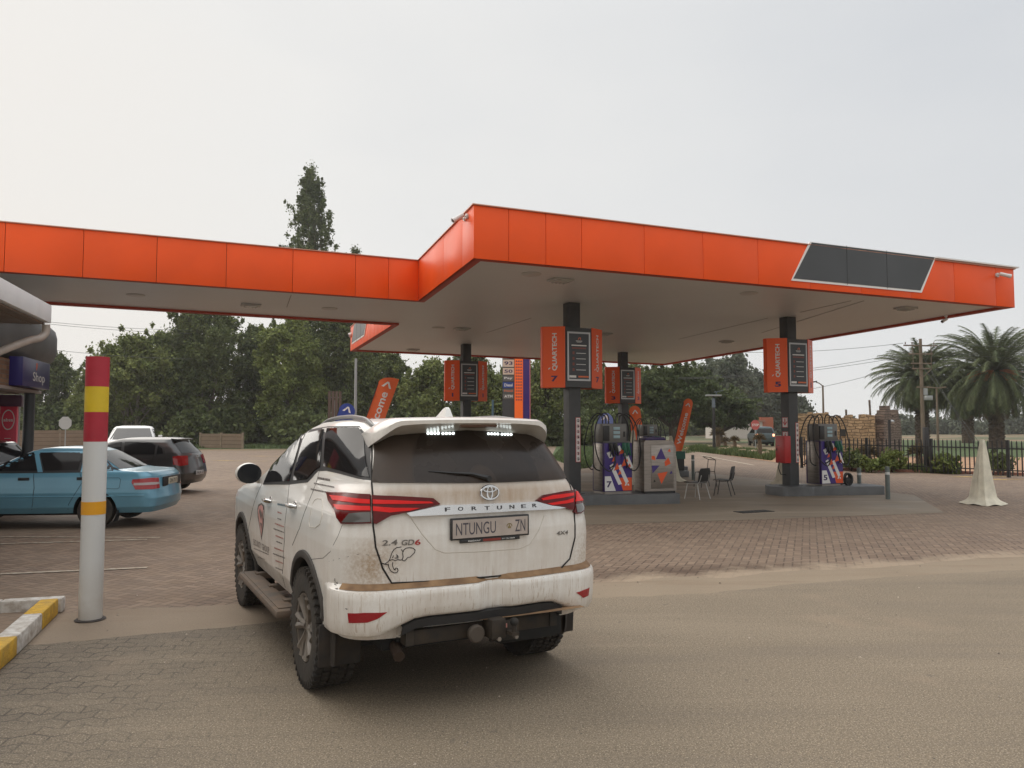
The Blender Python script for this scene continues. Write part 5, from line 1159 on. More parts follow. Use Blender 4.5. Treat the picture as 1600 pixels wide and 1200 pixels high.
# small red stop sign across the road
Y = 62; p2 = at(1180, 664, Y); r = empty('stop_sign', (p2.x, Y, 0), R(15), 'small faded red stop sign beyond the bed, left of the far car', 'road sign'); mb = MB(); rr = .42; mb.prism([(rr * cos(pi / 8 + pi / 4 * k), rr * sin(pi / 8 + pi / 4 * k)) for k in range(8)], .02, Matrix.Translation((0, 0, p2.z)) @ Matrix.Rotation(pi / 2, 4, 'X')); mb.build('plate', mat('faded red', (.45, .09, .08), .6), r)
mb = MB(); mb.text('STOP', (0, -.03, p2.z), (1, 0, 0), (0, 0, 1), width=.6, h=.2, bold=.02, depth=0); mb.build('lettering', TXW, r, smooth=0); mb = MB(); mb.box((0, .03, p2.z / 2), (.06, .04, p2.z)); mb.build('post', GALV, r)
# brown road sign, seen from behind
Y = 40; p2 = at(523, 630, Y); r = empty('road_sign', (p2.x, Y, 0), R(10), 'brown slatted back of a road sign left of the blue flag', 'road sign'); BR = mat('brown sign', (.10, .065, .05), .7)
for k in range(4): mb = MB(); mb.box((-.27 + .18 * k, 0, p2.z - .1), (.14, .03, 1.45)); mb.build('slat', BR, r)
mb = MB(); mb.box((0, .05, p2.z + .3), (.7, .03, .05)); mb.box((0, .05, p2.z - .5), (.7, .03, .05)); mb.box((.0, .06, p2.z / 2), (.07, .05, p2.z + .3)); mb.build('post', GALV, r)
# price totem
Y = 42; p2 = at(806, 640, Y); r = empty('price_totem', (p2.x, Y, 0), 0, 'tall orange and purple price totem between the signs marked 1 and 7', 'sign'); sc_ = Y / F
Hh = 9.0
def pxx(a): return (a - 806) * sc_
mb = MB(); mb.box((pxx(794.5), 0, Hh / 2), (19 * sc_, .5, Hh)); mb.build('price_board', CHA, r)
TOR = mat('bright orange totem', (.85, .13, .015), .4, emit=(1, .2, .03), estr=.12)
mb = MB(); mb.box((pxx(810.5), -.1, Hh / 2), (13 * sc_, .5, Hh)); mb.build('orange_fin', TOR, r)
mb = MB(); mb.box((pxx(822), 0, Hh / 2), (10 * sc_, .5, Hh)); mb.build('purple_fin', PUR, r); mb = MB(); mb.box((pxx(828), -.02, Hh / 2), (1.4 * sc_, .45, Hh)); mb.build('edge_strip', mat('pink trim', (.5, .16, .2), .5), r)
mb = MB()
for row in range(14):
    for cx_ in range(3):
        z = H + (666 - (565 + row * 4.6)) * sc_; mb.prism([(-.05, -.04), (.05, -.04), (0, .05)], .01, Matrix.Translation((pxx(807 + cx_ * 3.6), -.352, z)) @ Matrix.Rotation(pi / 2, 4, 'X'))
mb.build('pattern', PURD, r, smooth=0)
def tile(y0, y1, m, body=None, tm=TXW, wd=.45):
    z = H + (666 - (y0 + y1) / 2) * sc_; hh_ = (y1 - y0) * sc_ * .94; mb = MB(); mb.box((pxx(794.5), -.262, z), (17.5 * sc_, .02, hh_)); t_ = mb.build('tile', m, r)
    if body: mb = MB(); mb.text(body, (pxx(794.5), -.275, z), (1, 0, 0), (0, 0, 1), width=wd, h=hh_ * .5, bold=.02, depth=0); mb.build('lettering', tm, t_, smooth=0)
TL = mat('pale price tile', (.62, .50, .40), .5); TG = mat('grey tile', (.12, .12, .11), .5)
tile(548, 561, TL, '95', PURD); tile(562, 574, TL, '93', PURD); tile(575, 586, TL, '50', PURD); tile(587, 596, TG, 'Pay', TXW); tile(597, 607, mat('blue tile', (.02, .06, .24), .5), 'Diesel', TXW); tile(608, 614, TG, 'Food', TXO); tile(615, 624, TG, 'ATM', TXW)
# low white building and things far right
Y = 110; r = empty('far_house', tpos(1352, 120), 0, 'low pale building far behind the palisade fence, seen between pump 5 and the ruin', 'building')
mb = MB(); p_ = 0; mb.box((-8.6, 0, 1.3), (4, 4, 2.6)); mb.build('wall', mat('pale plaster', (.5, .46, .42), .8), r); mb = MB(); mb.box((-8.6, 0, 2.7), (4.6, 4.6, .2)); mb.build('roof', mat('far roof', (.3, .14, .1), .7), r)
for k, (px, d_) in enumerate(((1146, 110),)):
    r = empty('far_house', tpos(px, d_), 0, 'small white and red building under the acacias, left of the far stop sign', 'building'); mb = MB(); mb.box((0, 0, 1.2), (7, 4, 2.4)); mb.build('wall', mat('pale plaster', (.5, .46, .42), .8), r); mb = MB(); mb.box((4.2, .2, 1.5), (1.8, 4, 3.0)); mb.build('red_bay', mat('dull red', (.35, .1, .05), .7), r); mb = MB(); mb.box((0, 0, 2.5), (7.6, 4.6, .25)); mb.build('roof', mat('far roof', (.3, .14, .1), .7), r)
# ================================================================ striped pole, kerbs, shop
p = G(141, 968); r = empty('height_post', (p.x, p.y, 0), 0, 'tall round post with red, yellow and white bands at the corner of the kerb', 'post')
hp = at(151, 558, p.y).z; rad = 16.8 * p.y / F
NGp = NG('white pole enamel', .38); pv = NGp.tc.outputs['Object']
sp = NGp.ramp(NGp.noise(pv, 26, 5, .7), .66, .72); low = NGp.ramp(NGp.xyz(pv)[2], .55, .15, 0, 1)
NGp.color(NGp.mix(NGp.math('MULTIPLY', sp, .7), NGp.mix(NGp.math('MULTIPLY', low, NGp.noise(pv, 6, 4)), (.60, .60, .585), (.42, .38, .33)), (.28, .25, .21)))
zt = lambda py: at(148, py, p.y).z
bands = [('white_lower', -.02, zt(803), NGp.m), ('yellow_tape', zt(803), zt(783), mat('amber reflective tape', (.72, .33, .012), .35)), ('white_upper', zt(783), zt(690), NGp.m), ('red_band', zt(690), zt(644), mat('red pole paint', (.38, .014, .03), .5, var=.1, vscale=8)), ('yellow_band', zt(644), zt(604.5), mat('yellow pole paint', (.62, .43, .012), .5, var=.1, vscale=8)), ('red_band', zt(604.5), hp, None)]
for nm, z0, z1, m in bands:
    rr_ = rad + (.0025 if 'tape' in nm else 0); mb = MB(); mb.lathe([(rr_ - .012, z0), (rr_, z0), (rr_, z1), (rr_ - .012, z1)], 48); mb.build(nm, m or MATS['red pole paint'], r)
mb = MB(); mb.lathe([(0, hp - .004), (rad - .001, hp - .004), (rad - .001, hp - .02)], 40); mb.build('cap', MATS['red pole paint'], r)
mb = MB(); mb.lathe([(rad + .03, .006), (rad + .02, .012), (rad, .014)], 40); mb.build('base_ring', mat('dark grout', (.06, .05, .045), .9), r)

KW = mat('worn white kerb paint', (.66, .64, .60), .75, var=.28, vscale=14, vcol=(.36, .31, .26), bump=.4, bscale=40); KY = mat('worn yellow kerb paint', (.66, .38, .02), .75, var=.25, vscale=12, vcol=(.40, .25, .05), bump=.4, bscale=40)
r = empty('kerb', (0, 0, 0), 0, 'white and yellow painted kerb corner at the lower left beside the striped post', 'kerb')
def seg(a, b, m, wd=.15, h=.15, side=1):
    t = (b - a); L_ = t.length; t.normalize(); n_ = V(-t.y, t.x, 0) * side; mb = MB(); mb.box((a + b) / 2 + n_ * wd / 2 + V(0, 0, h / 2), (L_ - .006, wd, h), Matrix.Rotation(atan2(t.y, t.x), 3, 'Z'), bev=.014); mb.build('kerb_stone', m, r)
c0 = G(91, 960); c3_ = G(-130, 1180); q = lambda px, py: G(px, py)
pts = [c0, G(66, 985), G(27, 1024), G(-22, 1068), G(-75, 1120)]
for k in range(4): seg(pts[k], pts[k + 1], [KY, KW, KY, KW][k], side=-1)
d_ = (G(0, 963.5) - G(97, 957.5)); a = G(97, 957.5)
for k in range(4): seg(a + d_ * (k * 1.02 / 1.0), a + d_ * ((k + 1) * 1.02), KW, wd=.13, h=.135, side=-1)
mb = MB(); mb.sheet([V(p_.x, p_.y, .03) for p_ in (G(80, 958), G(-300, 975), G(-300, 1200), G(-130, 1140), G(0, 1030))]); tag(mb.build('planting_bed', BRICK, smooth=0), kind='structure')

# ---- shop
SV = V(-sin(R(17.5)), cos(R(17.5)), 0); SU = V(cos(R(17.5)), sin(R(17.5)), 0); srz = R(17.5)
p = at(80, 506, 11.7); base = V(p.x, p.y, 0); shop = empty('shop_building', base, srz, 'shop building at the left edge with pale roof slab and rounded dark bulkhead', 'building')
# local frame: x = SU (towards forecourt), y = SV (away)
def loc(px, py, d): q_ = at(px, py, d) - base; return V(q_.dot(SU), q_.dot(SV), q_.z)
zc = p.z; PAL = mat('pale roof edge sheet', (.80, .82, .82), .5, var=.08, vscale=2); SFT = mat('shop soffit boards', (.22, .17, .13), .6, var=.15, vscale=3)
DKG = mat('dark bulkhead sheet', (.12, .125, .13), .5, var=.12, vscale=1.5)
mb = MB(); mb.box((-4, -6, zc + .145), (8, 12, .27), bev=.006); mb.build('roof_slab', PAL, shop)
mb = MB(); mb.box((-4.02, -6.02, zc - .012), (7.9, 11.9, .02))
for k in range(20): mb.box((-.25 - k * .38, -6.02, zc - .026), (.02, 11.9, .012))
mb.build('soffit', SFT, shop)
# gutter downpipe
pp = [loc(72, 507, 11.6), loc(71, 520, 11.6), loc(62, 528, 11.5), loc(45, 532, 11.3), loc(10, 545, 10.8), loc(-30, 562, 10.4)]
sm = []
for i in range(len(pp) - 1):
    a0, a1, a2, a3 = pp[max(0, i - 1)], pp[i], pp[i + 1], pp[min(len(pp) - 1, i + 2)]
    for t in (0, .25, .5, .75): sm.append(.5 * (2 * a1 + (a2 - a0) * t + (2 * a0 - 5 * a1 + 4 * a2 - a3) * t * t + (3 * a1 - a0 - 3 * a2 + a3) * t ** 3))
mb = MB(); mb.tube(sm + [pp[-1]], .055, 14); mb.build('downpipe', mat('cream pipe', (.42, .36, .31), .4, var=.1, vscale=6), shop)
# bulkhead with rounded corner, runs away behind the slab
e_ = loc(96, 540, 18.0); zb0, zb1 = 3.06, 4.05
def bull(pts_xy, name):
    prof = [(-.12, zb0 + .02), (0.0, zb0), (.12, zb0 + .06), (.24, zb0 + .18), (.30, zb0 + .34), (.30, zb1 - .30), (.26, zb1 - .14), (.16, zb1 - .04), (.0, zb1), (-.2, zb1)]
    mb = MB(); n_ = len(pts_xy)
    for i, P_0 in enumerate(pts_xy):
        a = pts_xy[max(0, i - 1)]; b = pts_xy[min(n_ - 1, i + 1)]; t = (b - a).normalized(); nn = V(t.y, -t.x, 0)
        for (o, z) in prof: mb.v.append(V(P_0.x, P_0.y, 0) + nn * o + V(0, 0, z))
    m_ = len(prof)
    for i in range(n_ - 1):
        for j in range(m_ - 1): mb.f.append((i * m_ + j, i * m_ + j + 1, (i + 1) * m_ + j + 1, (i + 1) * m_ + j)); mb.mi.append(0)
    return mb.build(name, DKG, shop, smooth=50)
xe = e_.x - .30; ye = e_.y
path = [V(xe, ye - 6.2, 0), V(xe, ye - 3, 0), V(xe, ye - .45, 0)] + [V(xe - .35 + .35 * cos(a), ye - .45 + .35 * sin(a), 0) for a in [pi / 2 * k / 6 for k in range(1, 7)]] + [V(xe - 4, ye - .10, 0)]
bull(path, 'bulkhead')
mb = MB(); mb.box((xe - 2.2, ye - 3.2, zb0 + .05), (4.4, 6.0, .04)); mb.build('bulkhead_soffit', DKG, shop)
# brick band and lintel
BK = NG('shop brown bricks', .85); pv = BK.tc.outputs['Object']; bt = N(BK.t, 'ShaderNodeTexBrick'); sw = N(BK.t, 'ShaderNodeCombineXYZ'); xo = BK.xyz(pv); BK._in(sw.inputs[0], BK.math('ADD', xo[0], xo[1])); BK._in(sw.inputs[1], xo[2]); BK.t.links.new(sw.outputs[0], bt.inputs['Vector']); bt.inputs['Scale'].default_value = 1; bt.inputs['Brick Width'].default_value = .23; bt.inputs['Row Height'].default_value = .085; bt.inputs['Mortar Size'].default_value = .008
bt.inputs['Color1'].default_value = (.17, .085, .045, 1); bt.inputs['Color2'].default_value = (.26, .14, .075, 1); bt.inputs['Mortar'].default_value = (.16, .13, .10, 1); BK.color(bt.outputs['Color'])
ys = loc(73, 590, 16.5); xw = ys.x - .16
mb = MB(); mb.box((xw - .12, ys.y + .08 - 3.2, 2.76), (.24, 6.4, .52)); mb.build('brick_band', BK.m, shop, smooth=0)
mb = MB(); mb.box((xw - 2.14, ys.y + .04 - .14, 2.76), (3.7, .22, .52)); mb.build('brick_band', BK.m, shop, smooth=0)
mb = MB(); mb.box((xw - .13, ys.y + .12 - 3.2, 2.47), (.34, 6.4, .06), bev=.004); mb.box((xw - 2.3, ys.y - .08, 2.47), (3.9, .34, .055)); mb.build('lintel', mat('pale lintel', (.33, .27, .24), .6), shop)
mb = MB(); mb.box((xw - 2.4, ys.y - 3.2, 2.425), (4.2, 6.2, .02)); mb.build('ceiling', SFT, shop)
CR = mat('dark round column paint', (.045, .05, .055), .45)
for (px, d_) in ((64.5, 16.4), (-1, 13.6)):
    q_ = loc(px, 640, d_); mb = MB(); mb.cyl((xw - .13, q_.y, 0), (xw - .13, q_.y, 2.44), .105, n=20); mb.build('column', CR, shop)
mb = MB(); mb.box((xw - 4.2, ys.y - 3.2, 1.2), (.2, 6, 2.4)); mb.build('back_wall', BK.m, shop, smooth=0)
mb = MB(); mb.box((xw - 4.08, ys.y - 3.2, 1.1), (.02, 4.6, 1.9)); mb.build('shop_window', mat('dark shop glass', (.02, .022, .025), .1), shop)
# shop sign
r = empty('shop_sign', base + SU * (xw + .005) + SV * (ys.y - .98) + V(0, 0, 2.52), srz + pi / 2, 'deep purple sign box reading Shop on the brick band', 'sign')
mb = MB(); mb.box((0, -.10, .28), (1.90, .24, .56), bev=.012); mb.build('sign_box', mat('shop sign purple', (.022, .016, .13), .35), r)
mb = MB(); mb.text('Shop', (.14, -.222, .19), (1, 0, 0), (0, 0, 1), h=.24, width=.84, bold=.012, depth=0); mb.build('lettering', TXW, r, smooth=0)
mb = MB(); mb.add([V(-.08, -.2215, .38), V(-.04, -.2215, .34), V(.02, -.2215, .42), V(.015, -.2215, .50), V(-.085, -.2215, .50)], [(0, 1, 2, 3, 4)]); mb.build('logo', POR, r, smooth=0)
# red cash machine
q_ = at(12.5, 666, 17.2); r = empty('cash_machine', (q_.x, q_.y, 0), R(30), 'red cash machine with a round white emblem under the shop roof', 'cash machine')
RBK = mat('crimson panel', (.66, .025, .07), .4); mb = MB(); mb.box((0, .3, 1.1), (.32, .6, 2.2), bev=.01); mb.build('cabinet', RBK, r)
hz_ = lambda py: H + (666 - py) * 17.2 / F
mb = MB(); mb.box((.02, .25, hz_(626)), (.46, .75, .26), bev=.01); mb.build('header', mat('dark maroon', (.07, .015, .05), .4), r)
mb = MB(); ring_ = 28; R1, R2 = .12, .104
mb.add([V(R1 * cos(6.2832 * k / ring_), -.003, hz_(656) + R1 * 1.9 * sin(6.2832 * k / ring_)) for k in range(ring_)] + [V(R2 * cos(6.2832 * k / ring_), -.003, hz_(656) + R2 * 1.95 * sin(6.2832 * k / ring_)) for k in range(ring_)], [(k, (k + 1) % ring_, ring_ + (k + 1) % ring_, ring_ + k) for k in range(ring_)])
mb.text('absa', (0, -.004, hz_(656)), (1, 0, 0), (0, 0, 1), width=.18, h=.075, bold=.02, depth=0); mb.box((0, -.002, hz_(685)), (.12, .002, .012)); mb.box((-.01, -.002, hz_(689)), (.10, .002, .008)); mb.build('emblem', TXW, r, smooth=0)
q_ = at(30, 650, 18.5); mb = MB(); mb.box((0, 0, 1.15), (.03, .03, 2.3)); tag(mb.build('thin_post', GALV, loc=(q_.x, q_.y, 0)), 'thin pale post between the red cash machine and the round shop column', 'post')
# ================================================================ vehicles
class Body:
    """body shell from horizontal slices. key = (z, xr, xf, w, crown_r, rad_r, crown_f, rad_f)"""
    def __init__(s, keys, nz=60, root=None, zs=None, taper=None):
        s.taper = taper or (lambda z: 0.0); s.keys = keys; s.root = root; z0, z1 = keys[0][0], keys[-1][0]
        zl = sorted(set([round(z0 + (z1 - z0) * i / nz, 5) for i in range(nz + 1)] + [k[0] for k in keys]))
        s.rows = [s.outline(z) for z in zl]; s.zl = zl
        s.m = len(s.rows[0]); v = [p for r in s.rows for p in r]; m = s.m
        f = [(i * m + j, i * m + (j + 1) % m, (i + 1) * m + (j + 1) % m, (i + 1) * m + j) for i in range(len(zl) - 1) for j in range(m)]
        # caps as strips (left-right pairs)
        h = m // 2
        for base, flip in ((0, 1), ((len(zl) - 1) * m, 0)):
            for j in range(1, h):
                q = (base + j, base + (j + 1) % m, base + (m - j - 1) % m if False else base + (m - (j + 1)) % m, base + (m - j) % m)
                if len(set(q)) == 4: f.append(q[::-1] if flip else q)
                else: f.append(tuple(dict.fromkeys(q)))
            q = (base, base + 1, base + m - 1); f.append(q[::-1] if flip else q)
        s.v, s.f = v, f; s.bvh = BVHTree.FromPolygons([tuple(a) for a in v], f)
    def par(s, z):
        K = s.keys
        if z <= K[0][0]: return K[0][1:]
        for a, b in zip(K, K[1:]):
            if z <= b[0]:
                t = (z - a[0]) / (b[0] - a[0]); return tuple(x + (y - x) * t for x, y in zip(a[1:], b[1:]))
        return K[-1][1:]
    def outline(s, z):
        xr, xf, w, cr, rr, cf, rf = s.par(z); pts = []; tp = s.taper(z); wf = w; w = w - tp
        rr = min(rr, w * .9); rf = min(rf, w * .9); NR, NC, NS = 8, 8, 30
        for i in range(NR): y = (w - rr) * i / NR; pts.append((xr + cr * (y / w) ** 2.0, y))
        x0 = xr + cr * ((w - rr) / w) ** 2; sl = 2 * cr * (w - rr) / w / w
        rx = rr * (1.0 + sl * .5)
        for i in range(NC):
            a = pi / 2 * i / NC; pts.append((x0 + rx * (1 - cos(a)) + sl * rr * .3 * sin(a) * (1 - sin(a)), w - rr + rr * sin(a)))
        xa = x0 + rx; xb = xf - cf * ((w - rf) / w) ** 2 - rf * 1.3
        for i in range(NS): t = i / NS; pts.append((xa + (xb - xa) * t, w + (wf - w) * (1 - (1 - min(1, t * 1.6)) ** 2) + .012 * sin(pi * t)))
        w = wf
        for i in range(NC): a = pi / 2 * i / NC; pts.append((xb + rf * 1.3 * sin(a), w - rf * (1 - cos(a))))
        for i in range(NR + 1): y = (w - rf) * (1 - i / NR); pts.append((xf - cf * (y / w) ** 2, y))
        left = [V(x, y, z) for x, y in pts]; right = [V(x, -y, z) for x, y in pts[1:-1]][::-1]
        return left + right
    def pix(s, px, py):
        Mi = s.root.matrix_world.inverted(); o = Mi @ EYE; d = (Mi.to_3x3() @ ray(px, py)).normalized(); h = s.bvh.ray_cast(o, d, 40)
        if h[0] is None:
            # nearest point on body to the ray
            best = None
            for k in range(160):
                q = o + d * (2.5 + k * .04); n_ = s.bvh.find_nearest(q)
                if n_[0] is not None and (best is None or n_[3] < best[1]): best = (n_[0], n_[3])
            return best[0]
        return h[0]
    def project(s, p, d, back=3.0):
        """shoot from outside towards the body along -d (d = outward)"""
        h = s.bvh.ray_cast(p + d * back, -d, back * 2)
        if h[0] is None: h = s.bvh.find_nearest(p)
        n_ = h[1]
        if n_.dot(d) < 0: n_ = -n_
        return h[0], n_
    def patch(s, pts3, d, off=.004, step=.06, thick=.01, mirror=False, dz=None):
        """closed outline of 3-D points near the body -> filled sheet on the body. d outward axis"""
        d = Vector(d).normalized(); X = V(0, 0, 1).cross(d).normalized(); Y = d.cross(X)
        c = pts3[0]; P2 = []
        for i in range(len(pts3)):
            a = pts3[i]; b = pts3[(i + 1) % len(pts3)]; n_ = max(1, int((b - a).length / step))
            for k in range(n_): q = a.lerp(b, k / n_) - c; P2.append(Vector((q.dot(X), q.dot(Y))))
        nb = len(P2); xs = [p.x for p in P2]; ys = [p.y for p in P2]; gx = min(xs) + step / 2
        inner = []
        while gx < max(xs):
            gy = min(ys) + step / 2
            while gy < max(ys):
                ins = False; j = nb - 1
                for i in range(nb):
                    if (P2[i].y > gy) != (P2[j].y > gy) and gx < (P2[j].x - P2[i].x) * (gy - P2[i].y) / (P2[j].y - P2[i].y) + P2[i].x: ins = not ins
                    j = i
                if ins and min((p - Vector((gx, gy))).length for p in P2) > step * .35: inner.append(Vector((gx, gy)))
                gy += step
            gx += step
        vo, eo, fo, _, _, _ = delaunay_2d_cdt(P2 + inner, [], [list(range(nb))], 1, 1e-6)
        top = []; 
        for p in vo:
            q = c + X * p.x + Y * p.y; h, n_ = s.project(q, d); o = off if dz is None else dz(h); top.append((h + n_ * o, n_))
        n0 = len(vo); vs_ = [t[0] for t in top] + [t[0] - t[1] * thick for t in top]
        fs = [tuple(f) for f in fo]
        cnt = {}
        for f in fo:
            for a, b in zip(f, f[1:] + f[:1]): cnt[(a, b)] = cnt.get((a, b), 0) + 1
        rim = [(a, b) for (a, b) in cnt if (b, a) not in cnt]
        fs += [(b, a, a + n0, b + n0) for a, b in rim]
        if mirror: vs_ = [V(v.x, -v.y, v.z) for v in vs_]
        mb = MB(); mb.add(vs_, fs); return mb
    def pxl(s, L): return [s.pix(*p) for p in L]
    def line(s, pts3, r, d, n=6, mirror=False, off=.0015):
        d = Vector(d).normalized(); out_ = []
        for a, b in zip(pts3, pts3[1:]):
            k_ = max(1, int((b - a).length / .05))
            for k in range(k_): out_.append(a.lerp(b, k / k_))
        out_.append(pts3[-1]); out_ = [(lambda h: h[0] + h[1] * off)(s.project(q, d)) for q in out_]
        if mirror: out_ = [V(v.x, -v.y, v.z) for v in out_]
        mb = MB(); mb.tube(out_, r, n); return mb
def wheel(parent, pos, rad, wid, side, style=0, tread=True, tyre=None, rimm=None):
    """side +1: outer face towards +y"""
    r = empty('wheel', pos); r.parent = parent
    TY = tyre or mat('tyre rubber', (.022, .020, .018), .85, var=.35, vscale=7, vcol=(.05, .04, .03), bump=.3, bscale=40)
    RM = rimm or mat('dusty alloy', (.34, .31, .28), .40, .6, var=.3, vscale=6, vcol=(.09, .07, .05))
    mx_ = Matrix.Rotation(-pi / 2 * side, 4, 'X'); rr = rad * .60; hw = wid / 2
    mb = MB(); prof = [(rr - .01, -hw * .8), (rr, -hw * .95), (rad * .80, -hw * 1.02), (rad * .93, -hw * .98), (rad * .96, -hw * .84), (rad * .96, hw * .84), (rad * .93, hw * .98), (rad * .80, hw * 1.02), (rr, hw * .95), (rr - .01, hw * .8)]
    mb.lathe(prof, 56, mx_)
    if tread:
        n_ = 44
        for k in range(n_):
            for row in range(5):
                y = (-.80 + .40 * row) * hw; a = 2 * pi * (k + (.5 if row % 2 else 0) + (.25 if row in (0, 4) else 0)) / n_; R_ = rad * .972
                q = Matrix.Rotation(a, 3, 'Y') if False else None
                c = V(R_ * cos(a), R_ * sin(a), y); mb.box((mx_ @ c), (.034, rad * 2 * pi / n_ * .62, hw * .31), (mx_.to_3x3() @ Matrix.Rotation(a, 3, 'Z') @ Matrix.Rotation(.25 * (1 if row % 2 else -1), 3, 'X')))
        for k in range(n_):
            a = 2 * pi * (k + .25) / n_; c = V(rad * .945 * cos(a), rad * .945 * sin(a), hw * .99); mb.box(mx_ @ c, (.045, .018, .006), mx_.to_3x3() @ Matrix.Rotation(a, 3, 'Z'))
    mb.build('tyre', TY, r, smooth=30)
    mb = MB(); mb.lathe([(rr - .005, -hw * .8), (rr - .01, hw * .93), (rr - .03, hw * .90), (rr - .035, hw * .3), (rr * .5, hw * .25), (0, hw * .25)], 40, mx_)
    ns = 6 if style == 0 else 5 if style == 1 else 8
    for k in range(ns):
        a = 2 * pi * k / ns
        for da in ((-.16, .16) if style == 0 else (0,)):
            pts = [V(.05 * cos(a + da * .3), .05 * sin(a + da * .3), hw * .66), V(rr * .55 * cos(a + da * .8), rr * .55 * sin(a + da * .8), hw * .80), V((rr - .02) * cos(a + da * 1.15), (rr - .02) * sin(a + da * 1.15), hw * .86)]
            mb.tube([mx_ @ q for q in pts], [.03, .022, .027] if style == 0 else [.05, .04, .045], 6)
    mb.lathe([(.085, hw * .4), (.075, hw * .72), (.05, hw * .78), (.035, hw * .80), (0, hw * .80)], 20, mx_)
    mb.build('rim', RM, r, smooth=35)
    mb = MB(); mb.lathe([(rr - .04, hw * .26), (rr * .55, hw * .30), (.06, hw * .30)], 32, mx_); mb.build('brake_disc', mat('dark brake', (.02, .018, .016), .7), r)
    return r
def well(parent, wx, wz, R_, y0, y1, s_):
    # inner wheel housing: an arch over the wheel closed on its inner side
    mb = MB(); n_ = 24; a0 = R(-8); a1 = R(188)
    for k in range(n_ + 1):
        a = a0 + (a1 - a0) * k / n_
        for (r_, y) in ((R_, y1), (R_, y0), (0, y0)): mb.v.append(V(wx + r_ * cos(a), s_ * y, wz + r_ * sin(a)))
    for k in range(n_):
        for j in range(2): a = k * 3 + j; mb.f.append((a, a + 1, a + 4, a + 3)); mb.mi.append(0)
    return mb.build('wheel_well', MATS['black underbody'], parent)
def carve(parent, wheels, rad, halfw, objs):
    """boolean wheel arches out of body parts"""
    mb = MB()
    for (x, z) in wheels:
        for sg in (-1, 1): mb.cyl((x, sg * (halfw - .40), z), (x, sg * (halfw + .4), z), rad, n=48)
    return mb
def cut(o, cutter):
    bpy.context.view_layer.update(); m = o.modifiers.new('arch', 'BOOLEAN'); m.operation = 'DIFFERENCE'; m.object = cutter; m.solver = 'EXACT'
    dg = bpy.context.evaluated_depsgraph_get(); dg.update(); e = o.evaluated_get(dg); me = bpy.data.meshes.new_from_object(e); o.modifiers.clear(); o.data = me; o.data.name = o.name
    me.shade_smooth(); me.set_sharp_from_angle(angle=R(32))
UND_ = mat('black underbody', (.008, .008, .008), .8)
GLASS = mat('tinted car glass', (.012, .012, .013), .05, spec=.32); BTR = mat('black car trim', (.016, .016, .017), .5)
CHR = mat('chrome', (.62, .62, .62), .12, 1.0)
# ---------------------------------------------------------------- the white four wheel drive
hd = R(28); suv = empty('four_wheel_drive', (-.59, 5.69, 0), pi / 2 + hd, 'dusty white four wheel drive with lit brake lamps, seen from behind in the foreground', 'car')
bpy.context.view_layer.update()
KEYS = [(.46, -.84, 3.42, .84, .10, .20, .2, .3), (.60, -.90, 3.55, .895, .11, .26, .2, .3), (.78, -.92, 3.60, .912, .11, .28, .2, .3), (1.0, -.935, 3.58, .915, .11, .29, .2, .3),
        (1.08, -.935, 3.5, .908, .11, .29, .2, .3), (1.14, -.93, 3.2, .90, .115, .29, .15, .3), (1.20, -.925, 2.8, .888, .12, .29, .1, .3), (1.26, -.92, 2.42, .876, .12, .29, .1, .3),
        (1.32, -.915, 2.2, .862, .14, .22, .12, .3), (1.40, -.90, 1.98, .838, .15, .20, .14, .28), (1.55, -.80, 1.58, .782, .16, .18, .14, .25), (1.66, -.71, 1.28, .735, .16, .17, .13, .22),
        (1.725, -.65, 1.05, .70, .15, .17, .12, .22), (1.765, -.58, .85, .655, .14, .18, .1, .2), (1.787, -.44, .66, .56, .1, .2, .1, .2), (1.797, -.2, .4, .34, .05, .1, .05, .1)]
B = Body(KEYS, 70, suv, taper=lambda z: .105 * min(1, max(0, (z - 1.20) / .18)))
# dusty white paint
DW = NG('dusty white paint', .38); pv = DW.tc.outputs['Object']; o_ = DW.xyz(pv)
st = DW.noise(DW.mapping(pv, scale=(22, 22, 1.1)), 1.0, 4, .6); cl = DW.noise(pv, 2.6, 5, .65); fi = DW.noise(pv, 60, 3, .6)
rear = DW.ramp(o_[0], -.45, -.9, .12, 1.0); lowz = DW.ramp(o_[2], 1.05, .45, .15, 1.0)
upz = DW.math('MULTIPLY', rear, DW.ramp(DW.math('ABSOLUTE', DW.math('SUBTRACT', o_[2], 1.30)), .03, .13, 1.1, 0.0))     # the dusty panel above the lamps
m_ = DW.math('MULTIPLY', DW.math('MAXIMUM', DW.math('MULTIPLY', rear, .34), DW.math('MULTIPLY', lowz, .5)), DW.ramp(DW.math('MULTIPLY_ADD', cl, .6, DW.math('MULTIPLY', st, .4)), .36, .62))
m_ = DW.math('MAXIMUM', m_, DW.math('MULTIPLY', upz, DW.ramp(DW.math('MULTIPLY_ADD', cl, .5, DW.math('MULTIPLY', st, .5)), .32, .62, .45, .8)))
runs_ = DW.noise(DW.mapping(pv, scale=(95, 95, 1.3)), 1.0, 3, .6); rn_ = DW.math('MULTIPLY', DW.math('MULTIPLY', DW.ramp(runs_, .56, .64, 0, .6), rear), DW.ramp(o_[2], .95, .78, 0, 1))
blot = None
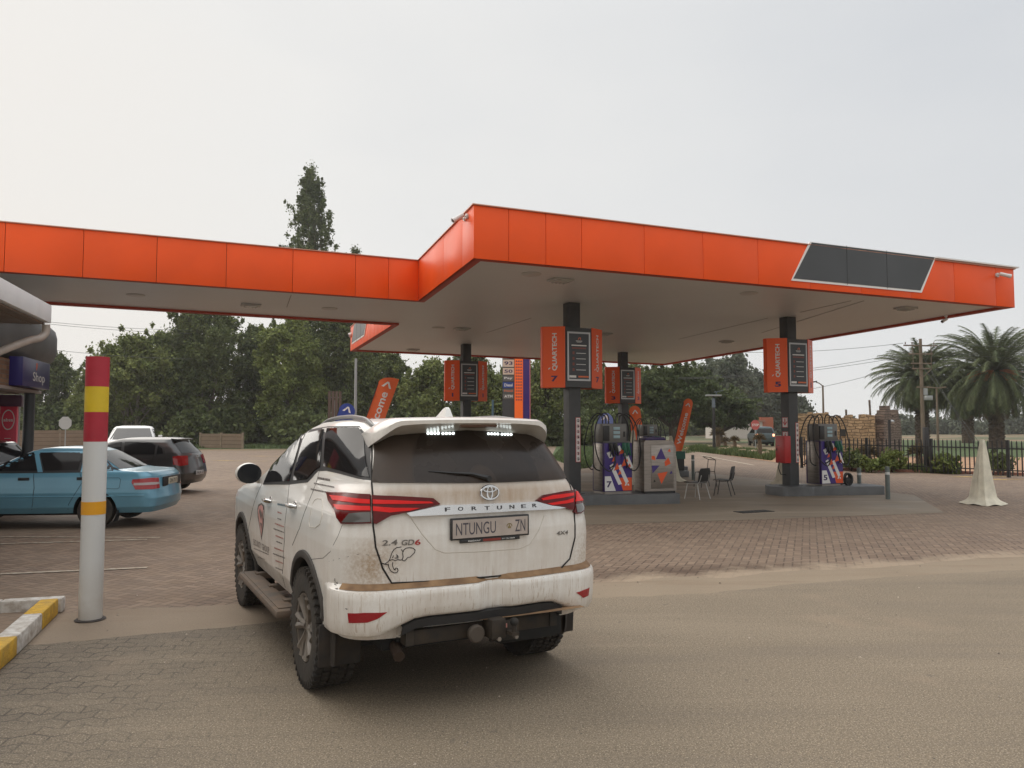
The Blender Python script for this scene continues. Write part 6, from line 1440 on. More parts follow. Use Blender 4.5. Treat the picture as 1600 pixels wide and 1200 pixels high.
for (cx_, cy_, cz_, rr_, am_) in ((-.86, .72, .90, .22, .95), (-.80, -.80, .88, .20, .9), (-.55, .86, .62, .16, .6), (.9, .9, .58, .3, .5)):
    cv = N(DW.t, 'ShaderNodeVectorMath', operation='DISTANCE'); DW.t.links.new(pv, cv.inputs[0]); cv.inputs[1].default_value = (cx_, cy_, cz_)
    q_ = DW.math('MULTIPLY', DW.ramp(cv.outputs['Value'], rr_ * 1.2, rr_ * .1, 0, am_), DW.ramp(DW.math('MULTIPLY_ADD', cl, .6, DW.math('MULTIPLY', fi, .4)), .34, .6)); blot = q_ if blot is None else DW.math('MAXIMUM', blot, q_)
m_ = DW.math('MAXIMUM', m_, blot)
m_ = DW.math('MINIMUM', DW.math('ADD', DW.math('MAXIMUM', m_, rn_), DW.math('MULTIPLY', fi, .10)), .9)
WP0 = (.76, .745, .71)
DW.color(DW.mix(m_, WP0, (.36, .25, .155))); DW.rough(DW.ramp(m_, 0, .6, .26, .75)); DW.b.inputs['Coat Weight'].default_value = .6; DW.b.inputs['Coat Roughness'].default_value = .07
PW_ = DW.m
MUD = mat('caked tan dust', (.30, .185, .095), .9, var=.3, vscale=12, vcol=(.17, .10, .055)); UND_ = mat('black underbody', (.008, .008, .008), .8)
DGL = NG('dusty dark glass', .12); DGL.b.inputs['Specular IOR Level'].default_value = .25; pv = DGL.tc.outputs['Object']; cl = DGL.noise(pv, 3, 4, .6); o_ = DGL.xyz(pv)
# wiped sector of the rear window stays cleaner
dy_ = DGL.math('SUBTRACT', o_[1], .02); dz_ = DGL.math('SUBTRACT', o_[2], 1.40); rad_ = DGL.math('SQRT', DGL.math('ADD', DGL.math('MULTIPLY', dy_, dy_), DGL.math('MULTIPLY', dz_, dz_)))
wiped = DGL.math('MULTIPLY', DGL.ramp(rad_, .43, .45, 1, 0), DGL.ramp(rad_, .08, .1))
dm = DGL.math('MULTIPLY', DGL.ramp(cl, .3, .7, .14, .36), DGL.math('SUBTRACT', 1.0, DGL.math('MULTIPLY', wiped, .45)))
DGL.color(DGL.mix(dm, (.010, .008, .007), (.13, .09, .065))); DGL.rough(DGL.ramp(dm, 0, .4, .10, .55))
wb = 2.66; WZ = .39; ARCH = [(0, WZ + .01), (wb, WZ + .01)]
cutter = carve(suv, ARCH, .455, .92, None).build('arch_cutter', None, suv, smooth=0)
mb = MB(); mb.v = B.v; mb.f = B.f; mb.mi = [0] * len(B.f); body = mb.build('body', PW_, suv, smooth=32)
cut(body, cutter)
# bumper: follows the body outline, pushed out
def bumper():
    mb = MB(); prof = [(0.0, .012), (.04, .045), (.14, .062), (.40, .070), (.78, .076), (.93, .074), (.985, .066), (1.0, .052), (1.0, -.01)]
    zt_ = .772; cols = []
    base = B.outline(.70); half = [p for p in base[:16 + 12] if p.x < -.40]
    path = [V(p.x, -p.y, 0) for p in half[:0:-1]] + half
    for i, p in enumerate(path):
        a = path[max(0, i - 1)]; b = path[min(len(path) - 1, i + 1)]; t = (b - a).normalized(); nn = V(-t.y, t.x, 0)
        if nn.dot(V(p.x + .3, p.y, 0)) < 0: nn = -nn
        ay = abs(p.y); s_ = min(1, max(0, (ay - .42) / .30)); s_ = s_ * s_ * (3 - 2 * s_); zb_ = .598 - .098 * s_
        fade = min(1, max(0, (-.50 - p.x) / .30)); cols.append([V(p.x, p.y, 0) + nn * (o * fade - (.0 if o > 0 else 0)) + V(0, 0, zb_ + (zt_ - zb_) * f_ + (.038 if o < 0 else 0)) for f_, o in prof])
    n_, m = len(cols), len(prof)
    for c in cols: mb.v += c
    for i in range(n_ - 1):
        for j in range(m - 1): mb.f.append((i * m + j, i * m + j + 1, (i + 1) * m + j + 1, (i + 1) * m + j)); mb.mi.append(0 if j < m - 2 else 0)
    return mb, cols
bmp, cols = bumper(); bo = bmp.build('rear_bumper', PW_, suv, smooth=38)
# dusty ledge on top of the bumper
mb = MB(); top = [c[7] for c in cols]; inr = [V(c[8].x * 1, c[8].y, c[8].z) for c in cols]; k0 = [i for i, c in enumerate(cols) if abs(c[7].y) < .90]
for i in k0: mb.v += [top[i] + V(0, 0, .004), (top[i] * .35 + inr[i] * .65) + V(0, 0, .010), inr[i] + V(.02, 0, .012)]
for i in range(len(k0) - 1):
    for j in range(2): mb.f.append((i * 3 + j, i * 3 + j + 1, (i + 1) * 3 + j + 1, (i + 1) * 3 + j)); mb.mi.append(0)
mb.build('bumper_ledge', MUD, suv)
# lower black strip
mb = MB(); sel = [c[0] for c in cols if abs(c[0].y) < .60]
for p in sel: mb.v += [p + V(.0, 0, .004), p + V(-.035, 0, -.005), p + V(-.03, 0, -.055), p + V(.03, 0, -.07)]
for i in range(len(sel) - 1):
    for j in range(3): mb.f.append((i * 4 + j, i * 4 + j + 1, (i + 1) * 4 + j + 1, (i + 1) * 4 + j)); mb.mi.append(0)
mb.build('lower_trim', BTR, suv)
# combined surface for tracing
vv = [tuple(a) for a in B.v] + [tuple(a) for a in bmp.v]; ff = list(B.f) + [tuple(i + len(B.v) for i in f) for f in bmp.f]; B0 = B.bvh; B.bvh = BVHTree.FromPolygons(vv, ff)
RE = V(-1, 0, 0); SD = V(0, 1, 0); CN = V(-.7, .7, 0)
def P(L): return B.pxl(L)
def dup_m(name, m, pts, d, **k):
    B.patch(pts, d, **k).build(name, m, suv); return B.patch(pts, d, mirror=True, **k).build(name, m, suv)
# windows ------------------------------------------------------
dlo = P([(411, 757), (426, 726), (444, 694), (462, 678), (484, 671.5), (513, 666.5), (562, 666), (572, 678), (580, 690), (580.5, 751), (560, 748), (530, 740), (510, 735.5), (497, 736), (481, 753.5), (452, 757)])
SDD = V(-.38, .92, 0); dup_m('window_trim', BTR, dlo, SDD, off=.003, thick=.006)
for L in ([(414, 753), (430, 722), (446, 695), (462, 681), (472, 677), (467, 700), (460, 725), (453, 752)], [(459, 751), (465, 722), (478, 678), (507, 671), (503, 700), (501, 730), (493, 735), (480, 749)], [(512, 669.5), (561, 669), (569, 680), (578, 746), (557, 743), (530, 735), (507, 729)]):
    dup_m('side_window', GLASS, P(L), SDD, off=.008, thick=.004)
# pale door frame between the two door windows
rgl = P([(585, 678), (610, 670), (640, 666), (720, 664), (800, 666), (845, 672), (850, 682), (866, 708), (884, 746.5), (840, 751.5), (780, 754), (720, 755), (640, 754.5), (582, 753.5)])
RG = B.patch(rgl, RE, off=.010, thick=.014, step=.045).build('rear_window', DGL.m, suv)
BR_ = P([(581, 692), (581, 754), (583, 770)])
# lamps --------------------------------------------------------
LD = mat('dark red lamp', (.10, .004, .004), .18, spec=.3); LR = mat('lit red lamp', (.40, .006, .006), .25, spec=.25, emit=(1, .02, .012), estr=.17); LC = mat('smoked clear lamp', (.10, .095, .09), .10, coat=.5)
LK = mat('black lamp rim', (.012, .008, .008), .2)
def lampset(side, rearo, sp, rp, bars_s, bars_r, clear):
    r_ = B.patch(P(rearo), RE, off=.022, thick=.03, step=.05).build('tail_light', LD, suv)
    s_ = B.patch(P(sp[0]), sp[1], off=.020, thick=.03, step=.05).build('housing', LD, r_)
    for L in bars_r: B.patch(P(L), RE, off=.026, thick=.01, step=.05).build('lit_bar', LR, r_)
    for L in bars_s: B.patch(P(L), sp[1], off=.0245, thick=.01, step=.05).build('lit_bar', LR, r_)
    for L in clear: B.patch(P(L), sp[1], off=.0245, thick=.01, step=.05).build('reversing_lamp', LC, r_)
lampset(1, [(583, 775), (640, 777), (676, 779), (687, 788), (660, 795), (640, 800), (610, 806), (588, 819), (584, 818)], ([(513, 771), (545, 772), (580, 774.5), (581, 818), (536, 819), (526, 800), (516, 784)], CN), None,
        [[(519, 776), (545, 779), (580, 782), (580, 788.5), (545, 786.5), (524, 784)], [(525, 791), (545, 792), (580, 793), (580, 799), (550, 800), (530, 799)]], [[(584, 782), (672, 784.5), (676, 787), (640, 788.5), (584, 788.5)], [(584, 793), (655, 794), (640, 798), (608, 801), (584, 800)]], [[(548, 805), (565, 803), (580, 802), (580, 816), (538, 817)]])
lampset(-1, [(836, 782), (846, 774), (880, 768.5), (893, 766.5), (893, 797), (888, 797), (882, 793.5), (856, 791)], ([(894, 766), (904, 764), (910, 768), (911, 788), (909, 799), (904, 803), (898, 803.5), (894, 800)], V(-.7, -.7, 0)), None,
        [[(896, 769), (903, 767.5), (909, 771), (909.5, 783), (896, 785)]], [[(843, 779.5), (860, 775), (892, 771), (892, 775.5), (845, 782)], [(852, 787), (870, 784), (892, 780), (892, 785.5), (860, 789.5)]], [[(896, 789), (909, 787), (908, 797), (903, 801), (898, 801)]])
# chrome strip with letters
ch = B.patch(P([(634, 802), (660, 796), (688, 789.5), (760, 787), (835, 784), (858, 790.5), (880, 793.5), (868, 795.5), (800, 798.5), (720, 803), (640, 807)]), RE, off=.030, thick=.03, step=.05).build('chrome_strip', mat('satin chrome', (.62, .63, .64), .22, .9), suv)
Yc, Zc = V(0, -1, 0), V(0, 0, 1)
NUM = mat('dark badge edge', (.05, .05, .055), .4)
mb = MB()
for chr_, x, y in zip('FORTUNER', (697, 717, 738, 758, 777, 796, 814, 831), (796, 795, 794.3, 793.7, 793, 792, 791, 790)):
    h = B.pix(x, y); h, n_ = B.project(h, RE); mb.text(chr_, h + n_ * .0335, Yc, Zc, h=.024, width=.034, bold=.01, depth=0)
mb.build('lettering', NUM, ch, smooth=0)
# badge
h = B.pix(763.5, 769.5); h, n_ = B.project(h, RE); n_ = V(-1, 0, .1).normalized(); ex, ez = .062, .043; mb = MB(); bx = V(0, 1, 0); bz = n_.cross(bx) * -1
def ell(a, b, cx=0, cz=0, r=.0068, n=36): pts = [h + n_ * .016 + bx * (cx + a * cos(2 * pi * k / n)) + bz * (cz + b * sin(2 * pi * k / n)) for k in range(n + 1)]; mb.tube(pts, r, 6, caps=False)
ell(ex, ez); ell(.018, .038, 0, 0, .0055); ell(.044, .016, 0, .020, .0055); mb.build('badge', CHR, suv)
# number plate with holder -------------------------------------
a, b_, c, d = [B.pix(*q) for q in ((701.5, 809), (823, 803), (823, 836.5), (702, 843))]
pc = (a + b_ + c + d) / 4; wdt = abs(a.y - b_.y); hgt_ = ((a.z - d.z) + (b_.z - c.z)) / 2; hx_, n_ = B.project(V(pc.x, pc.y, pc.z), RE); fx_ = min(B.project(V(pc.x, pc.y + s_ * wdt / 2, pc.z), RE)[0].x for s_ in (-1, 0, 1)) - .012
PLB = mat('plate surround', (.02, .02, .022), .4); PLW = mat('dusty pale plate', (.42, .36, .32), .45, var=.15, vscale=9); PLT = mat('plate letters', (.06, .055, .07), .5)
mb = MB(); mb.box((fx_ + .004, pc.y, pc.z), (.020, wdt, hgt_), bev=.005); pl = mb.build('number_plate', PLB, suv)
mb = MB(); mb.box((fx_ - .0065, pc.y, pc.z), (.003, wdt * .955, hgt_ * .84)); mb.build('plate_face', PLW, pl)
def pr(s_, y0, y1, hh, m, z=0, nm='lettering'):
    mb = MB(); mb.text(s_, (fx_ - .0085, pc.y + wdt / 2 - wdt * (y0 + y1) / 2, pc.z + z), Yc, Zc, h=hh, width=wdt * (y1 - y0), bold=.004, depth=0); mb.build(nm, m, pl, smooth=0)
pr('NTUNGU', .06, .56, hgt_ * .56, PLT); pr('ZN', .81, .945, hgt_ * .56, PLT)
mb = MB(); cy_ = pc.y + wdt / 2 - wdt * .735; GO = mat('dull gold crest', (.22, .17, .07), .5)
for k in range(9): 
    an = pi * k / 8; mb.box((fx_ - .009, cy_ + .017 * cos(an), pc.z + .002 + .013 * sin(an)), (.001, .005, .009), RX(an))
mb.box((fx_ - .009, cy_, pc.z - .008), (.001, .022, .012)); mb.box((fx_ - .009, cy_, pc.z + .004), (.001, .008, .012)); mb.build('crest', GO, pl)
# dealer strip
q0, q1 = B.pix(717, 843), B.pix(810, 838); yc = (q0.y + q1.y) / 2; wl_ = abs(q0.y - q1.y); zc_ = pc.z - hgt_ / 2 - .010
mb = MB(); mb.box((fx_ + .002, yc, zc_), (.014, wl_, .022), bev=.003); ds = mb.build('dealer_strip', PLB, suv)
mb = MB(); mb.box((fx_ - .0055, yc - .01, zc_), (.001, wl_ * .30, .016)); mb.build('red_field', mat('dull red strip', (.20, .03, .02), .5), ds)
mb = MB(); mb.text('FREEWAY', (fx_ - .0065, yc + wl_ * .27, zc_), Yc, Zc, h=.009, width=.085, bold=.01, depth=0); mb.build('lettering', TXW, ds, smooth=0); mb = MB(); mb.text('011 361 0009', (fx_ - .0065, yc - wl_ * .30, zc_), Yc, Zc, h=.008, width=.09, bold=.01, depth=0)
mb.build('lettering', TXW, ds, smooth=0)
# tailgate gaps and creases
GAP = mat('dark panel gap', (.012, .010, .009), .8); CRS = mat('soft crease', (.40, .36, .31), .6)
B.line(P([(581, 692), (581, 725), (581, 756), (582, 790), (583, 822), (587, 855), (598, 888), (612, 911), (680, 908), (740, 903.5), (800, 898), (840, 894), (876, 889), (890, 873), (898, 840), (897, 805), (893, 772), (886, 749), (868, 712), (852, 683)]), .0055, RE).build('tailgate_gap', GAP, suv)
CR2 = mat('pale crease', (.56, .52, .46), .5)
B.line(P([(640, 806), (660, 835), (680, 858), (694, 863.5), (740, 862), (812, 857), (828, 850), (842, 828), (850, 806)]), .004, RE, off=-.001).build('plate_recess_edge', CR2, suv)
B.line(P([(594, 868), (560, 866), (530, 873), (514, 877)]), .0014, CN, off=-.0004).build('bumper_gap', GAP, suv)
B.line(P([(535, 820), (528, 838), (516, 862), (505, 872), (486, 874)]), .0018, CN, off=-.0004).build('quarter_gap', GAP, suv)
for L, nm in (([(452, 757), (449, 790), (445, 840), (443, 880), (446, 918)], 'door_gap'), ([(499, 736), (492, 760), (480, 790), (468, 826), (457, 852)], 'door_gap'), ([(409, 757), (396, 790), (388, 830), (387, 865), (391, 880)], 'door_gap')):
    pts_ = P(L); B.line(pts_, .0022, SD, off=0).build(nm, GAP, suv); B.line(pts_, .0022, SD, mirror=True).build(nm, GAP, suv)
fl = P([(497, 779), (503, 780), (505, 786), (504, 805), (500, 819), (493, 824.5), (484, 823), (483, 817), (486, 800), (489, 786), (493, 780), (497, 779)]); B.line(fl, .0022, SD).build('fuel_flap', CR2, suv)
# belt shoulder crease
# door handles
def handle(px, py, mirror=False):
    h_ = B.pix(px, py); h_, n_ = B.project(h_, SD); mb = MB(); mb.tube([h_ + V(.10, .004, .0), h_ + V(.08, .035, .004), h_ + V(-.06, .038, .004), h_ + V(-.10, .004, -.002)], [.012, .015, .017, .012], 8); mb.sphere(h_ + V(-.02, -.012, 0), .05, 6, sc=(1.3, .35, .8))
    if mirror: mb.v = [V(v.x, -v.y, v.z) for v in mb.v]
    mb.build('door_handle', CHR, suv)
for px, py in ((421, 782), (459, 790)): handle(px, py); handle(px, py, True)
# side decals on the door --------------------------------------
DB = mat('grey decal', (.13, .11, .10), .6); DR = mat('faded red decal', (.38, .12, .10), .6); DP = mat('pink decal', (.55, .28, .25), .5)
def sdec(quads, m, nm, off=.0025):
    mb = MB()
    for L in quads:
        pts_ = [(lambda t: t[0] + t[1] * off)(B.project(B.pix(*q), SD)) for q in L]; mb.add(pts_, [tuple(range(len(pts_)))])
    return mb.build(nm, m, suv, smooth=0)
sdec([[(402.5, 795), (404, 788.5), (409, 785.5), (413, 789.5), (413.5, 800), (412, 822), (409, 845), (406, 825), (403, 808)]], DB, 'door_emblem')
sdec([[(404, 797), (405, 791.5), (409, 788.5), (411.5, 792), (411.8, 800), (410.8, 820), (408.8, 838), (406.6, 822), (404.5, 806)]], DP, 'door_emblem', .0035)
sdec([[(405.5, 799), (407, 794), (409, 801), (408, 812)], [(410, 797), (411, 803), (410.2, 815), (409, 806)], [(407, 816), (410, 818), (408.8, 828)]], DB, 'door_emblem', .0045)
def stext(body, p0, p1, hh, m, nm='door_lettering', bold=.0):
    """letters follow the body between two photo points"""
    a, b2 = B.pix(*p0), B.pix(*p1); vs_, fs, w_, h_ = text_geo(body, bold); L_ = (b2 - a); mid2 = (a + b2) / 2; X = L_.normalized(); k = L_.length / w_; mb = MB()
    mb.add([(lambda t: t[0] + t[1] * .0028)(B.project(mid2 + X * v.x * k + V(0, 0, v.y * hh / h_), SD)) for v in vs_], fs); mb.build(nm, m, suv, smooth=0)
stext('SECURITY GROUP', (396, 846), (421, 860), .055, DB)
stext('VICTOR', (0, 0), (1, 1), .02, DB) if False else None
rg = random.Random(12)
def bars(x0, x1, y, slope, m, hpx=1.5):
    q_ = []; x = x0
    while x < x1 - .5:
        wd_ = rg.uniform(.9, 2.6); xe_ = min(x1, x + wd_); yy_ = y + (x - x0) * slope; q_.append([(x, yy_), (xe_, yy_ + (xe_ - x) * slope), (xe_, yy_ + (xe_ - x) * slope + hpx), (x, yy_ + hpx)]); x = xe_ + .45
    sdec(q_, m, 'door_lettering')
bars(397, 420, 856, .42, DB, 1.3); bars(403, 415, 870, .3, DB, 1.0)
for (x0, x1, y, m) in ((434, 441, 799, DR), (434, 440, 809, DB), (430, 444, 817, DR), (428, 444, 825, DB), (431, 443, 836, DR), (432, 441, 845, DB), (429, 444, 855, DR), (427, 446, 864, DB), (431, 443, 875, DR), (431, 442, 886, DB)): bars(x0, x1, y, .38, m, 1.7)
bars(497, 516, 745, .18, DB, 3.6); bars(491, 523, 754, .2, DB, 2.2); bars(486, 517, 763, .2, DB, 2.4); bars(434, 448, 786, .2, mat('blue grey decal', (.12, .17, .20), .5), 3)
# rear badges and elephant sticker
def rtext(body, px, py, wpx, hh, m, nm='model_lettering', ital=0.0):
    a = B.pix(px, py); b2 = B.pix(px + wpx, py - wpx * .02); vs_, fs, w_, h_ = text_geo(body, .02); k = abs(a.y - b2.y) / w_; c_ = (a + b2) / 2; mb = MB()
    mb.add([(lambda t: t[0] + t[1] * .006)(B.project(V(c_.x, c_.y - (v.x * k + v.y * ital * hh), c_.z + v.y * hh / h_), RE)) for v in vs_], fs); mb.build(nm, m, suv, smooth=0)
BGM = mat('badge grey metal', (.20, .19, .18), .3, .7)
rtext('2.4', 597, 848, 24, .033, BGM, ital=.2); rtext('GD', 627, 847.5, 20, .033, BGM, ital=.2); rtext('6', 648, 847, 9, .033, mat('red badge', (.35, .02, .02), .4), ital=.1); rtext('4X4', 869, 832.5, 18, .026, BGM, ital=.2)
EL = [[(1165, 190), (1158, 215), (1150, 235), (1140, 248), (1120, 262), (1098, 255), (1112, 262), (1140, 268)], [(1165, 190), (1180, 165), (1200, 152), (1230, 148)], [(1150, 238), (1170, 232), (1190, 240), (1205, 232), (1222, 236)], [(1143, 262), (1146, 285), (1158, 308), (1180, 322), (1200, 320), (1208, 305), (1204, 292), (1192, 288), (1186, 298), (1192, 304)], [(1172, 250), (1170, 270), (1176, 290), (1184, 302)],
      [(1222, 236), (1236, 232), (1242, 215), (1238, 190), (1246, 168), (1262, 156), (1285, 152), (1308, 156), (1322, 168), (1318, 186), (1302, 202), (1288, 216), (1272, 218), (1262, 232), (1248, 242), (1236, 236)], [(1195, 200), (1206, 206), (1198, 214), (1212, 214)], [(1185, 222), (1210, 222)], [(1230, 165), (1240, 180)], [(1178, 205), (1170, 222)]]
mb = MB()
for L in EL:
    pts_ = [B.pix(340 + x / 4.284, 820 + y / 4.284) for x, y in L]; out_ = []
    for a, b2 in zip(pts_, pts_[1:]):
        for k in range(3): out_.append(a.lerp(b2, k / 3))
    out_.append(pts_[-1]); out_ = [(lambda t: t[0] + t[1] * .001)(B.project(q_, RE)) for q_ in out_]; mb.tube(out_, .0026, 5)
mb.build('elephant_sticker', mat('black sticker', (.02, .015, .015), .5), suv)
# reflectors
REF = mat('red reflector', (.28, .006, .012), .2, coat=.4)
B.patch(P([(543.5, 958), (570, 957.5), (605, 956.5), (590, 967), (574, 972.5), (545, 973)]), CN, off=.004, thick=.01, step=.03).build('reflector', REF, suv)
B.patch(P([(900, 926), (911, 922), (920.5, 918), (919, 930), (911, 934)]), V(-.7, -.7, 0), off=.004, thick=.01, step=.03).build('reflector', REF, suv)
# scuffs on the left bumper corner
sc_ = []
rg = random.Random(3)
mb = MB()
for (cx_, cy_, n_, s_) in ((525, 912, 9, 3.0), (526, 921, 6, 2.4), (541, 951, 3, 1.5), (524, 905, 4, 2)):
    for k in range(n_):
        x, y = cx_ + rg.uniform(-s_, s_), cy_ + rg.uniform(-s_, s_); q_ = [(x + rg.uniform(.4, 1.6) * cos(a_), y + rg.uniform(.3, .9) * sin(a_)) for a_ in (0, 1.2, 2.4, 3.6, 5)]
        mb.add([(lambda t: t[0] + t[1] * .002)(B.project(B.pix(*z_), CN)) for z_ in q_], [(0, 1, 2, 3, 4)])
mb.build('scuff_marks', mat('scuffed primer', (.07, .065, .06), .8), suv, smooth=0)
# spoiler -------------------------------------------------------
mb = MB(); ny = 36; pro = []
for i in range(ny + 1):
    yq = -.63 + 1.26 * i / ny; a = abs(yq) / .63; y = yq + .025; cw = .11 * a ** 2.2 + .10 * max(0, (a - .86) / .14) ** 2; dn = .085 * max(0, (a - .78) / .22) ** 1.6; zt_ = 1.790 - .014 * a * a - dn; xl = -.845 + cw * 1.1; xf_ = -.42 + cw * .6
    drop = .030 + .035 * a ** 6
    pro.append([V(xf_, y * .97, zt_ + .012 - (.02 * a)), V((xf_ + xl) / 2, y, zt_ + .012), V(xl + .03, y, zt_ + .004), V(xl, y, zt_ - .008), V(xl + .002, y, zt_ - drop), V(xl + .03, y, zt_ - drop - .006), V(xl + .16, y * .985, zt_ - .075 - .03 * a), V(xf_ + .05, y * .95, zt_ - .10)])
m = len(pro[0])
for c in pro: mb.v += c
for i in range(ny):
    for j in range(m): mb.f.append((i * m + j, i * m + (j + 1) % m, (i + 1) * m + (j + 1) % m, (i + 1) * m + j)); mb.mi.append(0)
mb.f += [tuple(range(m)), tuple(ny * m + k for k in range(m))[::-1]]; mb.mi += [0, 0]
sp_ = mb.build('spoiler', PW_, suv, smooth=40)
mb = MB(); mb.box((-.79, 0, 1.742), (.03, .26, .018), RY(.3), bev=.004); mb.build('high_brake_lamp', mat('dusty brake lamp', (.14, .07, .04), .4), suv)
# led bars shining behind the rear window
LED = mat('white led', (.9, .95, 1), .3, emit=(.9, 1.0, .97), estr=1.9)
for (x0, x1, y0, y1) in ((668.5, 684.5, 679.3, 679.3), (691.5, 707.5, 679.5, 679.3), (762, 776.5, 679.8, 680.2), (783, 797, 680.6, 681)):
    mb = MB(); lb = MB()
    for k in range(4):
        h_ = B.pix(x0 + (x1 - x0) * k / 3, y0 + (y1 - y0) * k / 3); h_, n_ = B.project(h_, RE); q_ = n_.to_track_quat('Z', 'Y').to_matrix().to_4x4(); mb.lathe([(0, .009), (.0078, .009), (.0088, .006), (.0088, 0)], 12, Matrix.Translation(h_ + n_ * .010) @ q_)
    mb.build('led_lamp', LED, RG)
# wiper
h0, n0 = B.project(B.pix(760, 745), RE); h1, n1 = B.project(B.pix(668, 736), RE); h2, _ = B.project(B.pix(735, 740), RE)
mb = MB(); mb.tube([h0 + V(-.03, 0, -.005), h0 + V(-.035, .03, 0), h2 + V(-.03, 0, 0), h0.lerp(h1, .6) + V(-.03, 0, .004), h1 + V(-.015, 0, 0)], [.014, .016, .010, .007, .004], 6); mb.cyl(h0 + V(.0, -.0, -.008), h0 + V(-.045, 0, -.008), .018, n=12); mb.tube([h0.lerp(h1, .25) + V(-.014, 0, -.010), h1 + V(-.010, 0, -.002)], [.005, .004], 4); mb.build('rear_wiper', BTR, suv)
# antenna fin, roof rails
mb = MB(); fp = [(-.11, 0), (.13, 0), (.06, .035), (-.02, .085), (-.065, .098), (-.085, .085)]
hb = B.project(V(-.22, 0, 1.9), V(0, 0, 1))[0]
for s_ in (-1, 1):
    for (x, z) in fp: mb.v.append(V(hb.x + x * .86, s_ * (.030 * (1 - z / .12) + .006), hb.z - .006 + z * .86))
k = len(fp); mb.f = [tuple(range(k)), tuple(range(k, 2 * k))[::-1]] + [(i, (i + 1) % k, k + (i + 1) % k, k + i) for i in range(k)]; mb.mi = [0] * len(mb.f); mb.build('antenna_fin', mat('clean white paint', (.70, .69, .66), .3), suv, smooth=60)
RL_ = mat('grey roof rail', (.16, .16, .16), .35, .5)
for s_ in (-1, 1):
    pts_ = []
    for k in range(21):
        x = -.42 + 1.55 * k / 20; h_ = B.bvh.ray_cast(V(x, s_ * (.575), 3), V(0, 0, -1), 4)[0]; lift = .018 * min(1, min(k, 20 - k) / 2.5); pts_.append(h_ + V(0, 0, lift + .004))
    mb = MB(); mb.tube(pts_, [.008] + [.015] * 19 + [.008], 8, flat=1.0); mb.build('roof_rail', RL_, suv)
# mirrors
for s_ in (1, -1):
    c = V(2.02, s_ * .975, 1.315); mb = MB(); mb.sphere(c, .12, 10, sc=(.55, .95, .78)); mb.tube([V(2.03, s_ * .84, 1.24), V(2.02, s_ * .93, 1.26)], [.03, .025], 8); mi = mb.build('side_mirror', PW_, suv)
    mb = MB(); mb.prism([(.118 * .92 * cos(2 * pi * k / 24) * (1 if abs(cos(2 * pi * k / 24)) < .8 else .97), .12 * .74 * sin(2 * pi * k / 24)) for k in range(24)], .012, Matrix.Translation(c + V(-.070, 0, 0)) @ Matrix(((0, 0, -1, 0), (1, 0, 0, 0), (0, 1, 0, 0), (0, 0, 0, 1)))); mb.build('mirror_glass', mat('mirror glass', (.012, .013, .015), .12, spec=.25), mi)
# arches, wheels, flaps, step
ARM = mat('dusty black arch trim', (.045, .038, .033), .75, var=.25, vscale=6)
for (wx, wz) in ARCH:
    for s_ in (1, -1):
        mb = MB(); pts_in = []; N_ = 30
        for k in range(N_ + 1):
            an = R(-18) + R(216) * k / N_
            for rr_, oo in ((.452, -.05), (.452, .016), (.475, .022), (.498, .014), (.503, -.004)):
                q_ = V(wx + rr_ * cos(an), 0, wz + rr_ * sin(an)); h_ = B.bvh.ray_cast(V(q_.x, 3, max(.47, q_.z)), V(0, -1, 0), 3)[0]; yy_ = (h_.y if h_ is not None else .9) + oo
                mb.v.append(V(q_.x, s_ * yy_, q_.z))
        for k in range(N_):
            for j in range(4): a = k * 5 + j; mb.f.append((a, a + 1, a + 6, a + 5)); mb.mi.append(0)
        mb.build('arch_trim', ARM, suv)
        well(suv, wx, wz, .448, .50, .89, s_)
for s_ in (1, -1):
    for wx in (0, wb): wheel(suv, V(wx, s_ * .795, WZ), .39, .265, s_)
    mb = MB(); mb.box((-.455, s_ * .80, .375), (.02, .27, .27), RY(-.08), bev=.006); mb.build('mud_flap', mat('dusty rubber flap', (.018, .016, .015), .85, var=.4, vscale=9, vcol=(.045, .034, .026)), suv)
    mb = MB(); mb.box((1.33, s_ * .93, .375), (1.72, .17, .06), bev=.022); mb.box((1.33, s_ * .93, .409), (1.6, .11, .008), bev=.003)
    for k in range(3): mb.box((.75 + k * .6, s_ * .78, .40), (.08, .25, .05))
    mb.build('side_step', mat('dusty step', (.085, .07, .058), .8, var=.35, vscale=8, vcol=(.16, .11, .075)), suv)
# underbody, tow bar
mb = MB(); mb.box((1.35, 0, .46), (4.2, 1.25, .16)); mb.box((-.2, 0, .50), (1.2, 1.1, .14)); mb.cyl((0, -.7, .36), (0, .7, .36), .06); mb.sphere((0, 0, .36), .14, 6); mb.box((-.62, -.35, .42), (.5, .5, .16), bev=.05); mb.build('underbody', UND_, suv)
TB = mat('dusty tow steel', (.018, .017, .016), .75, .2, var=.4, vscale=9, vcol=(.055, .04, .027))
mb = MB(); mb.box((-.84, 0, .470), (.09, .98, .09), bev=.008); 
for s_ in (-1, 1): mb.box((-.70, s_ * .50, .50), (.4, .05, .14)); 
mb.box((-.945, -.04, .49), (.14, .10, .12), bev=.01); mb.box((-.96, -.10, .465), (.03, .20, .12), bev=.006); tb = mb.build('tow_bar', TB, suv)
mb = MB(); mb.lathe([(0, 0), (.05, 0), (.055, .01), (.055, .035), (.045, .045), (0, .045)], 20, Matrix.Translation((-.93, .09, .465)) @ Matrix.Rotation(-pi / 2, 4, 'Y')); mb.build('socket', mat('dusty socket', (.07, .055, .042), .8), tb)
mb = MB(); mb.sphere((-1.06, -.12, .535), .027, 8); mb.cyl((-1.06, -.12, .46), (-1.06, -.12, .52), .016); mb.box((-1.04, -.12, .465), (.08, .05, .02)); mb.build('tow_ball', TB, tb)
mb = MB()
for y_ in (-.04, -.16): mb.cyl((-1.0, y_, .43), (-1.02, y_, .43), .014, n=6)
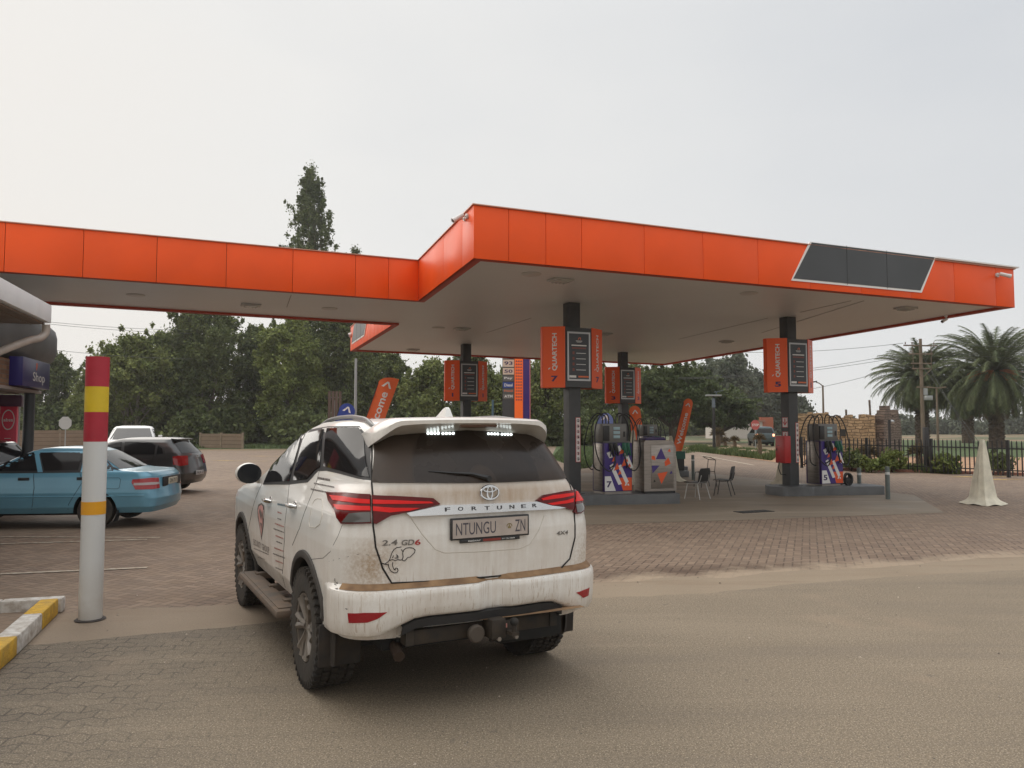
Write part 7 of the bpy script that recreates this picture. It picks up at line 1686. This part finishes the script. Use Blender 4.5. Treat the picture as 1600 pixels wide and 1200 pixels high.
mb.build('bolt', mat('bolt', (.25, .22, .19), .5, .5), tb)
mb = MB(); mb.box((-1.009, -.06, .505), (.003, .075, .025)); mb.build('warning_sticker', mat('worn pink sticker', (.42, .18, .15), .6), tb)
mb = MB(); pl_ = [V(-.90 - .08 * (1 - (k / 6 - 1) ** 2), .42 - .14 * k, .545) for k in range(9)]
for i in range(len(pl_)): mb.v += [pl_[i], pl_[i] + V(.14, 0, .0)]
for i in range(len(pl_) - 1): mb.f.append((2 * i, 2 * i + 1, 2 * i + 3, 2 * i + 2)); mb.mi.append(0)
mb.build('dusty_plate', MUD, tb)
mb = MB(); mb.tube([V(-.60, .52, .40), V(-.80, .55, .40), V(-.88, .56, .37)], .035, 10); mb.build('exhaust', mat('rusty pipe', (.05, .033, .024), .7, .4), suv)
# front end, kept simple but whole
mb = MB(); mb.box((3.46, 0, .88), (.10, 1.05, .30), bev=.03); mb.build('grille', BTR, suv)
for s_ in (1, -1): mb = MB(); mb.sphere((3.22, s_ * .70, 1.0), .16, 8, sc=(1.5, 1.1, .45)); mb.build('headlight', LC, suv)
ws = [B.outline(z)[-1] for z in (1.3,)]
wpts = [V(0, 0, 0)]
mb = MB()
rows = []
for z in (1.31, 1.38, 1.45, 1.52, 1.59, 1.66):
    ol = [p for p in B.outline(z) if p.x > 1.0]; fr = [p for p in ol]; fr.sort(key=lambda p: p.y); hw_ = B.par(z)[2] - .13; row = []
    for k in range(13):
        y = -hw_ + 2 * hw_ * k / 12; h_ = B0.ray_cast(V(6, y, z), V(-1, 0, 0), 8); row.append(h_[0] + h_[1] * (.005 if h_[1].x > 0 else -.005))
    rows.append(row)
for row in rows: mb.v += row
for i in range(5):
    for k in range(12): a = i * 13 + k; mb.f.append((a, a + 1, a + 14, a + 13)); mb.mi.append(0)
mb.build('windscreen', GLASS, suv)
bpy.data.objects.remove(cutter)
# ---------------------------------------------------------------- other vehicles
def simple_car(name, loc, rz, keys, lab, paint, wheels, wr, ww, ty, windows, cat='car', nz=50):
    """windows: list of (name, material, side outline in car (x,z))"""
    r = empty(name, loc, rz, lab, cat); bpy.context.view_layer.update(); b = Body(keys, nz, r)
    hw = max(k[3] for k in keys); ctr = carve(r, wheels, wr * 1.17, hw, None).build('cutter', None, r, smooth=0)
    mb = MB(); mb.v = b.v; mb.f = b.f; mb.mi = [0] * len(b.f); bo = mb.build('body', paint, r, smooth=32); cut(bo, ctr); bpy.data.objects.remove(ctr)
    for (nm, m, L, o) in windows:
        pts = [V(x, hw, z) for x, z in L]; pts = [b.project(p, V(0, 1, 0))[0] for p in pts]
        for mir in (False, True): b.patch(pts, V(0, 1, 0), off=o, thick=.004, step=.09, mirror=mir).build(nm, m, r)
    for (x, z) in wheels:
        for s_ in (1, -1):
            wheel(r, V(x, s_ * ty, z), wr, ww, s_, 1, tread=False)
            well(r, x, z, wr * 1.16, ty - .24, ty + .08, s_)
    mb = MB(); mb.box(((wheels[0][0] + wheels[1][0]) / 2, 0, .28), (wheels[1][0] - wheels[0][0] + .9, hw * 1.3, .14)); mb.build('underbody', UND_, r)
    return r, b
# blue sedan ; car x forward, rear axle at 0
BLU = NG('metallic teal blue', .3); pv = BLU.tc.outputs['Object']; BLU.color(BLU.mix(BLU.ramp(BLU.noise(pv, 2, 4), .3, .7), (.125, .30, .41), (.145, .35, .47))); BLU.b.inputs['Metallic'].default_value = .2; BLU.b.inputs['Coat Weight'].default_value = .5
K = [(.26, -.92, 3.15, .74, .06, .14, .1, .2), (.36, -1.00, 3.24, .81, .09, .18, .2, .25), (.50, -1.05, 3.26, .835, .15, .24, .2, .25), (.60, -1.03, 3.24, .845, .15, .24, .2, .25), (.70, -1.01, 3.18, .84, .14, .24, .2, .25), (.80, -1.0, 2.95, .83, .14, .23, .2, .25),
     (.88, -.98, 2.5, .82, .13, .22, .15, .25), (.925, -.93, 2.15, .812, .12, .20, .1, .25), (.955, -.86, 2.02, .80, .08, .14, .1, .25), (.975, -.55, 1.95, .79, .08, .14, .1, .25), (1.0, -.38, 1.88, .775, .08, .15, .1, .2), (1.10, -.22, 1.68, .725, .08, .15, .1, .2), (1.22, -.02, 1.44, .665, .07, .15, .1, .18), (1.31, .14, 1.24, .61, .07, .15, .08, .18), (1.355, .26, 1.08, .53, .06, .14, .06, .16), (1.38, .42, .9, .38, .05, .12, .05, .12), (1.385, .55, .8, .2, .03, .08, .03, .08)]
p = G(148, 826); rzb = pi + R(6); ax_ = V(cos(rzb), sin(rzb), 0); sd_ = V(-ax_.y, ax_.x, 0)     # sd_ = car left; left side faces the camera
loc_ = V(p.x, p.y, 0) - sd_ * .80
blue, bb = simple_car('sedan', loc_, rzb, K, 'metallic blue sedan parked side on behind the striped post', BLU.m, [(0, .30), (2.46, .30)], .30, .18, .74,
    [('window_trim', BTR, [(-.36, .985), (.03, 1.275), (.18, 1.315), (1.15, 1.315), (1.45, 1.22), (1.92, .965), (1.6, .945), (.2, .95)], .003),
     ('side_window', GLASS, [(.30, .99), (.30, 1.27), (.70, 1.29), (1.0, 1.285), (.84, .985)], .008), ('side_window', GLASS, [(.95, .985), (1.10, 1.285), (1.18, 1.28), (1.44, 1.195), (1.80, .985)], .008), ('side_window', GLASS, [(-.28, 1.0), (.03, 1.23), (.22, 1.27), (.22, .995)], .0075),
     ('door_pillar', BLU.m, [(.86, .96), (1.03, 1.31), (1.10, 1.31), (.94, .96)], .009), ('roof_pillar', BLU.m, [(.10, .955), (.16, 1.30), (.27, 1.31), (.25, .955)], .0095)])
def onb(b, pts, d): return [b.project(q, d)[0] for q in pts]
rr_ = b_ = None
def rear_glass(b, r, y1, z1, y0, z0, m=GLASS, nm='rear_window'):
    mb = MB(); n_, k_ = 10, 5
    for i in range(k_ + 1):
        z = z0 + (z1 - z0) * i / k_; hw = y0 + (y1 - y0) * i / k_
        for j in range(n_ + 1):
            h_ = b.bvh.ray_cast(V(-5, -hw + 2 * hw * j / n_, z), V(1, 0, 0), 9); nn = h_[1] if h_[1].x < 0 else -h_[1]; mb.v.append(h_[0] + nn * .006)
    for i in range(k_):
        for j in range(n_): a = i * (n_ + 1) + j; mb.f.append((a, a + 1, a + n_ + 2, a + n_ + 1)); mb.mi.append(0)
    mb.build(nm, m, r)
rear_glass(bb, blue, .50, 1.30, .66, 1.0)
def front_glass(b, r, y1, z1, y0, z0, m=GLASS):
    mb = MB(); n_, k_ = 10, 5
    for i in range(k_ + 1):
        z = z0 + (z1 - z0) * i / k_; hw = y0 + (y1 - y0) * i / k_
        for j in range(n_ + 1):
            h_ = b.bvh.ray_cast(V(8, -hw + 2 * hw * j / n_, z), V(-1, 0, 0), 12); nn = h_[1] if h_[1].x > 0 else -h_[1]; mb.v.append(h_[0] + nn * .006)
    for i in range(k_):
        for j in range(n_): a = i * (n_ + 1) + j; mb.f.append((a, a + 1, a + n_ + 2, a + n_ + 1)); mb.mi.append(0)
    mb.build('windscreen', m, r)
front_glass(bb, blue, .50, 1.30, .64, 1.0)
TLR = mat('red car lamp', (.34, .012, .016), .15, coat=.4); TLW = mat('clear lamp band', (.42, .36, .36), .15)
for mir in (False, True):
    Dg = V(-.7, .7, 0)
    o1 = bb.patch(onb(bb, [V(-1.0, .62, .84), V(-.90, .80, .85), V(-.62, .84, .83), V(-.60, .84, .78), V(-.66, .84, .66), V(-.95, .80, .655), V(-1.0, .60, .66)], Dg), Dg, off=.012, thick=.02, step=.06, mirror=mir).build('tail_light', TLR, blue)
    bb.patch(onb(bb, [V(-1.0, .60, .765), V(-.93, .78, .775), V(-.64, .84, .77), V(-.63, .84, .73), V(-.93, .78, .73), V(-1.0, .60, .73)], Dg), Dg, off=.015, thick=.01, step=.06, mirror=mir).build('clear_band', TLW, o1)
    for (x0, x1, z) in ((1.06, 1.24, .85), (.12, .30, .85)):
        h_, n_ = bb.project(V((x0 + x1) / 2, .8, z), V(0, 1, 0)); mb = MB(); mb.box(h_ + V(0, .006, 0), (x1 - x0, .02, .05), bev=.008)
        if mir: mb.v = [V(v.x, -v.y, v.z) for v in mb.v]
        mb.build('door_handle', BTR, blue)
    for L in ([(1.0, .94), (.97, .7), (.99, .45), (1.02, .33)], [(.26, .94), (.20, .8), (.30, .62), (.42, .42), (.44, .33)], [(1.98, .92), (1.97, .6), (1.93, .34)]):
        bb.line([bb.project(V(x, .8, z), V(0, 1, 0))[0] for x, z in L], .004, V(0, 1, 0), mirror=mir).build('door_gap', GAP, blue)
    bb.line([bb.project(V(x, .8, .55), V(0, 1, 0))[0] for x in (-.40 + .1, .0 + .45, 1.0, 1.95)], .010, V(0, 1, 0), mirror=mir).build('side_moulding', BLU.m, blue)
    bb.line([bb.project(V(x, .8, .56), V(0, 1, 0))[0] for x in (-.36, -.6, -.8)] , .010, V(-.3, .9, 0), mirror=mir).build('bumper_seam', BLU.m, blue)
    bb.line([bb.project(V(x, .8, z), V(0, 1, 0))[0] for x, z in ((-.17, .86), (-.38, .86), (-.41, .83), (-.40, .70), (-.37, .675), (-.20, .68), (-.17, .70), (-.16, .83), (-.17, .86))], .003, V(0, 1, 0), mirror=mir).build('fuel_flap', GAP, blue)
    mb = MB(); mb.sphere((1.80, .93, 1.0), .10, 6, sc=(.6, 1, .7)); mb.box((1.82, .84, .97), (.06, .12, .04))
    if mir: mb.v = [V(v.x, -v.y, v.z) for v in mb.v]
    mb.build('side_mirror', BLU.m, blue)
    mb = MB(); mb.box((-.34, .74 * (-1 if mir else 1), .21), (.015, .17, .20), RY(-.3), bev=.004); mb.build('mud_flap', RUB, blue)
mb = MB(); mb.box((-1.006, .0, .765), (.012, .46, .115), bev=.003); pl = mb.build('number_plate', mat('cream plate', (.50, .46, .36), .5), blue); mb = MB(); mb.text('DN 717', (-1.014, 0, .765), (0, -1, 0), (0, 0, 1), width=.36, h=.07, bold=.01, depth=0); mb.build('lettering', BKP, pl, smooth=0)
mb = MB(); mb.box((-.985, 0, .765), (.03, .9, .17), bev=.01); mb.build('plate_recess', BTR, blue)
mb = MB(); mb.box((3.20, 0, .68), (.06, .8, .14)); mb.build('grille', BTR, blue)
# grey hatchback
GRY = mat('dark grey metallic', (.060, .060, .060), .28, .5, coat=.4)
K2 = [(.24, -.70, 3.05, .74, .08, .15, .1, .2), (.36, -.80, 3.18, .82, .12, .2, .2, .25), (.52, -.83, 3.20, .84, .12, .2, .2, .25), (.66, -.80, 3.18, .84, .12, .2, .2, .25), (.80, -.76, 3.05, .835, .12, .2, .2, .25), (.92, -.73, 2.6, .82, .12, .2, .15, .25), (.98, -.71, 2.2, .80, .12, .2, .1, .25), (1.06, -.66, 1.98, .775, .12, .2, .1, .2), (1.20, -.54, 1.68, .715, .12, .18, .1, .18), (1.33, -.42, 1.40, .65, .11, .17, .1, .18), (1.40, -.38, 1.16, .57, .10, .16, .08, .16), (1.44, -.28, .9, .42, .08, .14, .05, .12), (1.452, -.1, .7, .2, .03, .08, .03, .08)]
p = G(240, 772.5); rz2 = pi - R(1); ax_ = V(cos(rz2), sin(rz2), 0); sd_ = V(-ax_.y, ax_.x, 0); loc_ = V(p.x, p.y, 0) - sd_ * .78
gry, gb = simple_car('hatchback', loc_, rz2, K2, 'dark grey hatchback parked behind the blue sedan', GRY, [(0, .30), (2.47, .30)], .30, .19, .73,
    [('window_trim', BTR, [(-.28, 1.02), (-.22, 1.20), (.1, 1.32), (.5, 1.36), (1.0, 1.34), (1.40, 1.2), (1.92, 1.0), (.5, .985), (0, .99)], .003),
     ('side_window', GLASS, [(.0, 1.02), (.02, 1.24), (.12, 1.30), (.50, 1.33), (.84, 1.33), (.78, 1.01)], .008), ('side_window', GLASS, [(.86, 1.01), (.92, 1.33), (1.05, 1.31), (1.36, 1.19), (1.78, 1.02)], .008), ('side_window', GLASS, [(-.22, 1.04), (-.16, 1.18), (-.05, 1.24), (-.06, 1.03)], .0075), ('roof_pillar', GRY, [(-.05, .99), (-.04, 1.30), (.0, 1.31), (-.0, .99)], .009)])
rear_glass(gb, gry, .50, 1.34, .60, 1.04); front_glass(gb, gry, .50, 1.34, .64, 1.04)
for mir in (False, True):
    Dg = V(-.7, .7, 0); gb.patch(onb(gb, [V(-.80, .52, .97), V(-.66, .78, .98), V(-.50, .83, .96), V(-.52, .84, .76), V(-.70, .80, .72), V(-.80, .55, .74)], Dg), Dg, off=.012, thick=.02, step=.06, mirror=mir).build('tail_light', TLR, gry)
    for x in (1.0, .18):
        h_, n_ = gb.project(V(x, .8, .88), V(0, 1, 0)); mb = MB(); mb.box(h_ + V(0, .012, 0), (.17, .02, .03), bev=.008)
        if mir: mb.v = [V(v.x, -v.y, v.z) for v in mb.v]
        mb.build('door_handle', GRY, gry)
    for L in ([(.83, .98), (.82, .7), (.84, .35)], [(.0, .98), (.08, .75), (.3, .5), (.36, .34)]): gb.line([gb.project(V(x, .8, z), V(0, 1, 0))[0] for x, z in L], .004, V(0, 1, 0), mirror=mir).build('door_gap', GAP, gry)
    mb = MB(); mb.sphere((1.72, .92, 1.02), .10, 6, sc=(.6, 1, .7))
    if mir: mb.v = [V(v.x, -v.y, v.z) for v in mb.v]
    mb.build('side_mirror', GRY, gry)
mb = MB(); mb.box((-.845, 0, .52), (.012, .46, .11), bev=.003); pl = mb.build('number_plate', mat('pale plate', (.52, .51, .50), .5), gry); mb = MB(); mb.text('NUF 2', (-.853, 0, .52), (0, -1, 0), (0, 0, 1), width=.34, h=.07, bold=.01, depth=0); mb.build('lettering', BKP, pl, smooth=0)
mb = MB(); mb.lathe([(.035, 0), (.055, .006), (.045, .012), (.035, .006)], 20, Matrix.Translation((-.77, 0, .93)) @ Matrix.Rotation(-pi / 2, 4, 'Y')); mb.build('badge', CHR, gry)
mb = MB(); mb.box((-.36, 0, 1.405), (.16, 1.0, .025), RY(-.1), bev=.01); mb.build('spoiler', GRY, gry)
# black car at the far left behind the blue one
KB = mat('black car paint', (.012, .012, .013), .15, coat=.6); p = at(40, 700, 15.6)
K3 = [tuple([k[0] * 1.0] + list(k[1:])) for k in K2]
blk, b3 = simple_car('hatchback', V(p.x - 1.0, 15.9, 0), pi + R(3), K3, 'black hatchback almost hidden behind the blue sedan at the left edge', KB, [(0, .30), (2.47, .30)], .30, .19, .73, [('side_window', GLASS, [(-.2, 1.04), (-.1, 1.24), (.12, 1.31), (.5, 1.34), (1.0, 1.32), (1.36, 1.19), (1.80, 1.02)], .006)], nz=30)
rear_glass(b3, blk, .50, 1.34, .60, 1.04); front_glass(b3, blk, .50, 1.34, .64, 1.04)
# white pickup facing the camera
WT = mat('white pickup paint', (.62, .62, .61), .3, coat=.3); K4 = [(.42, -1.1, 3.6, .82, .05, .12, .15, .2), (.7, -1.15, 3.75, .88, .05, .12, .15, .2), (1.0, -1.15, 3.72, .89, .05, .12, .15, .2), (1.1, -1.14, 3.5, .88, .05, .12, .15, .2), (1.16, .9, 2.9, .86, .05, .12, .1, .2), (1.22, .92, 2.55, .84, .05, .12, .1, .2), (1.45, 1.0, 2.15, .77, .05, .12, .08, .2), (1.66, 1.08, 1.78, .70, .05, .12, .08, .18), (1.73, 1.15, 1.6, .62, .05, .1, .05, .15), (1.76, 1.25, 1.5, .4, .03, .08, .03, .1)]
p = at(213, 700, 31.5); pk, b4 = simple_car('pickup', V(p.x, 31.5, 0), -pi / 2 + R(22), K4, 'white pickup facing the camera behind the grey hatchback', WT, [(0, .38), (2.9, .38)], .38, .24, .74, [('side_window', GLASS, [(1.1, 1.2), (1.15, 1.6), (1.75, 1.62), (2.3, 1.22)], .006)], cat='pickup', nz=30)
front_glass(b4, pk, .58, 1.66, .74, 1.24)
for s_ in (1, -1): mb = MB(); mb.box((2.2, s_ * .98, 1.3), (.10, .15, .20), bev=.03); mb.tube([V(2.2, s_ * .8, 1.2), V(2.2, s_ * 1.0, 1.25)], .025, 6); mb.build('side_mirror', WT, pk)
mb = MB(); mb.box((3.66, 0, .85), (.1, 1.0, .25), bev=.02); mb.build('grille', BTR, pk)
# far grey car with lit rear lamps across the road
K5 = [(.4, -.8, 3.3, .8, .05, .12, .15, .2), (.7, -.86, 3.5, .86, .06, .14, .15, .2), (1.0, -.85, 3.4, .87, .06, .14, .15, .2), (1.12, -.82, 2.6, .85, .06, .14, .1, .2), (1.4, -.72, 2.0, .77, .06, .14, .1, .2), (1.62, -.62, 1.5, .68, .06, .14, .08, .18), (1.70, -.5, 1.2, .5, .05, .12, .05, .12), (1.72, -.2, .9, .2, .03, .08, .03, .08)]
p = at(1199, 696, 66); fg_, b5_ = simple_car('estate_car', V(p.x, 67, 0), pi / 2 - R(8), K5, 'distant blue grey car with lit rear lamps beyond the planted bed', mat('blue grey paint', (.07, .10, .11), .35, .3), [(0, .34), (2.6, .34)], .34, .22, .74, [('side_window', GLASS, [(-.55, 1.14), (-.45, 1.5), (1.3, 1.55), (2.0, 1.16)], .006)], nz=24)
rear_glass(b5_, fg_, .58, 1.55, .70, 1.15)
FL_ = mat('lit lamp', (.7, .2, .1), .3, emit=(1, .45, .25), estr=2.5)
for s_ in (1, -1): mb = MB(); mb.box((-.85, s_ * .70, .98), (.08, .16, .20), bev=.02); mb.build('tail_light', FL_, fg_)
# ---------------------------------------------------------------- thin morning haze
hm = bpy.data.materials.new('haze'); hm.use_nodes = True; t = hm.node_tree; t.nodes.clear(); o_ = N(t, 'ShaderNodeOutputMaterial'); pvn = N(t, 'ShaderNodeVolumePrincipled')
pvn.inputs['Density'].default_value = 0.00045; pvn.inputs['Color'].default_value = (.93, .94, .95, 1); pvn.inputs['Anisotropy'].default_value = .2
t.links.new(pvn.outputs[0], o_.inputs['Volume'])
mb = MB(); mb.box((0, 250, 14), (850, 630, 30.2)); hz_o = mb.build('haze', hm, smooth=0); tag(hz_o, kind='stuff'); hz_o.display_type = 'WIRE'
SC.cycles.volume_bounces = 1; SC.cycles.volume_step_rate = 1
